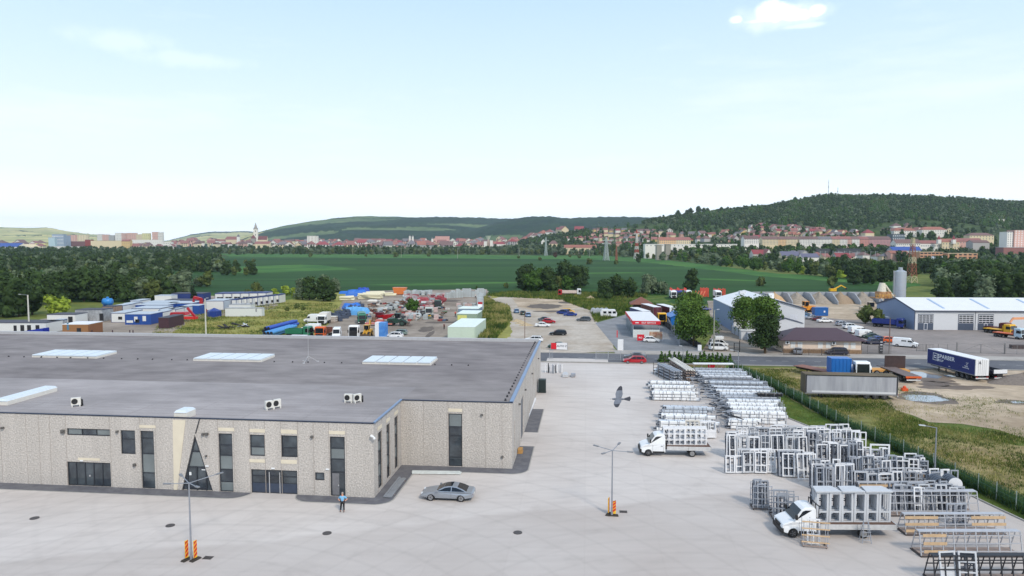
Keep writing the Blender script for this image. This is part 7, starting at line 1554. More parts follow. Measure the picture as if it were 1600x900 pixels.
# mast base behind the silo (red and white lattice tower)
def lattice(name,label,loc,h,w0,w1,mats2,n=8,cat='pylon',arms=(),bw=.25,rz=.3):
    t=thing(name,label,cat,loc,rz)
    for k in range(n):
        z0,z1=h*k/n,h*(k+1)/n; a=w0+(w1-w0)*(k/n)**.8; b_=w0+(w1-w0)*((k+1)/n)**.8; mb=MB(); C=[(-1,-1),(1,-1),(1,1),(-1,1)]
        for i in range(4):
            p,q=C[i],C[(i+1)%4]; mb.bar((p[0]*a/2,p[1]*a/2,z0),(p[0]*b_/2,p[1]*b_/2,z1),bw); mb.bar((p[0]*a/2,p[1]*a/2,z0),(q[0]*b_/2,q[1]*b_/2,z1),bw*.6); mb.bar((q[0]*a/2,q[1]*a/2,z0),(p[0]*b_/2,p[1]*b_/2,z1),bw*.6); mb.bar((p[0]*b_/2,p[1]*b_/2,z1),(q[0]*b_/2,q[1]*b_/2,z1),bw*.6)
        mb.build('lattice_section',mats2[k%len(mats2)],t)
    for (z,l_) in arms: mb=MB(); mb.bar((-l_,0,z),(l_,0,z),bw*1.2); mb.bar((-l_,0,z),(0,0,z+l_*.35),bw*.7); mb.bar((l_,0,z),(0,0,z+l_*.35),bw*.7); mb.build('cross_arm',mats2[0],t)
    return t
M_LT=mat('galvanised_lattice',(176,184,182),.6,.2); M_LR=mat('mast_red',(170,74,60),.6); M_LW=mat('mast_white',(212,206,200),.6); M_LB=mat('mast_rust',(150,96,74),.7)
p=P(1424,442); h_=(442-372)*p.y/FPX; lattice('lattice_mast','rusty and cream lattice mast rising behind the silver silo',p,h_,4.6,1.2,[mat('mast_cream',(196,184,150),.7),M_LB,M_LB],7,'mast',bw=.35)
p=G(947,407); lattice('power_pylon','pale grey lattice pylon beyond the crop field, left of the red-white one',p,(407-371)*p.y/FPX,6.5,1.0,[M_LT],9,arms=(((407-376)*p.y/FPX,5),((407-381)*p.y/FPX,6)),bw=.5)
p=G(994.5,405); lattice('power_pylon','red and white lattice pylon beyond the crop field',p,(405-360)*p.y/FPX,6.0,.8,[M_LW,M_LW,M_LR,M_LW,M_LR,M_LW],9,arms=(((405-366)*p.y/FPX,5),),bw=.5)
p=G(963,408); lattice('power_pylon','thin rusty lattice pylon between the grey and the red-white pylons',p,(408-385)*p.y/FPX,2.4,.8,[M_LB],6,bw=.4)
p=G(853,400); lattice('power_pylon','slender pale pylon in the tree belt left of the big hill',p,(400-371)*p.y/FPX,4.5,.8,[M_LT],8,arms=(((400-376)*p.y/FPX,5),),bw=.45)
p=G(332,395); lattice('power_pylon','pale lattice pylon above the left wood near the church',p,(395-381)*p.y/FPX,6,1.5,[M_LT],5,bw=.8)
for i,(px,py,h_) in enumerate(((380,396.5,13),(551,398,15),(627,402,14),(715,404,15),(811,404,15),(921,402,12))):
    p=G(px,py); mb=MB(); mb.cyl((0,0,0),(0,0,h_),.35,.22,n=6); mb.bar((-1.6,0,h_-.8),(1.6,0,h_-.8),.25); o=mb.build('power_pole',mat('concrete_pole',(150,150,138)),None,p); tag(o,'concrete power pole standing at the far edge of the crop field','power pole','power poles along the crop field')
# ---- lot on the right: trailers, puddle ground ----
M_TARP=mat('grey_tarpaulin',(168,170,176),.7,var=.1,sc=.8,c2=(150,152,160),sc2=.3,bump=.5,stretch=(3,1,.3)); M_OLDR=mat('mossy_tarp_roof',(118,104,88),.9,var=.3,sc=.6,c2=(90,86,70),sc2=.3)
a=P(1407,626); b_=P(1262,622); t=trailer('old grey curtain-sided trailer half sunk in weeds by the fence',P(1403,626)+AW*1.3,head(1407,626,1262,622),L_=(a-b_).length,Hb=3.75,side=M_TARP,roofm=M_OLDR,rear=M_TARP,z0=.75)
mb=MB(); L_=(a-b_).length
for x in (0.05,L_-.2): mb.b(x,x+.15,1.275,1.33,.9,3.75)
mb.b(.2,L_-.2,1.275,1.32,3.6,3.72); mb.build('side_frame',M_PL,t)
mb=MB(); mb.b(.3,L_-1,1.27,1.30,.96,1.25); mb.build('side_rail_white',C_PANEL,t)
# blue trailer with lettering
M_SB=mat('trailer_blue_tarp',(26,40,104),.5,var=.06); p0=P(1548,598); 
# rear face at right-bottom: trailer body runs away to the left
rz=math.atan2((P(1458,579)-P(1523,597)).y,(P(1458,579)-P(1523,597)).x); 
Lt=12.6; rr=P(1523,597); u_=Vector((math.cos(rz),math.sin(rz),0)); n_=Vector((math.sin(rz),-math.cos(rz),0)); 
cen=rr-n_*-1.25 if False else rr+Vector((math.cos(rz-math.pi/2),math.sin(rz-math.pi/2),0))*1.25
t=trailer('blue trailer lettered SPARBER with white rear doors and white roof',cen,rz,L_=Lt,Hb=4.0,side=M_SB,roofm=F_W,rear=F_W,z0=1.1)
def side_txt(s,size,x,z,name='lettering',sx=1.0): return text(s,size,F_W,t,Matrix.Translation((x,1.29,z))@Matrix.Rotation(R(180),4,'Z')@Matrix.Rotation(R(90),4,'X')@Matrix.Diagonal((sx,1,1,1)),name=name)
side_txt('SPARBER',1.05,7.4,3.0,sx=1.1); side_txt('GROUP',.55,9.0,2.25); 
mb=MB(); x0=10.9
for (u0,u1,z0,z1) in ((x0,x0+.1,2.1,3.45),(x0-1.1,x0-1.0,2.1,3.45),(x0-1.0,x0,3.35,3.45),(x0-1.0,x0,2.1,2.2),(x0-.8,x0-.2,2.9,3.05),(x0-.8,x0-.2,2.5,2.65),(x0-.35,x0-.2,2.66,2.9)): mb.b(u0,u1,1.283,1.292,z0,z1)
mb.b(x0-1.5,x0-1.2,1.283,1.292,3.05,3.4); mb.b(x0-1.5,x0-1.2,1.283,1.292,2.55,2.9); mb.b(x0-1.5,x0-1.2,1.283,1.292,2.05,2.4); mb.build('logo',F_W,t)
for s_,z,x_ in (('road',3.0,2.0),('air',2.7,2.0),('railway',2.4,2.2),('warehousing',2.1,2.3)): side_txt(s_,.32,x_,z)
side_txt('www.',.22,6.4,1.6)
text('A',.7,NAV,t,Matrix.Translation((-.035,-.5 if False else .45,3.35))@Matrix.Rotation(R(-90),4,'Z')@Matrix.Rotation(R(90),4,'X'))
t=trailer('low dark flatbed trailer beside the blue lettered trailer',P(1568,598)+AW*1,rz+.02,L_=9,z0=1.3,flat=True,deck=mat('dark_deck',(66,66,72),.8))
mb=MB(); mb.b(-.02,.04,-1.25,1.25,1.42,2.1); mb.build('tail_board',F_W,t); mb=MB(); mb.b(.05,9,-1.27,-1.22,1.42,1.9);mb.b(.05,9,1.22,1.27,1.42,1.9); mb.build('side_board',mat('dark_deck',(66,66,72)),t)
rz2=head(1432,602,1384,583); t=trailer('brown flatbed trailer with an orange rear bar, between puddles and old trailer',P(1432,602)+AW*1.2,rz2,L_=11,z0=1.2,flat=True,deck=mat('worn_planks',(110,98,96),.8,var=.2,sc=2)); mb=MB(); mb.b(-.15,.02,-1.3,1.3,1.0,1.3); mb.build('orange_bar',ORG,t)
rz3=head(1306,590,1292,576); t=trailer('long rusty flatbed behind the old grey trailer',P(1316,596)+AW*1,R(118),L_=9,z0=1.2,flat=True,deck=mat('rusty_deck',(132,92,80),.8,var=.2,sc=2))
t=thing('blue_tank_trailer','blue ribbed container with a red base behind the old grey trailer','container',P(1303,598)+AW*1.5,YAW); mb=MB(); mb.b(0,3.4,0,2.4,.9,4.0); mb.build('shell',paint('bright_blue',(24,100,176)),t); mb=MB(); [mb.b(x,x+.08,-.06,-.003,1.0,3.95) for x in np.linspace(.1,3.2,6)]; mb.build('ribs',paint('bright_blue',(24,100,176)),t); mb=MB(); mb.b(0,3.4,0,2.4,.3,.88); mb.build('red_base',RED,t)
lorry(WHT,'white lorry cab facing the camera behind the old grey trailer',P(1352,600)+AW*1,YAW-R(90),'tractor',None,6.5,name='tractor_unit',lower=RED,Hc=3.6)
t=thing('white_tank','white horizontal tank between blue container and lorry cab','tank',P(1335,592),YAW); mb=MB(); mb.cyl((-2.2,0,1.9),(2.6,0,1.9),.75,n=16); mb.build('tank_shell',WHT,t); mb=MB(); mb.b(-1.6,-1.2,-.5,.5,0,1.3);mb.b(1.4,1.8,-.5,.5,0,1.3); mb.build('cradle',M_CHAS,t)
t=thing('low_loader','dark open ramp box on an orange trailer by the road','trailer',P(1382,584),YAW); mb=MB(); mb.b(0,3.6,0,.2,1.1,3.4); mb.build('ramp_panel',mat('rusted_black',(64,50,50),.8,var=.3,sc=1.5),t); mb=MB(); mb.b(-3,3.6,-2,-.01,.7,1.1); mb.build('trailer_bed',mat('ochre_bed',(206,150,80),.7),t)
for x in (-2.2,-.6,1.6): wheel(t,x,-2.1,.5,.3,-1)
car('sedan',MAR,'dark red car between the lorry cab and the flatbed trailer',P(1378,598),YAW+.0)
mb=MB(); mb.b(-.45,.45,-.3,.3,0,.5); mb.ball((0,0,.6),.3); tag(mb.build('red_machine',paint('signal_orange',(214,84,40)),None,P(1413,611)),'small red and yellow machine on the mud beside the old trailer','machine')
# parked machines at the right edge
lorry(YEL,'yellow lorry cab at the right edge of the workshop yard',P(1583,524),YAW-R(60),'flat',YEL,7,name='lorry',Hc=2.8); lorry(paint('pale_blue_cab',(176,196,208)),'pale blue crane lorry at the right edge, nearest of the parked lorries',P(1600,531),YAW-R(62),'flat',ORG,7,name='crane_lorry',Hc=2.8); lorry(MAR,'dark red lorry behind the yellow lorry at the right edge',P(1577,520),YAW-R(60),'flat',MAR,7,name='lorry',Hc=2.6)
t=thing('truck_crane','pale orange folded crane arm on the lorry at the right edge','crane',P(1600,526)+Vector((3,4,3.0)),YAW); mb=MB(); mb.bar((-3,0,1.2),(6,0,1.6),.5,.6); mb.bar((-3,0,1.2),(-3.6,0,.2),.4); mb.build('boom',paint('pale_orange',(226,160,120)),t)
mb=MB(); mb.b(-2.2,2.2,-.6,.6,.0,.9); tag(mb.build('scrap_pile',mat('dark_scrap',(64,52,52),.8,var=.3,sc=3),None,P(1595,545),YAW),'low dark pile of scrap behind the mesh fence at the right edge','scrap')
# lorry park in the middle distance
trc=mat('curtain_navy',(40,50,96),.6); 
t=trailer('navy trailer with a white roof, left of the three parked behind the car wash',P(1010,507),R(98),L_=12,Hb=4.0,side=trc,roofm=F_W,rear=trc); 
t=trailer('maroon trailer behind the yellow lorry cab',P(1027,500),R(98),L_=12,Hb=4.1,side=MAR,roofm=F_W,rear=MAR); lorry(YEL,'yellow lorry cab facing the camera in the row of trailers',P(1035,509),YAW-R(82),'tractor',None,5,name='tractor_unit',Hc=3.7)
t=trailer('white-roofed maroon trailer, right of the three parked behind the car wash',P(1052,500),R(98),L_=12,Hb=4.0,side=MAR,roofm=F_W,rear=F_W)
house('tarp_shelter','blue tarpaulin shelter left of the green trees','shelter',P(1048,509),YAW+.1,6,8,2.4,1.2,paint('bright_blue',(24,100,176)),paint('bright_blue',(24,100,176)),'y',.2)
car('hatch',LBL,'pale blue car under the navy trailer behind the car wash',P(1021,505),YAW); car('sedan',BLU,'blue car left of the gabled hall',P(1101,485),YAW+.2)
# red steel frames with small lorries
for i,(x0,x1,y,hp) in enumerate(((1049,1071,466,16),(1097,1106,464,14),(1118,1132,463,12))):
    a=P(x0,y); w=(P(x1,y)-a).length; h_=hp*a.y/FPX; t=thing('red_steel_frame',('tall red steel portal frames at the left of the lorry park','red steel posts in the middle of the lorry park','red steel posts right, against the gabled hall roof')[i],'steel frame',a,YAW)
    for k in range(3): x=w*k/2; mb=MB(); mb.bar((x,0,0),(x,0,h_),.5); mb.build('post',M_LR if False else mat('red_oxide',(206,72,54),.6),t); mb=MB(); mb.bar((x,4,0),(x,4,h_),.5); mb.build('post',mat('red_oxide',(206,72,54)),t)
    mb=MB(); mb.bar((0,0,h_*.55),(w,0,h_*.55),.35); mb.bar((0,4,h_*.8),(w,4,h_*.8),.35); mb.build('beam',mat('red_oxide',(206,72,54)),t)
t=thing('red_truss','pile of leaning orange trusses in the lorry park','truss',P(1075,472),YAW)
for k in range(5): mb=MB(); mb.bar((k*1.2,0,0),(k*1.2+2,1,4.5),.35); mb.build('truss_bar',mat('orange_oxide',(220,120,84),.6),t)
for i,(px,m,lb) in enumerate(((1053,WHT,'white lorry among the red frames'),(1063,BLU,'blue lorry among the red frames'),(1077,WHT,'white lorry right of the blue one, among the red frames'),(1123,WHT,'white lorry right, behind the gabled hall roof'))): lorry(m,lb,P(px,467),YAW-R(88),'box',m,6,name='lorry',Hc=3.2)
house('summer_house','small hut with a brown pyramid roof in the dark trees behind the trailers','hut',P(990,487),YAW,5.5,5.5,2.6,2.4,mat('dark_timber',(70,54,44),.8),mat('brown_tiles',(120,78,66),.8),hip=True,ov=1.2)
# ---- middle gravel lot cars ----
for (k_,m,px,py,a_,lb) in (('hatch',LBL,807,489,100,'pale blue car leftmost in the trio on the gravel lot'),('hatch',DGN,817,492,100,'dark green car in the middle of the trio on the gravel lot'),('hatch',LBL,825,495,100,'pale blue car rightmost in the trio on the gravel lot'),
 ('sedan',GRY,852,502,0,'grey car behind the white saloon on the gravel lot'),('sedan',WHT,848,511,0,'white saloon on the gravel lot left of centre'),('hatch',RED,858,505,0,'red hatchback behind the white saloon on the gravel lot'),('estate',BLK,872,524,180,'black estate with roof rails on the gravel lot'),
 ('mpv',BLU,880,491,150,'blue car at the back of the gravel lot, left'),('mpv',YEL,888,489.5,0,'pale yellow car behind the blue cars'),('sedan',BLU,891,494,180,'dark blue car before the pale yellow car'),('estate',GRY,912,502,180,'grey estate near the grass slope'),
 ('estate',WHT,834,534,180,'white car partly hidden by the hall roof corner'),('sedan',DGN,871,544,180,'dark green car behind the red and white banner')):
    car(k_,m,lb,P(px,py),YAW+R(a_))
bn=thing('advert_banner','red and white banner by the roadside verge','banner',P(861,547.5),YAW); mb=MB(); mb.b(0,1.2,0,.06,.3,1.7); mb.build('red_cloth',M_WSR,bn); mb=MB(); mb.b(1.21,3.6,0,.06,.25,1.75); mb.build('white_cloth',F_W,bn); mb=MB(); mb.b(3.62,3.7,-.03,.09,0,1.8); mb.b(-.08,-.02,-.03,.09,0,1.8); mb.build('posts',M_POST,bn)
text('AUTO Z',.6,NAV,bn,Matrix.Translation((2.4,-.015,1.0))@Matrix.Rotation(R(90),4,'X'))
t=thing('camper_van','white caravan parked in the long grass on the slope','caravan',P(951,496),YAW+.05); mb=MB(); mb.ring([[(x,-1.05,z) for x,z in ((-2.6,.5),(-2.7,1.7),(-2.2,2.6),(2.0,2.6),(2.6,1.5),(2.5,.5))],[(x,1.05,z) for x,z in ((-2.6,.5),(-2.7,1.7),(-2.2,2.6),(2.0,2.6),(2.6,1.5),(2.5,.5))]]); mb.build('body',WHT,t)
for x in (-1.8,-.2,1.2): mb=MB(); mb.b(x,x+1.0,-1.08,-1.052,1.4,2.1); mb.build('window',M_VG,t)
for s_ in (-1,1): wheel(t,0,s_*.95,.34,.2,s_)
for k in range(7): p=P(927+k*3.4,489.5+(k%2)*1.5); mb=MB(); mb.cyl((0,-1.1,.9),(0,1.3,.9),.9,n=14); o=mb.build('grey_tank',mat('grey_plastic_tank',(168,172,178),.6),None,p,YAW); tag(o,'grey round tank in the row left of the white caravan','tank','grey tanks by the caravan')
t=lorry(WHT,'red and white tipper lorry parked at the edge of the crops',P(908,462),YAW,'tipper',mat('cream_tipper',(214,196,186),.6),9.5,name='tipper_lorry',Hc=3.2); lorry(RED,'red lorry cab at the back of the tipper lorry by the crops',P(872,463),YAW+math.pi,'tractor',None,3.5,name='tractor_unit',Hc=3.0)
for k in range(3): heap('pale_debris','heap of pale concrete debris left of the gravel lot trio' if k==0 else ('second debris heap by the utility pole on the gravel lot' if k==1 else 'low rubble heap below the trio of cars'),P(808+k*7,503+k*3),2.2,1.2,.9,mat('rubble',(172,156,130)),41+k)
lamp1(820,531,7.2,'thin pole standing among the debris of the gravel lot',(.2,0),mat('weathered_pole',(120,100,90)),r=.09,name='utility_pole')
lamp1(322,526,9.8,'tall pale pole rising behind the hall roof in the meadow',(.25,.1),mat('concrete_pole_pale',(196,194,186),.9),r=.2,name='concrete_pole'); lamp1(46,520,10.2,'pale street lamp pole with bent arm at the far left behind the hall',(-1.7,-.3),mat('concrete_pole_pale',(196,194,186)),r=.22)
# ---------------- site cabins on the left ----------------
C_WHC=mat('cabin_white',(212,214,212),.6,var=.06); C_BLC=mat('cabin_blue',(30,72,146),.5,var=.06); C_BLR=mat('cabin_blue_frame',(40,56,112),.5); C_GRC=mat('cabin_grey_roof',(176,186,196),.6,var=.1); C_OLD=mat('old_grey_panels',(168,172,176),.8,var=.2,sc=1.5,c2=(140,142,146),sc2=.8); C_DKR=mat('dark_felt_roof',(74,76,86),.85,var=.2)
def cabin(label,px0,px1,py,h,d,wall,roof,trim=None,wins=(),rz=None,name='site_cabin',group=None,side=None,cat='cabin'):
    a=P(px0,py);b_=P(px1,py); r=math.atan2(b_.y-a.y,b_.x-a.x) if rz is None else rz; w=(b_-a).length; t=thing(name,label,cat,a,r,group)
    mb=MB(); mb.b(0,w,0,d,.12,h); mb.build('wall',wall,t)
    mb=MB(); mb.b(-.06,w+.06,-.06,d+.06,h+.002,h+.14); mb.build('roof',roof,t)
    if trim:
        mb=MB(); mb.b(-.03,w+.03,-.03,0-.002,h-.16,h); mb.b(-.03,w+.03,-.03,-.002,.0,.14)
        for x in (-.03,w-.1): mb.b(x,x+.13,-.034,-.003,.14,h-.16)
        for y in (d-.1,): mb.b(w+.002,w+.03,-.03,d,h-.16,h)
        mb.b(w+.003,w+.035,-.03,.1,.14,h-.16); mb.build('trim_frame',trim,t)
    if side: mb=MB(); mb.b(w+.003,w+.05,.2,d-.2,.3,h-.3); mb.build('side_wall',side,t)
    for (u,z,ww,hh,m_) in wins: mb=MB(); mb.b(w*u,w*u+ww,-.05,-.003,z,z+hh); mb.build('window',m_,t)
    return t
WN=M_GAP
cabin('long low white office with a dark roof and columns at the far left',-60,72,522,2.9,7,C_WHC,C_DKR,None,[(.62,.7,.8,1.6,WN),(.7,.5,1.0,1.9,WN),(.78,.5,1.0,1.9,WN),(.88,.5,1.0,1.9,WN)],name='low_office',cat='office')
cabin('grey and blue glazed end block of the low white office',73,84,519,2.9,6,C_OLD,C_GRC,C_BLR,[(.4,.5,.8,1.8,C_WHC)],name='site_cabin')
cabin('white old shed with a red mark behind the wooden kiosk',74,118,508,3.0,6,C_WHC,C_DKR,None,[(.75,.3,1.3,2.2,WN),(.3,1.2,.9,.4,C_OLD)],name='old_shed',cat='shed')
cabin('grey old shed behind the wooden kiosk, right of the white shed',118,160,503,3.6,6,C_OLD,C_DKR,None,[(.35,.3,1,2.4,WN),(.9,.4,1.2,2.2,WN)],name='old_shed',cat='shed')
cabin('weathered shed with rusty doors beside the first white cabins',160,178,497,3.6,5,mat('rusty_boards',(150,128,112),.9,var=.3,sc=2),C_DKR,None,[],name='old_shed',cat='shed')
t=cabin('brown wooden kiosk with a white flat roof just behind the hall',98,138,524.5,2.9,6.5,mat('brown_boards',(142,102,64),.75,var=.12,sc=1,stretch=(.3,.3,8)),F_W,None,[(.18,1.5,.5,1.9,mat('blue_figures',(70,120,150),.7)),(.56,.9,1.1,1.1,WN)],name='wooden_kiosk',cat='kiosk',side=mat('brown_boards_dark',(130,88,58),.75,var=.12,sc=1,stretch=(.3,.3,8)))
for px,c_ in ((104,(40,90,120)),(113,(34,50,140))): person('person in blue overalls before the wooden kiosk, '+('left' if px==104 else 'right'),P(px,524),YAW,mat('overall_%d'%px,c_,.8),mat('overall_%d'%px,c_,.8),'stand')
o=MB(); o.ring([[(x,-1.1,z) for x,z in ((-2.8,.4),(-2.8,1.2),(2.2,2.0),(2.6,2.0),(2.6,.4))],[(x,1.1,z) for x,z in ((-2.8,.4),(-2.8,1.2),(2.2,2.0),(2.6,2.0),(2.6,.4))]]); o=o.build('skip',paint('deep_blue',(26,48,150)),None,P(58,524),YAW); tag(o,'dark blue sloping skip beside the pale street lamp pole','skip')
o=MB(); o.b(-1.8,1.8,-1,1,.2,1.7); o=o.build('red_skip',RED,None,P(88,512),YAW+.3); tag(o,'dark red skip between the low office and the wooden kiosk','skip')
t=thing('water_tank','bright blue plastic tank standing above the old sheds','tank',P(169,493),YAW); mb=MB(); mb.cyl((-1.3,0,4.6),(1.3,0,4.6),1.15,n=18); mb.build('tank_shell',mat('blue_plastic',(46,130,200),.4),t,smooth=True); mb=MB(); mb.cyl((0,0,5.8),(0,0,6.2),.4,n=12); mb.build('lid',mat('blue_plastic',(46,130,200)),t)
for x in (-1,1): mb=MB(); mb.b(x-.1,x+.1,-.7,.7,0,3.6); mb.build('stand',C_BLC,t)
t=cabin('white cabins in the row behind, far left of the cabin rows',178,192,493,3.3,7,C_WHC,C_GRC,C_BLR,group=None); 
cabin('white cabin with blue edges, second in the row behind',193,206,489,3.2,7,C_WHC,C_GRC,C_BLR); cabin('white cabin with pale roof, third in the row behind',204,218,484,3.2,8,C_WHC,C_GRC,C_BLR)
cabin('white cabin with a small window left of the blue cabin',174,196,504,2.9,10,C_WHC,C_GRC,C_BLR,[(.5,.9,1.2,.9,WN)])
cabin('bright blue site cabin with a white-framed window in front',196,236,507.5,3.1,7,C_BLC,C_GRC,C_BLC,[(.35,1.0,1.0,1.4,C_WHC),(.39,.6,1.2,1.0,WN),(.68,1.1,1.0,1.5,C_WHC),(.05,.6,1.9,.7,C_WHC)])
cabin('white narrow cabin right of the bright blue one',236,248,504,2.9,8,C_WHC,C_GRC,C_BLR); cabin('white cabin with blue top second right of the bright blue one',248,262,500,3.0,8,C_WHC,C_GRC,C_BLR)
cabin('dark maroon container at the meadow edge',248,264,513.5,3.0,9,mat('dark_maroon_sheet',(66,40,48),.7,var=.2,sc=2,stretch=(3,1,1)),C_DKR,None,name='shipping_container',cat='container')
cabin('white cabin behind the dark maroon container',262,275,498,3.0,9,C_WHC,C_GRC,C_BLR); cabin('white tall cabin beside the blue cabin with a folded red crane',275,288,495,3.0,7,C_WHC,C_GRC,C_BLR)
cabin('blue cabin beside the folded red crane',288,312,492,3.1,5,C_BLC,C_GRC,C_BLC); 
for i,(x0,x1,y) in enumerate(((206,250,496),(212,262,490),(222,262,486),(262,300,487))): cabin(('long flat-roofed cabin block second behind the bright blue cabin','long flat-roofed cabin block third behind the bright blue cabin','long flat-roofed cabin block fourth behind the bright blue cabin','long pale-roofed cabin block left of the red lorry crane')[i],x0,x1,y,2.9,9,C_BLC if i%2 else C_WHC,C_GRC,C_BLR)
cabin('dark blue long cabins with square windows behind the pale roofs',258,306,482,3.0,6,mat('cabin_navy',(32,52,110),.6),C_DKR,None,[(.2,1,1,1,C_WHC),(.4,1,1,1,C_WHC),(.6,1,1,1,C_WHC),(.78,1.1,1,1.1,C_WHC)])
cabin('plain white container in the rear row of cabins',242,268,475,3.2,5,C_WHC,C_GRC,None); cabin('navy flat block in the rear row right of the plain white container',268,318,472,3.4,7,mat('cabin_navy',(32,52,110)),C_DKR,None)
cabin('white cabin with small windows in the middle right rows',322,350,485,3.4,9,C_WHC,C_GRC,C_BLR,side=C_GRC)
for i in range(6):
    x0=336+i*13.5; cabin('white office cabin with a dark blue roof in the rear right row',x0,x0+12.5,471-.25*i,3.2,8,C_WHC,C_BLR,C_BLR,[(.25,.8,1.2,1,WN),(.65,.8,1.2,1,WN)],group='rear right row of cabins')
for i in range(9):
    x0=362+i*8.3; y0=482.5-i*1.05; cabin('narrow white cabin with a navy roof edge in the slanting right row',x0,x0+7.6,y0,3.3,7,C_WHC,C_BLR,C_BLR,[(.3,.6,1.2,1,WN)],rz=YAW+.06,group='slanting right row of cabins')
cabin('long white blank container with a grey patch at the right front of the cabins',352,409,495,2.7,2.6,C_WHC,C_OLD,None,[(.83,1.6,.5,1.7,C_OLD)],name='shipping_container',cat='container')
t=cabin('white cabin with torn grey cover behind the long white container',358,392,488,2.6,4,C_WHC,C_OLD,None)
mb=MB(); mb.ring([[(2.2*math.cos(a),2.2*math.sin(a),z) for a in np.linspace(0,2*math.pi,7)[:-1]] for z in (0,1.9)]); mb.ring([[(2.3*math.cos(a),2.3*math.sin(a),1.92) for a in np.linspace(0,2*math.pi,7)[:-1]],[(.2*math.cos(a),.2*math.sin(a),2.9) for a in np.linspace(0,2*math.pi,7)[:-1]]]); tag(mb.build('garden_tent',BLU,None,P(335,495),.2),'small blue pointed tent in front of the cabins','tent')
# red cranes
t=thing('loader_crane','red folded lorry crane standing tall among the cabins','crane',P(315,488),YAW); mb=MB(); mb.bar((0,0,0),(0,0,4.8),.9); mb.bar((0,0,4.6),(-2.6,0,5.2),.9); mb.bar((-2.6,0,5),(-2.8,0,3.6),.6); mb.build('boom',RED,t); mb=MB(); mb.b(-1.4,1.4,-1,1,0,1.1); mb.build('base',RED,t)
t=thing('loader_crane','low red folded crane in front of the blue cabin','crane',P(299,499),YAW); mb=MB(); mb.b(-2.2,1.8,-.8,.8,.1,.9); mb.build('base',paint('orange_red',(206,44,40)),t); mb=MB(); mb.bar((1.2,0,.9),(-1.2,0,3.6),.6); mb.build('boom',RED,t)
o=MB(); o.ring([[(x,-1.2,z) for x,z in ((-2.6,0),(-2.2,.8),(2.2,.9),(2.6,0))],[(x,1.2,z) for x,z in ((-2.6,0),(-2.2,.8),(2.2,.9),(2.6,0))]]); o=o.build('red_cover',RED,None,P(274,506)+Vector((0,3,2.4)),YAW); tag(o,'red cover lying on top of the dark maroon container','cover')
o=MB(); o.b(-2,2,-1,1,1,2.4); 
for px,lb in ((345,'dark scrap heap with white sheets in the meadow, left part'),(370,'pale sheets and scrap in the meadow, right part')):
    t=thing('scrap_heap',lb,'scrap',P(352 if px==345 else 378,514 if px==345 else 511),YAW)
    for k in range(5): mb=MB(); mb.bar((rnd.uniform(-3,3),rnd.uniform(-1,1),.2),(rnd.uniform(-3,3),rnd.uniform(-1,1),rnd.uniform(.5,1.3)),.7,.2); mb.build('sheet',rnd.choice([F_W,M_CHAS,C_GRC]) if px==370 else rnd.choice([M_CHAS,M_CHAS,F_W]),t)
for i,px in enumerate((144,176,203,208)): mb=MB(); mb.b(-.1,.1,-.1,.1,0,1.3); tag(mb.build('gate_post',mat('dark_post',(70,50,56),.8),None,P(px,523.5),YAW),'dark short post of the low entrance railing by the cabins','post','short posts by the cabins')
# blue pipes
for (x0,y0,x1,y1,m,lb,n_) in ((417,521,461,509,mat('dark_blue_pipe',(30,74,170),.5),'darker blue pipe in the upper bundle by the meadow',5),(416,529,455,517,mat('light_blue_pipe',(70,140,200),.5),'light blue pipe in the lower bundle by the meadow',6)):
    a,b_=P(x0,y0),P(x1,y1); d=(b_-a); dn=d.normalized(); nn=Vector((dn.y,-dn.x,0))
    for k in range(n_):
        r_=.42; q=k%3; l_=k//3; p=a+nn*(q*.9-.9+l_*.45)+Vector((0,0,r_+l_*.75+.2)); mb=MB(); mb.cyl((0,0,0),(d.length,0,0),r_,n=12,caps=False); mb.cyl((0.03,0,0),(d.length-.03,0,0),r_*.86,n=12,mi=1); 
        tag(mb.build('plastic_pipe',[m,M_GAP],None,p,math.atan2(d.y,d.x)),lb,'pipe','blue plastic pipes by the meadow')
# ---------------- equipment yard ----------------
van(WHT,'white panel van with a yellow-black stripe standing in the meadow grass',P(491,503.5),YAW+math.pi,6,2.5,win=0)
lorry(WHT,'white lorry with a red visor left of the stacked beams',P(502,508),YAW-R(85),'box',F_CR,6,name='lorry',Hc=2.9)
lorry(GRN,'green tipper lorry at the lower left of the equipment yard',P(487,528),YAW+0,'tipper',GRN,6.5,name='tipper_lorry',Hc=3.0); lorry(ORG,'orange lorry facing the camera in the front row of the equipment yard',P(499,530),YAW-R(88),'tipper',mat('rust_brown_body',(110,60,44),.7,var=.2),6.5,name='tipper_lorry',Hc=3.1)
van(WHT,'white panel van facing the camera right of the orange lorry',P(522,530)+AW*2,YAW-R(75),5.4,2.6,win=1); van(WHT,'white low van behind the green tipper lorry',P(486,517),YAW+math.pi,5.2,2.0,win=0)
van(WHT,'white van roof just showing over the hall roof edge, below the green lorry',P(461,538),YAW+math.pi,5.6,2.2,win=0)
lorry(paint('black_white_cab',(228,228,228)),'white and black heavy tractor cab in the front row of the equipment yard',P(552,530),YAW-R(88),'tractor',None,5.5,name='tractor_unit',lower=M_PL,Hc=3.4); mb=MB(); mb.b(.05,.12,-1.0,1.0,.75,2.2); mb.build('black_front',M_PL,COL.objects[-1] if False else [o for o in COL.objects if o.get('label','').startswith('white and black heavy')][0])
lorry(GRN,'green tarpaulin lorry behind the black and white cab',P(566,507),YAW-R(70),'tarp',GRN,8,name='tarp_lorry',Hc=3.0)
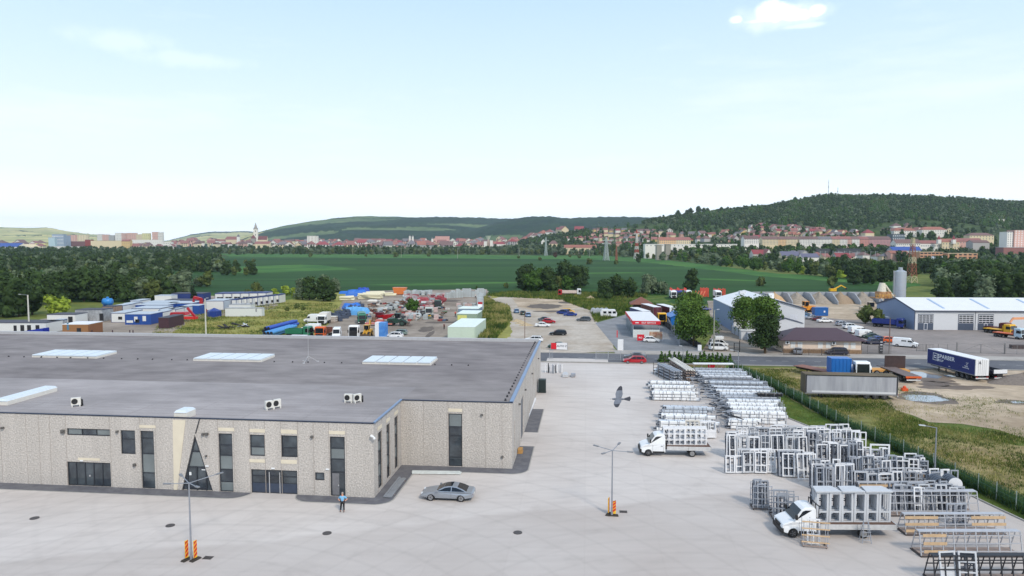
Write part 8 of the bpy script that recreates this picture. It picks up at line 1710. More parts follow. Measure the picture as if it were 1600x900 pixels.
t=loader('yellow backhoe with raised arm right of the black and white cab',P(573,526),YAW-R(88),paint('backhoe_yellow',(206,158,60)),name='backhoe_loader',sc=.95); mb=MB(); mb.bar((-2.8,0,1.4),(-3.3,0,4.2),.3); mb.bar((-3.3,0,4.2),(-4.4,0,3.0),.25); mb.build('rear_arm',paint('backhoe_yellow',(206,158,60)),t)
t=thing('toilet_cabin','tall blue and white panel cabin in the front row of the equipment yard','cabin',P(586,530),YAW); mb=MB(); mb.b(0,1.0,0,2.2,0,4.2); mb.build('white_panel',F_W,t); mb=MB(); mb.b(1.002,2.7,0,2.2,0,4.2); mb.build('blue_panel',mat('blue_print',(60,120,196),.5,var=.15,sc=1,c2=(90,150,214),sc2=.6),t)
car('suv',WHT,'white car right of the blue and white panel cabin',P(615,529)+AW*.6,YAW+math.pi); car('estate',paint('sage_grey',(120,140,134)),'grey-green estate behind the white car in the equipment yard',P(622,524)+AW*1,YAW+math.pi)
t=loader('green tractor with a pale front loader in the equipment yard',P(624,509),YAW,DGN,name='tractor',sc=1.15)
t=thing('red_hopper','red hopper wagon in the middle of the equipment yard','hopper',P(603,503),YAW); mb=MB(); mb.ring([[(-2.6,-1,2.0),(2.8,-1,2.6),(2.8,1,2.6),(-2.6,1,2.0)],[(-1,-.7,.9),(.8,-.7,.9),(.8,.7,.9),(-1,.7,.9)]]); mb.build('hopper_body',RED,t); mb=MB(); mb.b(-3,-.8,-.9,.9,1.0,3.0); mb.build('red_cab',MAR,t)
for x in (-1.8,1.6):
    for s_ in (-1,1): wheel(t,x,s_*.9,.5,.3,s_)
t=thing('red_platform','flat red machine frame below the red hopper','machine frame',P(593,509),YAW); mb=MB(); mb.b(-4,4,-1,1,.5,.9); mb.build('platform',mat('pale_red_steel',(190,110,100),.6),t); mb=MB(); mb.b(-1,1.2,-.8,.8,.9,1.8); mb.build('box',mat('pale_red_steel',(190,110,100)),t)
lorry(paint('grey_green_cab',(176,186,180)),'pale lorry with a yellow bumper facing the camera, in the lane of the equipment yard',P(670,496),YAW-R(80),'tipper',mat('pale_tipper',(190,188,180),.6),7,name='tipper_lorry',lower=YEL,Hc=3.2); lorry(DGN,'dark green lorry behind the pale lorry with yellow bumper',P(684,483),YAW-R(80),'tipper',mat('pale_tipper',(190,188,180)),7,name='tipper_lorry',Hc=3.2)
# pale green containers
def cont(px0,px1,py,h,d,m,label,doors=None):
    a=P(px0,py);b_=P(px1,py); w=(b_-a).length; t=thing('shipping_container',label,'container',a,YAW+.0); mb=MB(); mb.b(0,w,0,d,.1,h); mb.build('shell',m,t); mb=MB(); mb.b(-.05,w+.05,-.05,d+.05,h+.002,h+.1); mb.build('roof',mat('pale_green_roof',(216,228,222),.6,var=.06,sc=.8),t); mb=MB()
    for x in np.linspace(0,w,3): mb.b(x-.06,x+.06,-.06,-.003,.1,h)
    mb.build('ribs',m,t)
    if doors: mb=MB(); mb.b(.2,w*.5,-.05,-.003,.5,h-.4); mb.build('yellow_door',doors,t)
    return t
M_PGN=mat('pale_green_paint',(192,208,192),.6,var=.05); cont(700,742.5,531,3.2,19,M_PGN,'long pale green container shed behind the hall, nearest'); cont(714,746,506,3.0,10,mat('green_grey_paint',(140,160,140),.6),'second container with a yellowish panel behind the pale green one',mat('faded_yellow',(206,206,120),.6)); cont(716,748,497,3.0,8,mat('blue_grey_paint',(120,142,160),.6),'blue-grey container at the back of the container line')
t=thing('red_white_box','small red and white box on the last container','box',P(750,494)+Vector((0,2,3.1)),YAW); mb=MB(); mb.b(-.7,.7,-.5,.5,.7,1.4); mb.build('red_half',RED,t); mb=MB(); mb.b(-.7,.7,-.5,.5,0,.698); mb.build('white_half',F_W,t)
person('person in dark clothes walking in the lane of the equipment yard',P(694,515),.4,mat('dark_red_cloth',(70,30,40),.8),M_PL,'stand'); person('person in a bright orange-red jacket by the second container',P(711.5,494.5),.4,mat('orange_jacket',(220,84,70),.8),M_PL,'stand'); person('person in a white shirt near the pallet stacks at the back',P(743,466),.4,mat('white_cloth',(210,210,210),.8),M_PL,'stand')
# pallets of blocks along the back
def pallet(px,py,label,group,h=2.0,w=1.3,m=None,sy=1.2):
    key=('p',h,w,m.name)
    if key not in BC:
        mb=MB(); n=max(1,round(h/.7)); 
        for k in range(n): mb.b(-w/2,w/2,-sy/2,sy/2,.14+h*k/n,.14+h*(k+1)/n-.06)
        mb.b(-w/2,w/2,-sy/2,sy/2,0,.1,1)
        for x in (-w*.25,w*.25): mb.b(x-.02,x+.02,-sy/2-.01,-sy/2+.0,.12,.1+h,1)
        BC[key]=mb.build('block_pallet',[m,F_BR]); o=BC[key]
    else: o=BC[key].copy(); COL.objects.link(o)
    o.location=P(px,py); o.rotation_euler=(0,0,YAW+rnd.uniform(-.06,.06)); return tag(o,label,'pallet',group)
PG=mat('grey_block_stack',(176,184,186),.85,var=.12,sc=2,obj=.12); PK=mat('pinkish_goods',(196,172,168),.8,var=.15,obj=.12)
for i in range(34): x=672+i*2.55; pallet(x,467.5-.12*i if i<20 else 464.5,'tall pale pallet of blocks in the line along the back of the equipment yard','pallets along the back',h=rnd.choice((2.6,3.2,3.8)) if i>12 else 2.4,w=1.5,m=PG)
for i in range(16): y=467+i*1.25; pallet(749+(i%2)*3.2,y,'pallet of blocks in the line along the right edge of the equipment yard','pallets on the right edge',h=2.6,w=1.5,m=PG)
for i in range(26): pallet(628+rnd.uniform(0,46),459.5+rnd.uniform(0,2.5),'pale pallet in the far line behind the red scaffold parts','far pallets',h=2.0,w=1.5,m=PG)
for i in range(40): t_=rnd.random(); pallet(590+t_*52+rnd.uniform(-3,3),492-t_*26+rnd.uniform(-3,3),'small grey pallet in the slanting row of stored goods','slanting goods row',h=rnd.choice((1.0,1.4)),w=1.3,m=PG)
for i in range(34): pallet(rnd.uniform(632,684),rnd.uniform(484,500),'pale or pink pallet among the stored goods around the round tanks','goods around the tanks',h=rnd.choice((1.2,1.6)),w=1.3,m=rnd.choice((PG,PK)))
for i in range(14): pallet(rnd.uniform(716,752),rnd.uniform(478,487),'pinkish pallet behind the container line','goods behind the containers',h=1.2,w=1.3,m=rnd.choice((PG,PK)))
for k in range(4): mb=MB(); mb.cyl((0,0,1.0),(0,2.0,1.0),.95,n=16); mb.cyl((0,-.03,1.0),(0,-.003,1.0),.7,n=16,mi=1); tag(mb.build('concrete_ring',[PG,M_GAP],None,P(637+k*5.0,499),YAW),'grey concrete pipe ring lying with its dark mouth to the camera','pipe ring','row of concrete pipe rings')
for k in range(6): mb=MB(); mb.b(-2.0,2.0,-1,1,.0,.28); tag(mb.build('concrete_beam',F_CR if k%2 else F_BR,None,P(516,503)+Vector((0,0,.3*k)),YAW),'beam in the stack right of the white lorry with red visor','beam','stacked beams')
# red scaffold parts: a tangle of bars
M_RS=mat('scaffold_red',(166,76,84),.6,var=.2,obj=.25); M_RG=mat('scaffold_grey_red',(176,150,150),.6,var=.2,obj=.2)
sb=[]
for k in range(3):
    mb=MB(); L_=(3.5,5,2.5)[k]; mb.b(-L_/2,L_/2,-.6,-.5,0,1.0); mb.b(-L_/2,L_/2,.5,.6,0,1.0)
    for x in np.linspace(-L_/2,L_/2-.1,5): mb.b(x,x+.1,-.5,.5,.0,.1); mb.b(x,x+.1,-.5,.5,.9,1.0)
    sb.append(mb)
SB={}
for i in range(110):
    t_=rnd.random(); px=rnd.uniform(634,694); py=470+rnd.uniform(0,14)*(1-abs(px-664)/60); k=rnd.randrange(3); m=rnd.choice([M_RS,M_RS,M_RG,PG]); key=(k,m.name)
    if key not in SB: SB[key]=sb[k].build('scaffold_bundle',m); o=SB[key]
    else: o=SB[key].copy(); COL.objects.link(o)
    p=P(px,py); o.location=(p.x,p.y,rnd.choice((0,.9,1.8,2.4))); o.scale=(.75,.75,.75); o.rotation_euler=(rnd.gauss(0,.15),rnd.gauss(0,.2),rnd.uniform(0,3.1)); tag(o,'bundle of red or grey scaffold parts in the big tangled stock','scaffold','red scaffold stock')
CL=[mat('clutter_%d'%i,c,.7,var=.25,sc=2) for i,c in enumerate(((60,60,66),(150,150,148),(110,84,66),(196,192,186),(70,90,120),(140,60,56),(90,110,84)))]; CBX={}
for i in range(120):
    m=rnd.choice(CL); k=rnd.randrange(4)
    if (k,m.name) not in CBX:
        mb=MB(); r_=random.Random(k)
        for q in range(4): x,y=r_.uniform(-.8,.8),r_.uniform(-.6,.6); mb.c(x,y,.3+.35*q*(k%2),r_.uniform(.5,1.5),r_.uniform(.4,1.1),r_.uniform(.3,.7),q%2)
        CBX[(k,m.name)]=mb.build('stored_part',[m,rnd.choice(CL)]); o=CBX[(k,m.name)]
    else: o=CBX[(k,m.name)].copy(); COL.objects.link(o)
    px,py=(rnd.uniform(574,640),rnd.uniform(474,506)) if i<80 else (rnd.uniform(640,700),rnd.uniform(476,502)); o.location=P(px,py); o.rotation_euler=(0,0,rnd.uniform(0,3)); tag(o,'small part or crate in the clutter of the equipment yard','stored part','clutter of stored parts')
# dark blue-grey machinery lumps and blue tarps at the left side of the yard
M_DKG=mat('dark_blue_machinery',(62,72,92),.7,var=.35,sc=2); M_BT=mat('bright_blue_tarp',(30,104,196),.55,var=.12,sc=1,bump=.6); M_LB=mat('pale_blue_sheet',(96,164,220),.5,var=.08)
for i in range(30):
    t_=i/30.; px=522+t_*44+rnd.uniform(-4,4); py=500-t_*20+rnd.uniform(-4,4); mb=MB()
    for k in range(3): x=rnd.uniform(-1,1);y=rnd.uniform(-1,1); mb.c(x,y,rnd.uniform(.4,.9),rnd.uniform(.6,1.6),rnd.uniform(.6,1.5),rnd.uniform(.8,1.8))
    mb.cyl((-1.2,-.6,.4),(1.2,.5,1.9),.15,n=6); tag(mb.build('covered_machine',M_DKG,None,P(px,py),rnd.uniform(0,3)),'dark blue-grey machine or rack in the dense row by the meadow','machine','dark machines by the meadow')
def tarp(px,py,w,d,h,m,label,seed,rz=0):
    V=[];F=[];n=14
    for i in range(n+1):
        for j in range(n+1):
            u,v=i/n*2-1,j/n*2-1; e_=max(abs(u),abs(v)); z=h*(1-max(0,e_-.75)/.25)*(1+.22*noise.noise(Vector((u*2.5,v*2.5,seed)))); V.append((u*w/2,v*d/2,max(z,0.02)))
    for i in range(n):
        for j in range(n): F.append((i*(n+1)+j,(i+1)*(n+1)+j,(i+1)*(n+1)+j+1,i*(n+1)+j+1))
    o=meshnp('tarpaulin',V,F,m,smooth=True); o.location=P(px,py); o.rotation_euler=(0,0,rz); return tag(o,label,'tarpaulin')
tarp(550,483,7,4.5,2.0,M_BT,'bright blue tarpaulin over goods in the left middle of the equipment yard',1,.4); tarp(557,462.5,10,5,2.6,M_BT,'bright blue tarpaulin heap at the back near the cream pipes',2,.2); tarp(568,460,6,4,3.0,mat('deep_blue_tarp',(24,70,170),.55,bump=.5),'deep blue bundle beside the cream pipes',3); tarp(551,489,5,4,2.0,M_LB,'pale blue sheet left, hanging over the dark machines',4,.5); tarp(563,492,6,4,2.4,M_LB,'pale blue sheet right, in front of the green tarpaulin lorry',5,-.4); tarp(537,459,4,3,1.2,M_BT,'small blue tarpaulin at the tree edge in the back',6)
M_CP=mat('cream_pipe',(214,208,180),.6,var=.08,obj=.06)
for (x0,x1,y0,n_,lb) in ((532,552,470,7,'cream pipe in the left pile at the back'),(560,596,468,10,'cream pipe in the middle pile at the back'),(566,602,463,8,'cream pipe in the rear pile at the back'),(600,616,463,5,'pale pipe in the small right pile at the back')):
    for k in range(n_):
        a=P(x0+rnd.uniform(-2,2),y0-(k%4)*.5); b_=P(x1+rnd.uniform(-3,3),y0-(k%4)*.5-1+rnd.uniform(-.5,1.5)); d=b_-a; mb=MB(); mb.cyl((0,0,0),(d.length,0,0),.42,n=8); tag(mb.build('cream_pipe',M_CP,None,a+Vector((0,0,.5+.8*(k//4))),math.atan2(d.y,d.x)),lb,'pipe','cream pipes at the back')
mb=MB(); mb.ring([[(-2.2,-1.4,.3),(2.2,-1.4,.3),(2.2,1.4,.3),(-2.2,1.4,.3)],[(-3.1,-1.6,3.4),(3.1,-1.6,3.4),(3.1,1.6,3.4),(-3.1,1.6,3.4)]]); tag(mb.build('orange_skip',paint('rust_orange',(214,120,62)),None,P(625,460.5),YAW),'orange skip at the back between the pipes and pallets','skip')
tarp(582,470.5,4,3,.6,F_CR,'pale sheet on the ground before the cream pipes',8)
# ---------------- the town ----------------
T_W=[mat('render_white',(224,220,212),.85,obj=.05),mat('render_cream',(216,200,166),.85,obj=.05),mat('render_ochre',(206,176,122),.85,obj=.05),mat('render_pink',(206,164,150),.85,obj=.05),mat('render_grey',(176,174,172),.85,obj=.05)]
T_R=[mat('red_roof_tiles',(138,94,90),.85,var=.2,obj=.12),mat('brown_roof_tiles',(112,88,86),.85,var=.2,obj=.12),mat('grey_roof_tiles',(112,108,112),.85,var=.15,obj=.1),mat('bright_red_roof',(138,66,72),.8,obj=.08),mat('orange_roof_tiles',(148,98,86),.85,var=.2,obj=.1)]
TW=['white','cream','ochre','pink','grey']; TR=['red','brown','grey','bright red','orange']
HP={}; HL=[]
def town_house(p,wi,ri,sc,rz,where,group,hip=None,win=True):
    hip=rnd.random()<.4 if hip is None else hip; k=(wi,ri,hip)
    lb=f'{TW[wi]} house with a {TR[ri]} {"hipped" if hip else "gabled"} roof {where}'
    if k not in HP:
        w,d,h=10,9,5; t=house('town_house',lb,'house',Vector((0,0,0)),0,w,d,h+2,3.6,T_W[wi],T_R[ri],'x' if (wi+ri)%2 else 'y',.5,wins=[(x,x+1.4,z,z+1.5,M_GAP,'window') for x in (1.4,4.3,7.2) for z in (3.0,5.2)] if win else None,hip=hip); HP[k]=t; t.location=p; t.rotation_euler=(0,0,rz); t.scale=(sc,sc,sc); t['group']=group; return t
    return dup(HP[k],p,rz,lb,group,scale=sc)
def hrow(x0,x1,y0,y1,step,where,group,wi=(0,0,1,1,2,3,4),ri=(0,0,1,1,2,3,4),sc=(.9,1.25),jy=.8,D=None):
    n=max(1,int((x1-x0)/step))
    for i in range(n):
        t=(i+rnd.uniform(.2,.8))/n; px=x0+(x1-x0)*t; py=y0+(y1-y0)*t+rnd.uniform(-jy,jy); p=G(px,py) if D is None else PD(px,py,D*rnd.uniform(.96,1.04))
        if D is not None: p.z=Z1(p.x,p.y)
        p.z-=2; HL.append((p,rnd.choice(wi),rnd.choice(ri),rnd.uniform(*sc),rnd.uniform(-.5,.5)+rnd.choice((0,0,1.57)),where,group))
# hill-foot houses, right of centre
hrow(905,1000,384,386,7,'at the slope foot beside the pylons','foot slope houses'); hrow(880,1000,376,378,8,'low on the slope behind the pylons','low slope houses'); hrow(912,1045,362,366,9,'high on the slope above the pylons','high slope houses'); hrow(925,1010,369,371,8,'halfway up the slope by the pylons','mid slope houses')
hrow(1000,1180,379,378,7.5,'just above the long white sheds','streets above the sheds'); hrow(1010,1200,372,369,9,'in the second street above the sheds','second street houses'); hrow(1130,1240,366,358,7,'on the spur below the forest','spur houses'); hrow(1180,1290,356,363,8,'in the top row under the forest','top row houses')
hrow(1190,1350,372,374,7,'just above the long apartment blocks','rows above the blocks'); hrow(1215,1345,366,369,9,'in the higher row above the blocks','higher row houses'); hrow(1380,1480,364,366,10,'around the white school buildings','houses by the school')
hrow(1340,1400,406,409,12,'in front of the rail yard near the silo','houses before the rail yard',ri=(0,1,2)); hrow(1170,1200,399,401,14,'in the trees below the sheds','houses below the sheds'); hrow(1230,1330,405,408,15,'in the low quarter left of the silo','low quarter houses',ri=(2,1,0,2))
# old town in the far middle
for y,st,nm in ((385.5,7,'in the old town front row'),(382.5,7,'in the old town second row'),(380.,8,'in the old town third row')):
    hrow(420,900,y,y,st,nm,nm.replace('in the ','').replace('row','row houses'),wi=(0,0,0,1,1,3,4),ri=(0,0,1,1,3,2,4),sc=(1.7,2.5),jy=.5,D={385.5:1850,382.5:2200,380.:2550}[y])
hrow(262,420,384,384,8,'left of the church tower in the far town','old town left part',wi=(0,1,3),ri=(0,0,1),sc=(1.5,2.2),jy=.8,D=2200); hrow(270,400,380.5,380.5,9,'behind the church quarter of the far town','old town left rear',wi=(0,1,3),ri=(0,0,1),sc=(1.8,2.6),jy=.6,D=2650)
hrow(0,75,383,384,8,'at the far left edge of the town','left edge houses',wi=(0,1,4,3),ri=(0,1,1),sc=(1.5,2.2),jy=.8,D=2000); hrow(0,60,379,380,9,'behind the left edge of the town','left rear houses',wi=(0,3),ri=(0,1),sc=(2.2,3),jy=.5,D=2400)
hrow(175,265,385,385,9,'below the tower blocks on the left','houses below the tower blocks',wi=(0,1,3),ri=(0,1),sc=(1.6,2.2),jy=.5,D=1980)
HL.sort(key=lambda h:-h[3]/h[0].y)
for h_ in HL[:285]: town_house(*h_)
mb=MB()
for p,wi,ri,sc,rz,_,_ in HL[285:]:
    i0=len(mb.v); w=5*sc; d=4.5*sc; h1=7*sc; mb.b(-w,w,-d,d,0,h1,wi); mb.ring([[(-w*1.06,-d*1.1,h1),(-w*1.06,d*1.1,h1),(-w*1.06,0,h1+3.6*sc)],[(w*1.06,-d*1.1,h1),(w*1.06,d*1.1,h1),(w*1.06,0,h1+3.6*sc)]],5+ri); mb.xf(Matrix.Translation(p)@Matrix.Rotation(rz,4,'Z'),i0)
tag(mb.build('distant_houses',T_W+T_R),'smallest far houses of the old town, massed along the horizon','houses',kind='stuff')
# bigger buildings, each on its own: (label, x0,x1, ybase, ytop(wall), D or None, wall, roof kind, roof m, rh, windows cols rows)
def bigb(label,x0,x1,yb,yt,wm,rk,rm,rh=3,cols=0,rws=0,D=None,name='apartment_block',cat='building',depth=14,hip=False,winc=None,ww=1.2):
    if D is None: a=G(x0,yb); D=a.y
    a=PD(x0,yb,D); b_=PD(x1,yb,D); zt=PD(x0,yt,D).z; w=b_.x-a.x; zb=min(a.z,Z1(a.x,D),Z1(b_.x,D))-1; h=zt-a.z; base=Vector((a.x,D,zb)); H_=zt-zb
    z0=a.z-zb; wins=[]
    if cols: wins=[(w*(c+.5)/cols-ww/2,w*(c+.5)/cols+ww/2,z0+h*(r+.3)/rws,z0+h*(r+.3)/rws+min(1.5,h/rws*.5),winc,'window') for c in range(cols) for r in range(rws)][:96]
    return house(name,label,cat,base,0,w,depth,H_,rh,wm,rm,rk,.4,wins=wins,hip=hip)
W0_,W1_,W2_,W3_,W4_=T_W; R0,R1,R2,R3,R4=T_R
M_WG=mat('block_window',(96,104,114),.4)
for (x0,x1,wm,rm,lb) in ((1191,1216,W1_,R1,'long cream apartment block at the left end of the row'),(1216.3,1228,mat('render_peach',(220,184,140),.85),R1,'peach apartment block between two cream ones'),(1228.3,1246.5,W1_,R1,'cream apartment block left of the red gap'),(1249,1264,W0_,R1,'white apartment block right of the red gap'),(1264.4,1279,W0_,R1,'white apartment block in the middle of the row, narrow'),(1279.3,1300,W0_,R2,'white apartment block right of the middle'),(1300.3,1312,W1_,R0,'cream apartment block with a red roof, right of the white ones'),(1312.3,1324,W0_,R0,'white apartment block left of the pink striped one'),(1324.3,1331,W3_,R0,'narrow pink striped apartment block'),(1331.3,1343,W0_,R1,'white apartment block with a brown roof by the salmon one'),(1343.3,1358,mat('render_salmon',(196,136,124),.85),R0,'salmon-coloured apartment block left of the rose one'),(1358.3,1392,mat('render_rose',(188,142,142),.85),R1,'rose apartment block at the right end of the row')):
    bigb(lb,x0,x1,382.5,373.5,wm,'x',rm,3.5,max(3,int((x1-x0)/2.2)),4,D=940,winc=M_WG,ww=.9)
bigb('white block with a brown roof left of the long apartment row',1163,1186,381,373,W0_,'x',R1,4,8,3,D=920,winc=M_WG); bigb('orange cream block above the two grey towers',1030,1056,383,375,mat('render_peach',(220,184,140)),'x',R4,4,8,3,D=1020,winc=M_WG); bigb('orange cream block right of the two grey towers',1056.5,1079,382.5,375,W1_,'x',R0,4,7,3,D=1020,winc=M_WG)
bigb('long white shed roofs in the middle of the slope foot',1008,1155,386,381.5,W0_,'flat',F_W,1,24,1,D=990,name='industrial_shed',winc=M_WG); bigb('grey square tower block left of the pair',1026,1034,392,383,mat('grey_stone',(150,146,136),.9),'flat',R2,1,D=900,name='grey_tower',depth=8); bigb('grey square tower block right of the pair',1040,1048,392,382,mat('grey_stone',(150,146,136)),'flat',R2,1,D=900,name='grey_tower',depth=8)
bigb('long cream hall with a red roof at the centre right',882,932,391,387,W1_,'x',R4,5,14,1,D=1250,name='long_hall',winc=M_WG); bigb('white and red chalet with a steep gable below the sheds',1177,1205,403,397,W0_,'x',R3,5,5,1,D=820,name='chalet',winc=R3); bigb('white steep gable end of the chalet',1196,1206,403,397.5,W0_,'y',R0,6,2,1,D=812,name='chalet')
bigb('white block with dark windows on the school hill, left',1397,1432,367,360.5,W0_,'x',R4,5,9,2,D=1150,name='school_building',hip=True,winc=M_WG); bigb('white block with dark windows on the school hill, right',1441,1479,366.5,359,W0_,'x',R4,5,10,2,D=1150,name='school_building',hip=True,winc=M_WG); bigb('red-roofed villa above the school, left',1396,1410,357,353,W0_,'x',R1,5,D=1240,name='villa',hip=True); bigb('red-roofed villa above the school, right',1415,1425,357,353,W3_,'x',R1,6,D=1240,name='villa',hip=True)
bigb('dark glass building beside the rose block',1394,1414,380,366,mat('dark_glass_block',(84,98,108),.3,var=.2),'flat',R2,1,6,3,D=960,name='office_block',winc=F_W,ww=1); bigb('long white monastery-like wing with a red roof, left part',1400,1438,389,380,W0_,'x',R1,5,12,2,D=900,name='college_wing',winc=M_WG); bigb('long white wing with a red roof, right part',1438,1472,387,380.5,W0_,'x',R0,4,12,1,D=905,name='college_wing',winc=M_WG); bigb('beige corner tower block of the college wing',1472,1499,389,378,W1_,'x',R4,4,6,2,D=900,name='college_wing',winc=M_WG)
for px,lb in ((1467,'small red spire on the college roof, left'),(1490,'small red spire on the college roof, right')):
    p=PD(px,376,898); t=thing('roof_spire',lb,'spire',p,0); mb=MB(); mb.b(-2,2,-2,2,-4,1.5); mb.build('spire_base',W0_,t); mb=MB(); mb.cyl((0,0,1.5),(0,0,7),2.6,.1,n=4); mb.build('spire_roof',R3,t)
bigb('cream block with a brown hipped roof at the right',1515,1553,375,368,W1_,'x',R1,4,8,2,D=1020,name='school_building',hip=True,winc=M_WG); bigb('grey hall below the cream block at the right',1520,1546,387,379,W4_,'x',R1,3,D=900,name='grey_hall'); bigb('row of low red roofs right of the college',1499,1535,381,377,W3_,'x',R0,4,8,1,D=930,name='row_house',winc=M_WG)
bigb('tall white block with pink balconies at the right edge',1573,1584,386,362,W0_,'flat',R2,1,3,7,D=860,name='tower_block',winc=M_WG); bigb('tall pink-striped block at the right edge',1584.3,1640,388,359.5,W3_,'flat',R2,1,12,8,D=858,name='tower_block',winc=F_W,ww=1.5); bigb('low red and white building before the tall pink block',1568,1640,391,386.5,R0,'flat',F_W,1,D=840,name='low_hall')
# unfinished brick blocks and rail yard
M_BRK=mat('unfinished_brick',(196,150,120),.9,var=.15); 
for (x0,x1,yb,yt,lb) in ((1437,1473,407,394,'unfinished brick building with open floors, left'),(1481,1527,409,396,'unfinished brick building with open floors, right')):
    t=bigb(lb,x0,x1,yb,yt,M_BRK,'flat',W1_,1,6,3,D=720,name='unfinished_building',winc=M_GAP,ww=3.0,depth=12)
bigb('blue-roofed hall behind the rail yard',1395,1440,394,391,W4_,'x',mat('blue_sheet_roof',(44,76,150),.6),4,D=830,name='industrial_hall'); bigb('orange-roofed shed in front of the blue-roofed hall',1392,1420,400,396,W3_,'x',R4,3,D=790,name='industrial_shed'); bigb('grey-white shed between the brick buildings',1462,1482,411,406,W0_,'x',C_GRC,3,D=700,name='industrial_shed')
bigb('dark steel rail shed, long',1275,1345,394,389,mat('dark_rail_shed',(70,74,80),.8,var=.3),'flat',C_DKR,1,D=850,name='rail_shed'); bigb('cream depot with a grey-blue roof',1222,1250,405,400,W1_,'x',mat('slate_blue_roof',(98,98,120),.8),5,6,1,D=780,name='depot',winc=M_WG); bigb('pale gabled depot with a slate roof',1254,1280,406,402,W0_,'x',mat('slate_blue_roof',(98,98,120)),4,D=770,name='depot'); bigb('grey building with a bright red roof by the rail masts',1308,1330,410,403,W4_,'x',R3,5,5,2,D=740,name='station_building',winc=M_WG)
for i in range(16): px=1225+i*9.5+rnd.uniform(-3,3); p=G(px,409); D=p.y; h_=17*D/FPX; mb=MB(); mb.cyl((0,0,0),(0,0,h_),.3,.2,n=5); mb.bar((0,0,h_*.9),(3,0,h_*.9),.2); tag(mb.build('catenary_mast',M_LT,None,p),'thin grey catenary mast of the railway','mast','railway masts')
# left group
bigb('tall pale blue factory office with roof masts at the left',76,86,388,371,mat('pale_blue_render',(176,198,206),.8),'flat',W4_,1,D=1900,name='factory_office'); bigb('blue-grey factory office with rows of windows at the left',82,100,387,366,mat('blue_grey_render',(150,166,184),.8),'flat',W4_,1,7,4,D=1910,name='factory_office',winc=W0_,ww=3.4); bigb('lower blue-grey wing of the factory office',93,106,386,368,mat('blue_grey_render',(150,166,184)),'flat',W4_,1,5,4,D=1925,name='factory_office',winc=M_WG,ww=2.5)
bigb('yellow block left of the factory office',55,71,385,380,mat('render_yellow',(214,208,140),.85),'flat',W4_,1,D=2000,name='yellow_block'); bigb('dark red factory tower',133,142,384,374.5,mat('dark_red_brick',(140,70,66),.9),'flat',R1,1,D=1900,name='brick_factory'); bigb('long brown brick factory behind the dark red tower',100,134,384,377,mat('brown_brick',(120,86,88),.9),'flat',W0_,1,12,1,D=1950,name='brick_factory',winc=M_WG); bigb('long beige factory hall with a brown stripe',142,190,388,376,W1_,'flat',R1,1,D=1900,name='factory_hall'); bigb('low white hall before the brick factory',80,132,388.5,385,W0_,'flat',W4_,1,D=1860,name='low_hall')
bigb('ochre and pink building right of the beige factory',190,203,387,377,W2_,'x',R0,5,4,2,D=1900,name='ochre_building',winc=M_WG); bigb('blue-roofed hall at the left edge',-10,27,390,385.5,W0_,'x',mat('blue_sheet_roof',(44,76,150)),8,D=1550,name='industrial_hall',depth=40); bigb('white hall with arched pale roof right of the blue-roofed hall',25,45,390,386.5,W0_,'y',W1_,7,D=1560,name='industrial_hall',depth=40)
for i,(x0,x1,yt,wm) in enumerate(((106,120,367,W3_),(121,137,367,W1_),(152,160,366,W0_),(160,170,366.5,W3_),(170,178,367.5,W4_),(180,190,364,W0_),(190,197,364.5,W3_),(198,213,364,W3_),(213,222,366,W1_),(222,234,364.5,mat('render_straw',(210,204,150),.85)),(238,247,362.5,W3_),(247,254,363,W0_))):
    bigb(('leftmost','second','third','fourth','fifth','sixth','seventh','eighth','ninth','tenth','eleventh','rightmost')[i]+' of the tower blocks on the left skyline, counted from the left',x0,x1,378,yt,wm,'flat',W4_,1,4,6,D=3100,name='tower_block',winc=M_WG,ww=3.5)
bigb('white block with balconies below the rightmost tower block',255,268,386,378,W0_,'flat',W4_,1,4,2,D=2100,name='white_block',winc=M_WG,ww=3); bigb('long low white line of halls under the tower blocks',204,254,380.5,374.5,W0_,'flat',R0,1,16,1,D=2700,name='long_hall',winc=M_WG)
# church
D=2700.; s_=D/FPX; a=PD(400,377,D); t=thing('church_tower','tall white church tower with a pointed spire, left of centre','church',(a.x,D,0),.2); zt=PD(400,358.5,D).z; hw_=3.2*s_; 
mb=MB(); mb.b(-hw_,hw_,-hw_,hw_,-2,zt); mb.build('tower',mat('church_white',(226,222,210),.85),t)
for sg in ((-1,-1),(1,-1),(1,1),(-1,1)): mb=MB(); mb.cyl((sg[0]*hw_*.85,sg[1]*hw_*.85,zt),(sg[0]*hw_*.85,sg[1]*hw_*.85,zt+8),1.6,.1,n=6); mb.build('corner_turret',mat('grey_spire',(150,146,140),.8),t)
mb=MB(); mb.cyl((0,0,zt),(0,0,PD(400,347.5,D).z),hw_*.98,.15,n=8); mb.build('spire',mat('grey_spire',(150,146,140)),t)
for z in (zt-10,zt-24,zt-38): mb=MB(); mb.b(-1.3,1.3,-hw_-.3,-hw_-.003,z,z+6); mb.build('window',M_GAP,t)
bigb('church nave with a big dark red roof right of the tower',403,417,377,374.5,W1_,'x',mat('dark_red_tiles',(112,62,64),.85),14,D=2680,name='church_nave'); bigb('dark-roofed gate tower left of the church tower',392,398.5,378,372.5,mat('grey_stone',(150,146,136)),'x',mat('dark_red_tiles',(112,62,64)),12,D=2500,name='gate_tower',hip=True,depth=12)
bigb('big red-roofed church-side hall left of the tower',351,372,378,374.5,W1_,'x',R0,12,D=2600,name='old_hall',hip=True); bigb('small church with a thin dark steeple left of the tower',370,374,378,370,W0_,'x',R2,9,D=2580,name='small_church',hip=True,depth=8)
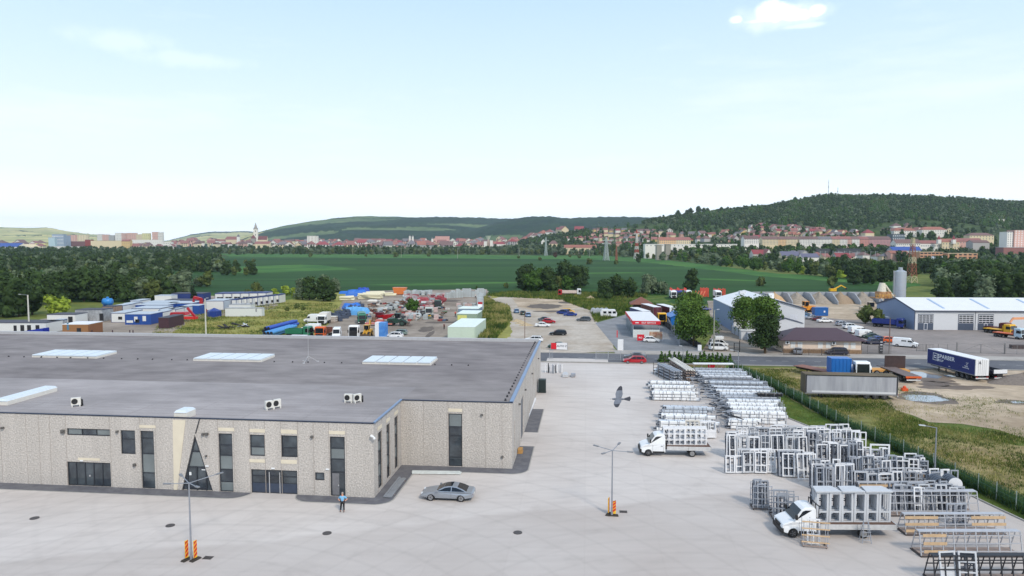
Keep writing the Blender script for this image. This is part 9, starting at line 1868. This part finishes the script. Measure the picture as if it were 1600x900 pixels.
bigb('cream palace with a red roof below the church tower',398,421,388,381,W1_,'x',R0,6,8,2,D=1750,name='palace',winc=M_WG); bigb('white tower block with pink stripes left of centre',480,496,384,368.5,W0_,'flat',W4_,1,3,5,D=2100,name='tower_block',winc=mat('block_stripe',(150,120,124),.7),ww=6); bigb('cream base of the tower block left of centre',482,489,388,378,W1_,'flat',W4_,1,D=2060,name='annex_block')
bigb('long pink-roofed building in the centre of the old town',566,602,379,375.5,W0_,'x',R0,5,12,1,D=2300,name='long_building',winc=M_WG); bigb('cream building with pale gables in the old town centre',560,590,388.5,384,W1_,'x',R1,5,8,1,D=1800,name='long_building',winc=M_WG)
bigb('pink and cream apartment block on the skyline of the old town',680,702,378,369,mat('render_coral',(204,150,146),.85),'flat',R0,1,7,3,D=2200,name='apartment_block',winc=W1_,ww=3); 
for k,(px,yt) in enumerate(((639,369),(643.5,369.5),(674,373))): bigb(('white twin church tower, left','white twin church tower, right','white pointed church tower in the old town')[k],px,px+2.6,378,yt,W0_,'y',R2,5,D=2200,name='church_steeple',depth=6,hip=True)
# water tower (inverted cone)
D=1800.; a=PD(763,380,D); t=thing('water_tower','pale water tower shaped like a funnel in the old town','water tower',(a.x,D,0)); z1=PD(763,374,D).z; z2=PD(763,368.5,D).z; mb=MB(); mb.cyl((0,0,0),(0,0,z1),3.4,2.6,n=14); mb.build('shaft',mat('tower_pinkish',(190,170,158),.85),t); mb=MB(); mb.cyl((0,0,z1),(0,0,z2),2.8,7.4,n=18); mb.build('tank',mat('tower_pale',(200,206,184),.8),t)
bigb('white block left of the water tower base',756,761,383,377,W0_,'flat',W4_,1,D=1790,name='white_block'); bigb('white and grey block right of the water tower base',765.5,770,382,375.5,W0_,'flat',W4_,1,D=1790,name='white_block'); bigb('white building with a red hipped roof right of the water tower',773,790,386,381.5,W0_,'x',R3,6,5,1,D=1700,name='villa',hip=True,winc=M_WG)
bigb('small white church with two points before the hill',846,852,380,377.5,W0_,'y',W0_,5,D=1500,name='chapel'); bigb('grey castle-like roofs right of the small white church',858,872,384,381,W1_,'x',R1,7,D=1450,name='villa',hip=True); bigb('white house with a pointed roof, topmost on the spur under the forest',1172,1178,359,354,W0_,'y',R2,4,name='spur_house'); bigb('white house with black timber gable above the blocks',1301,1312,368,364.5,W0_,'y',R2,6,3,1,D=1130,name='timber_house')
bigb('crimson-roofed villa above the salmon block',1352,1366,367,364,W1_,'x',R3,6,D=1100,name='villa',hip=True); bigb('flat white hall roof above the rose block',1347,1362,370,368.5,W0_,'flat',F_W,1,D=1060,name='white_hall'); bigb('small white buildings far up in the forest at the right',1556,1570,345,342.5,W0_,'flat',F_W,1,D=1420,name='forest_house')
# radio masts on the hilltop
for px,yt,lb in ((1291,281,'tall thin radio mast on the wooded hilltop'),(1305.5,293,'shorter thin radio mast right of the tall one on the hilltop')):
    p=GD(px,1760); h_=PD(px,yt,1760).z-p.z; t=thing('radio_mast',lb,'mast',p); mb=MB(); mb.bar((0,0,0),(0,0,h_),.9); mb.build('mast_pole',mat('mast_grey',(150,156,168),.7),t); mb=MB(); mb.bar((0,0,h_*.55),(0,0,h_*.62),1.8); mb.build('antenna_drum',mat('mast_grey',(150,156,168)),t)
# ---------------- thin summer haze ----------------
hb=MB(); hb.b(-16000,16000,-500,11800,-3,420); ho=hb.build('haze',None)
hm=bpy.data.materials.new('haze_air'); hm.use_nodes=True; t=hm.node_tree; t.nodes.clear()
o_=N(t,'ShaderNodeOutputMaterial'); pv=N(t,'ShaderNodeVolumePrincipled'); pv.inputs['Color'].default_value=(.70,.87,1,1); pv.inputs['Density'].default_value=HAZE; pv.inputs['Anisotropy'].default_value=0
t.links.new(pv.outputs[0],o_.inputs['Volume']); ho.data.materials[0]=hm; tag(ho,'thin bluish summer haze over the plain and hills','haze',kind='stuff')
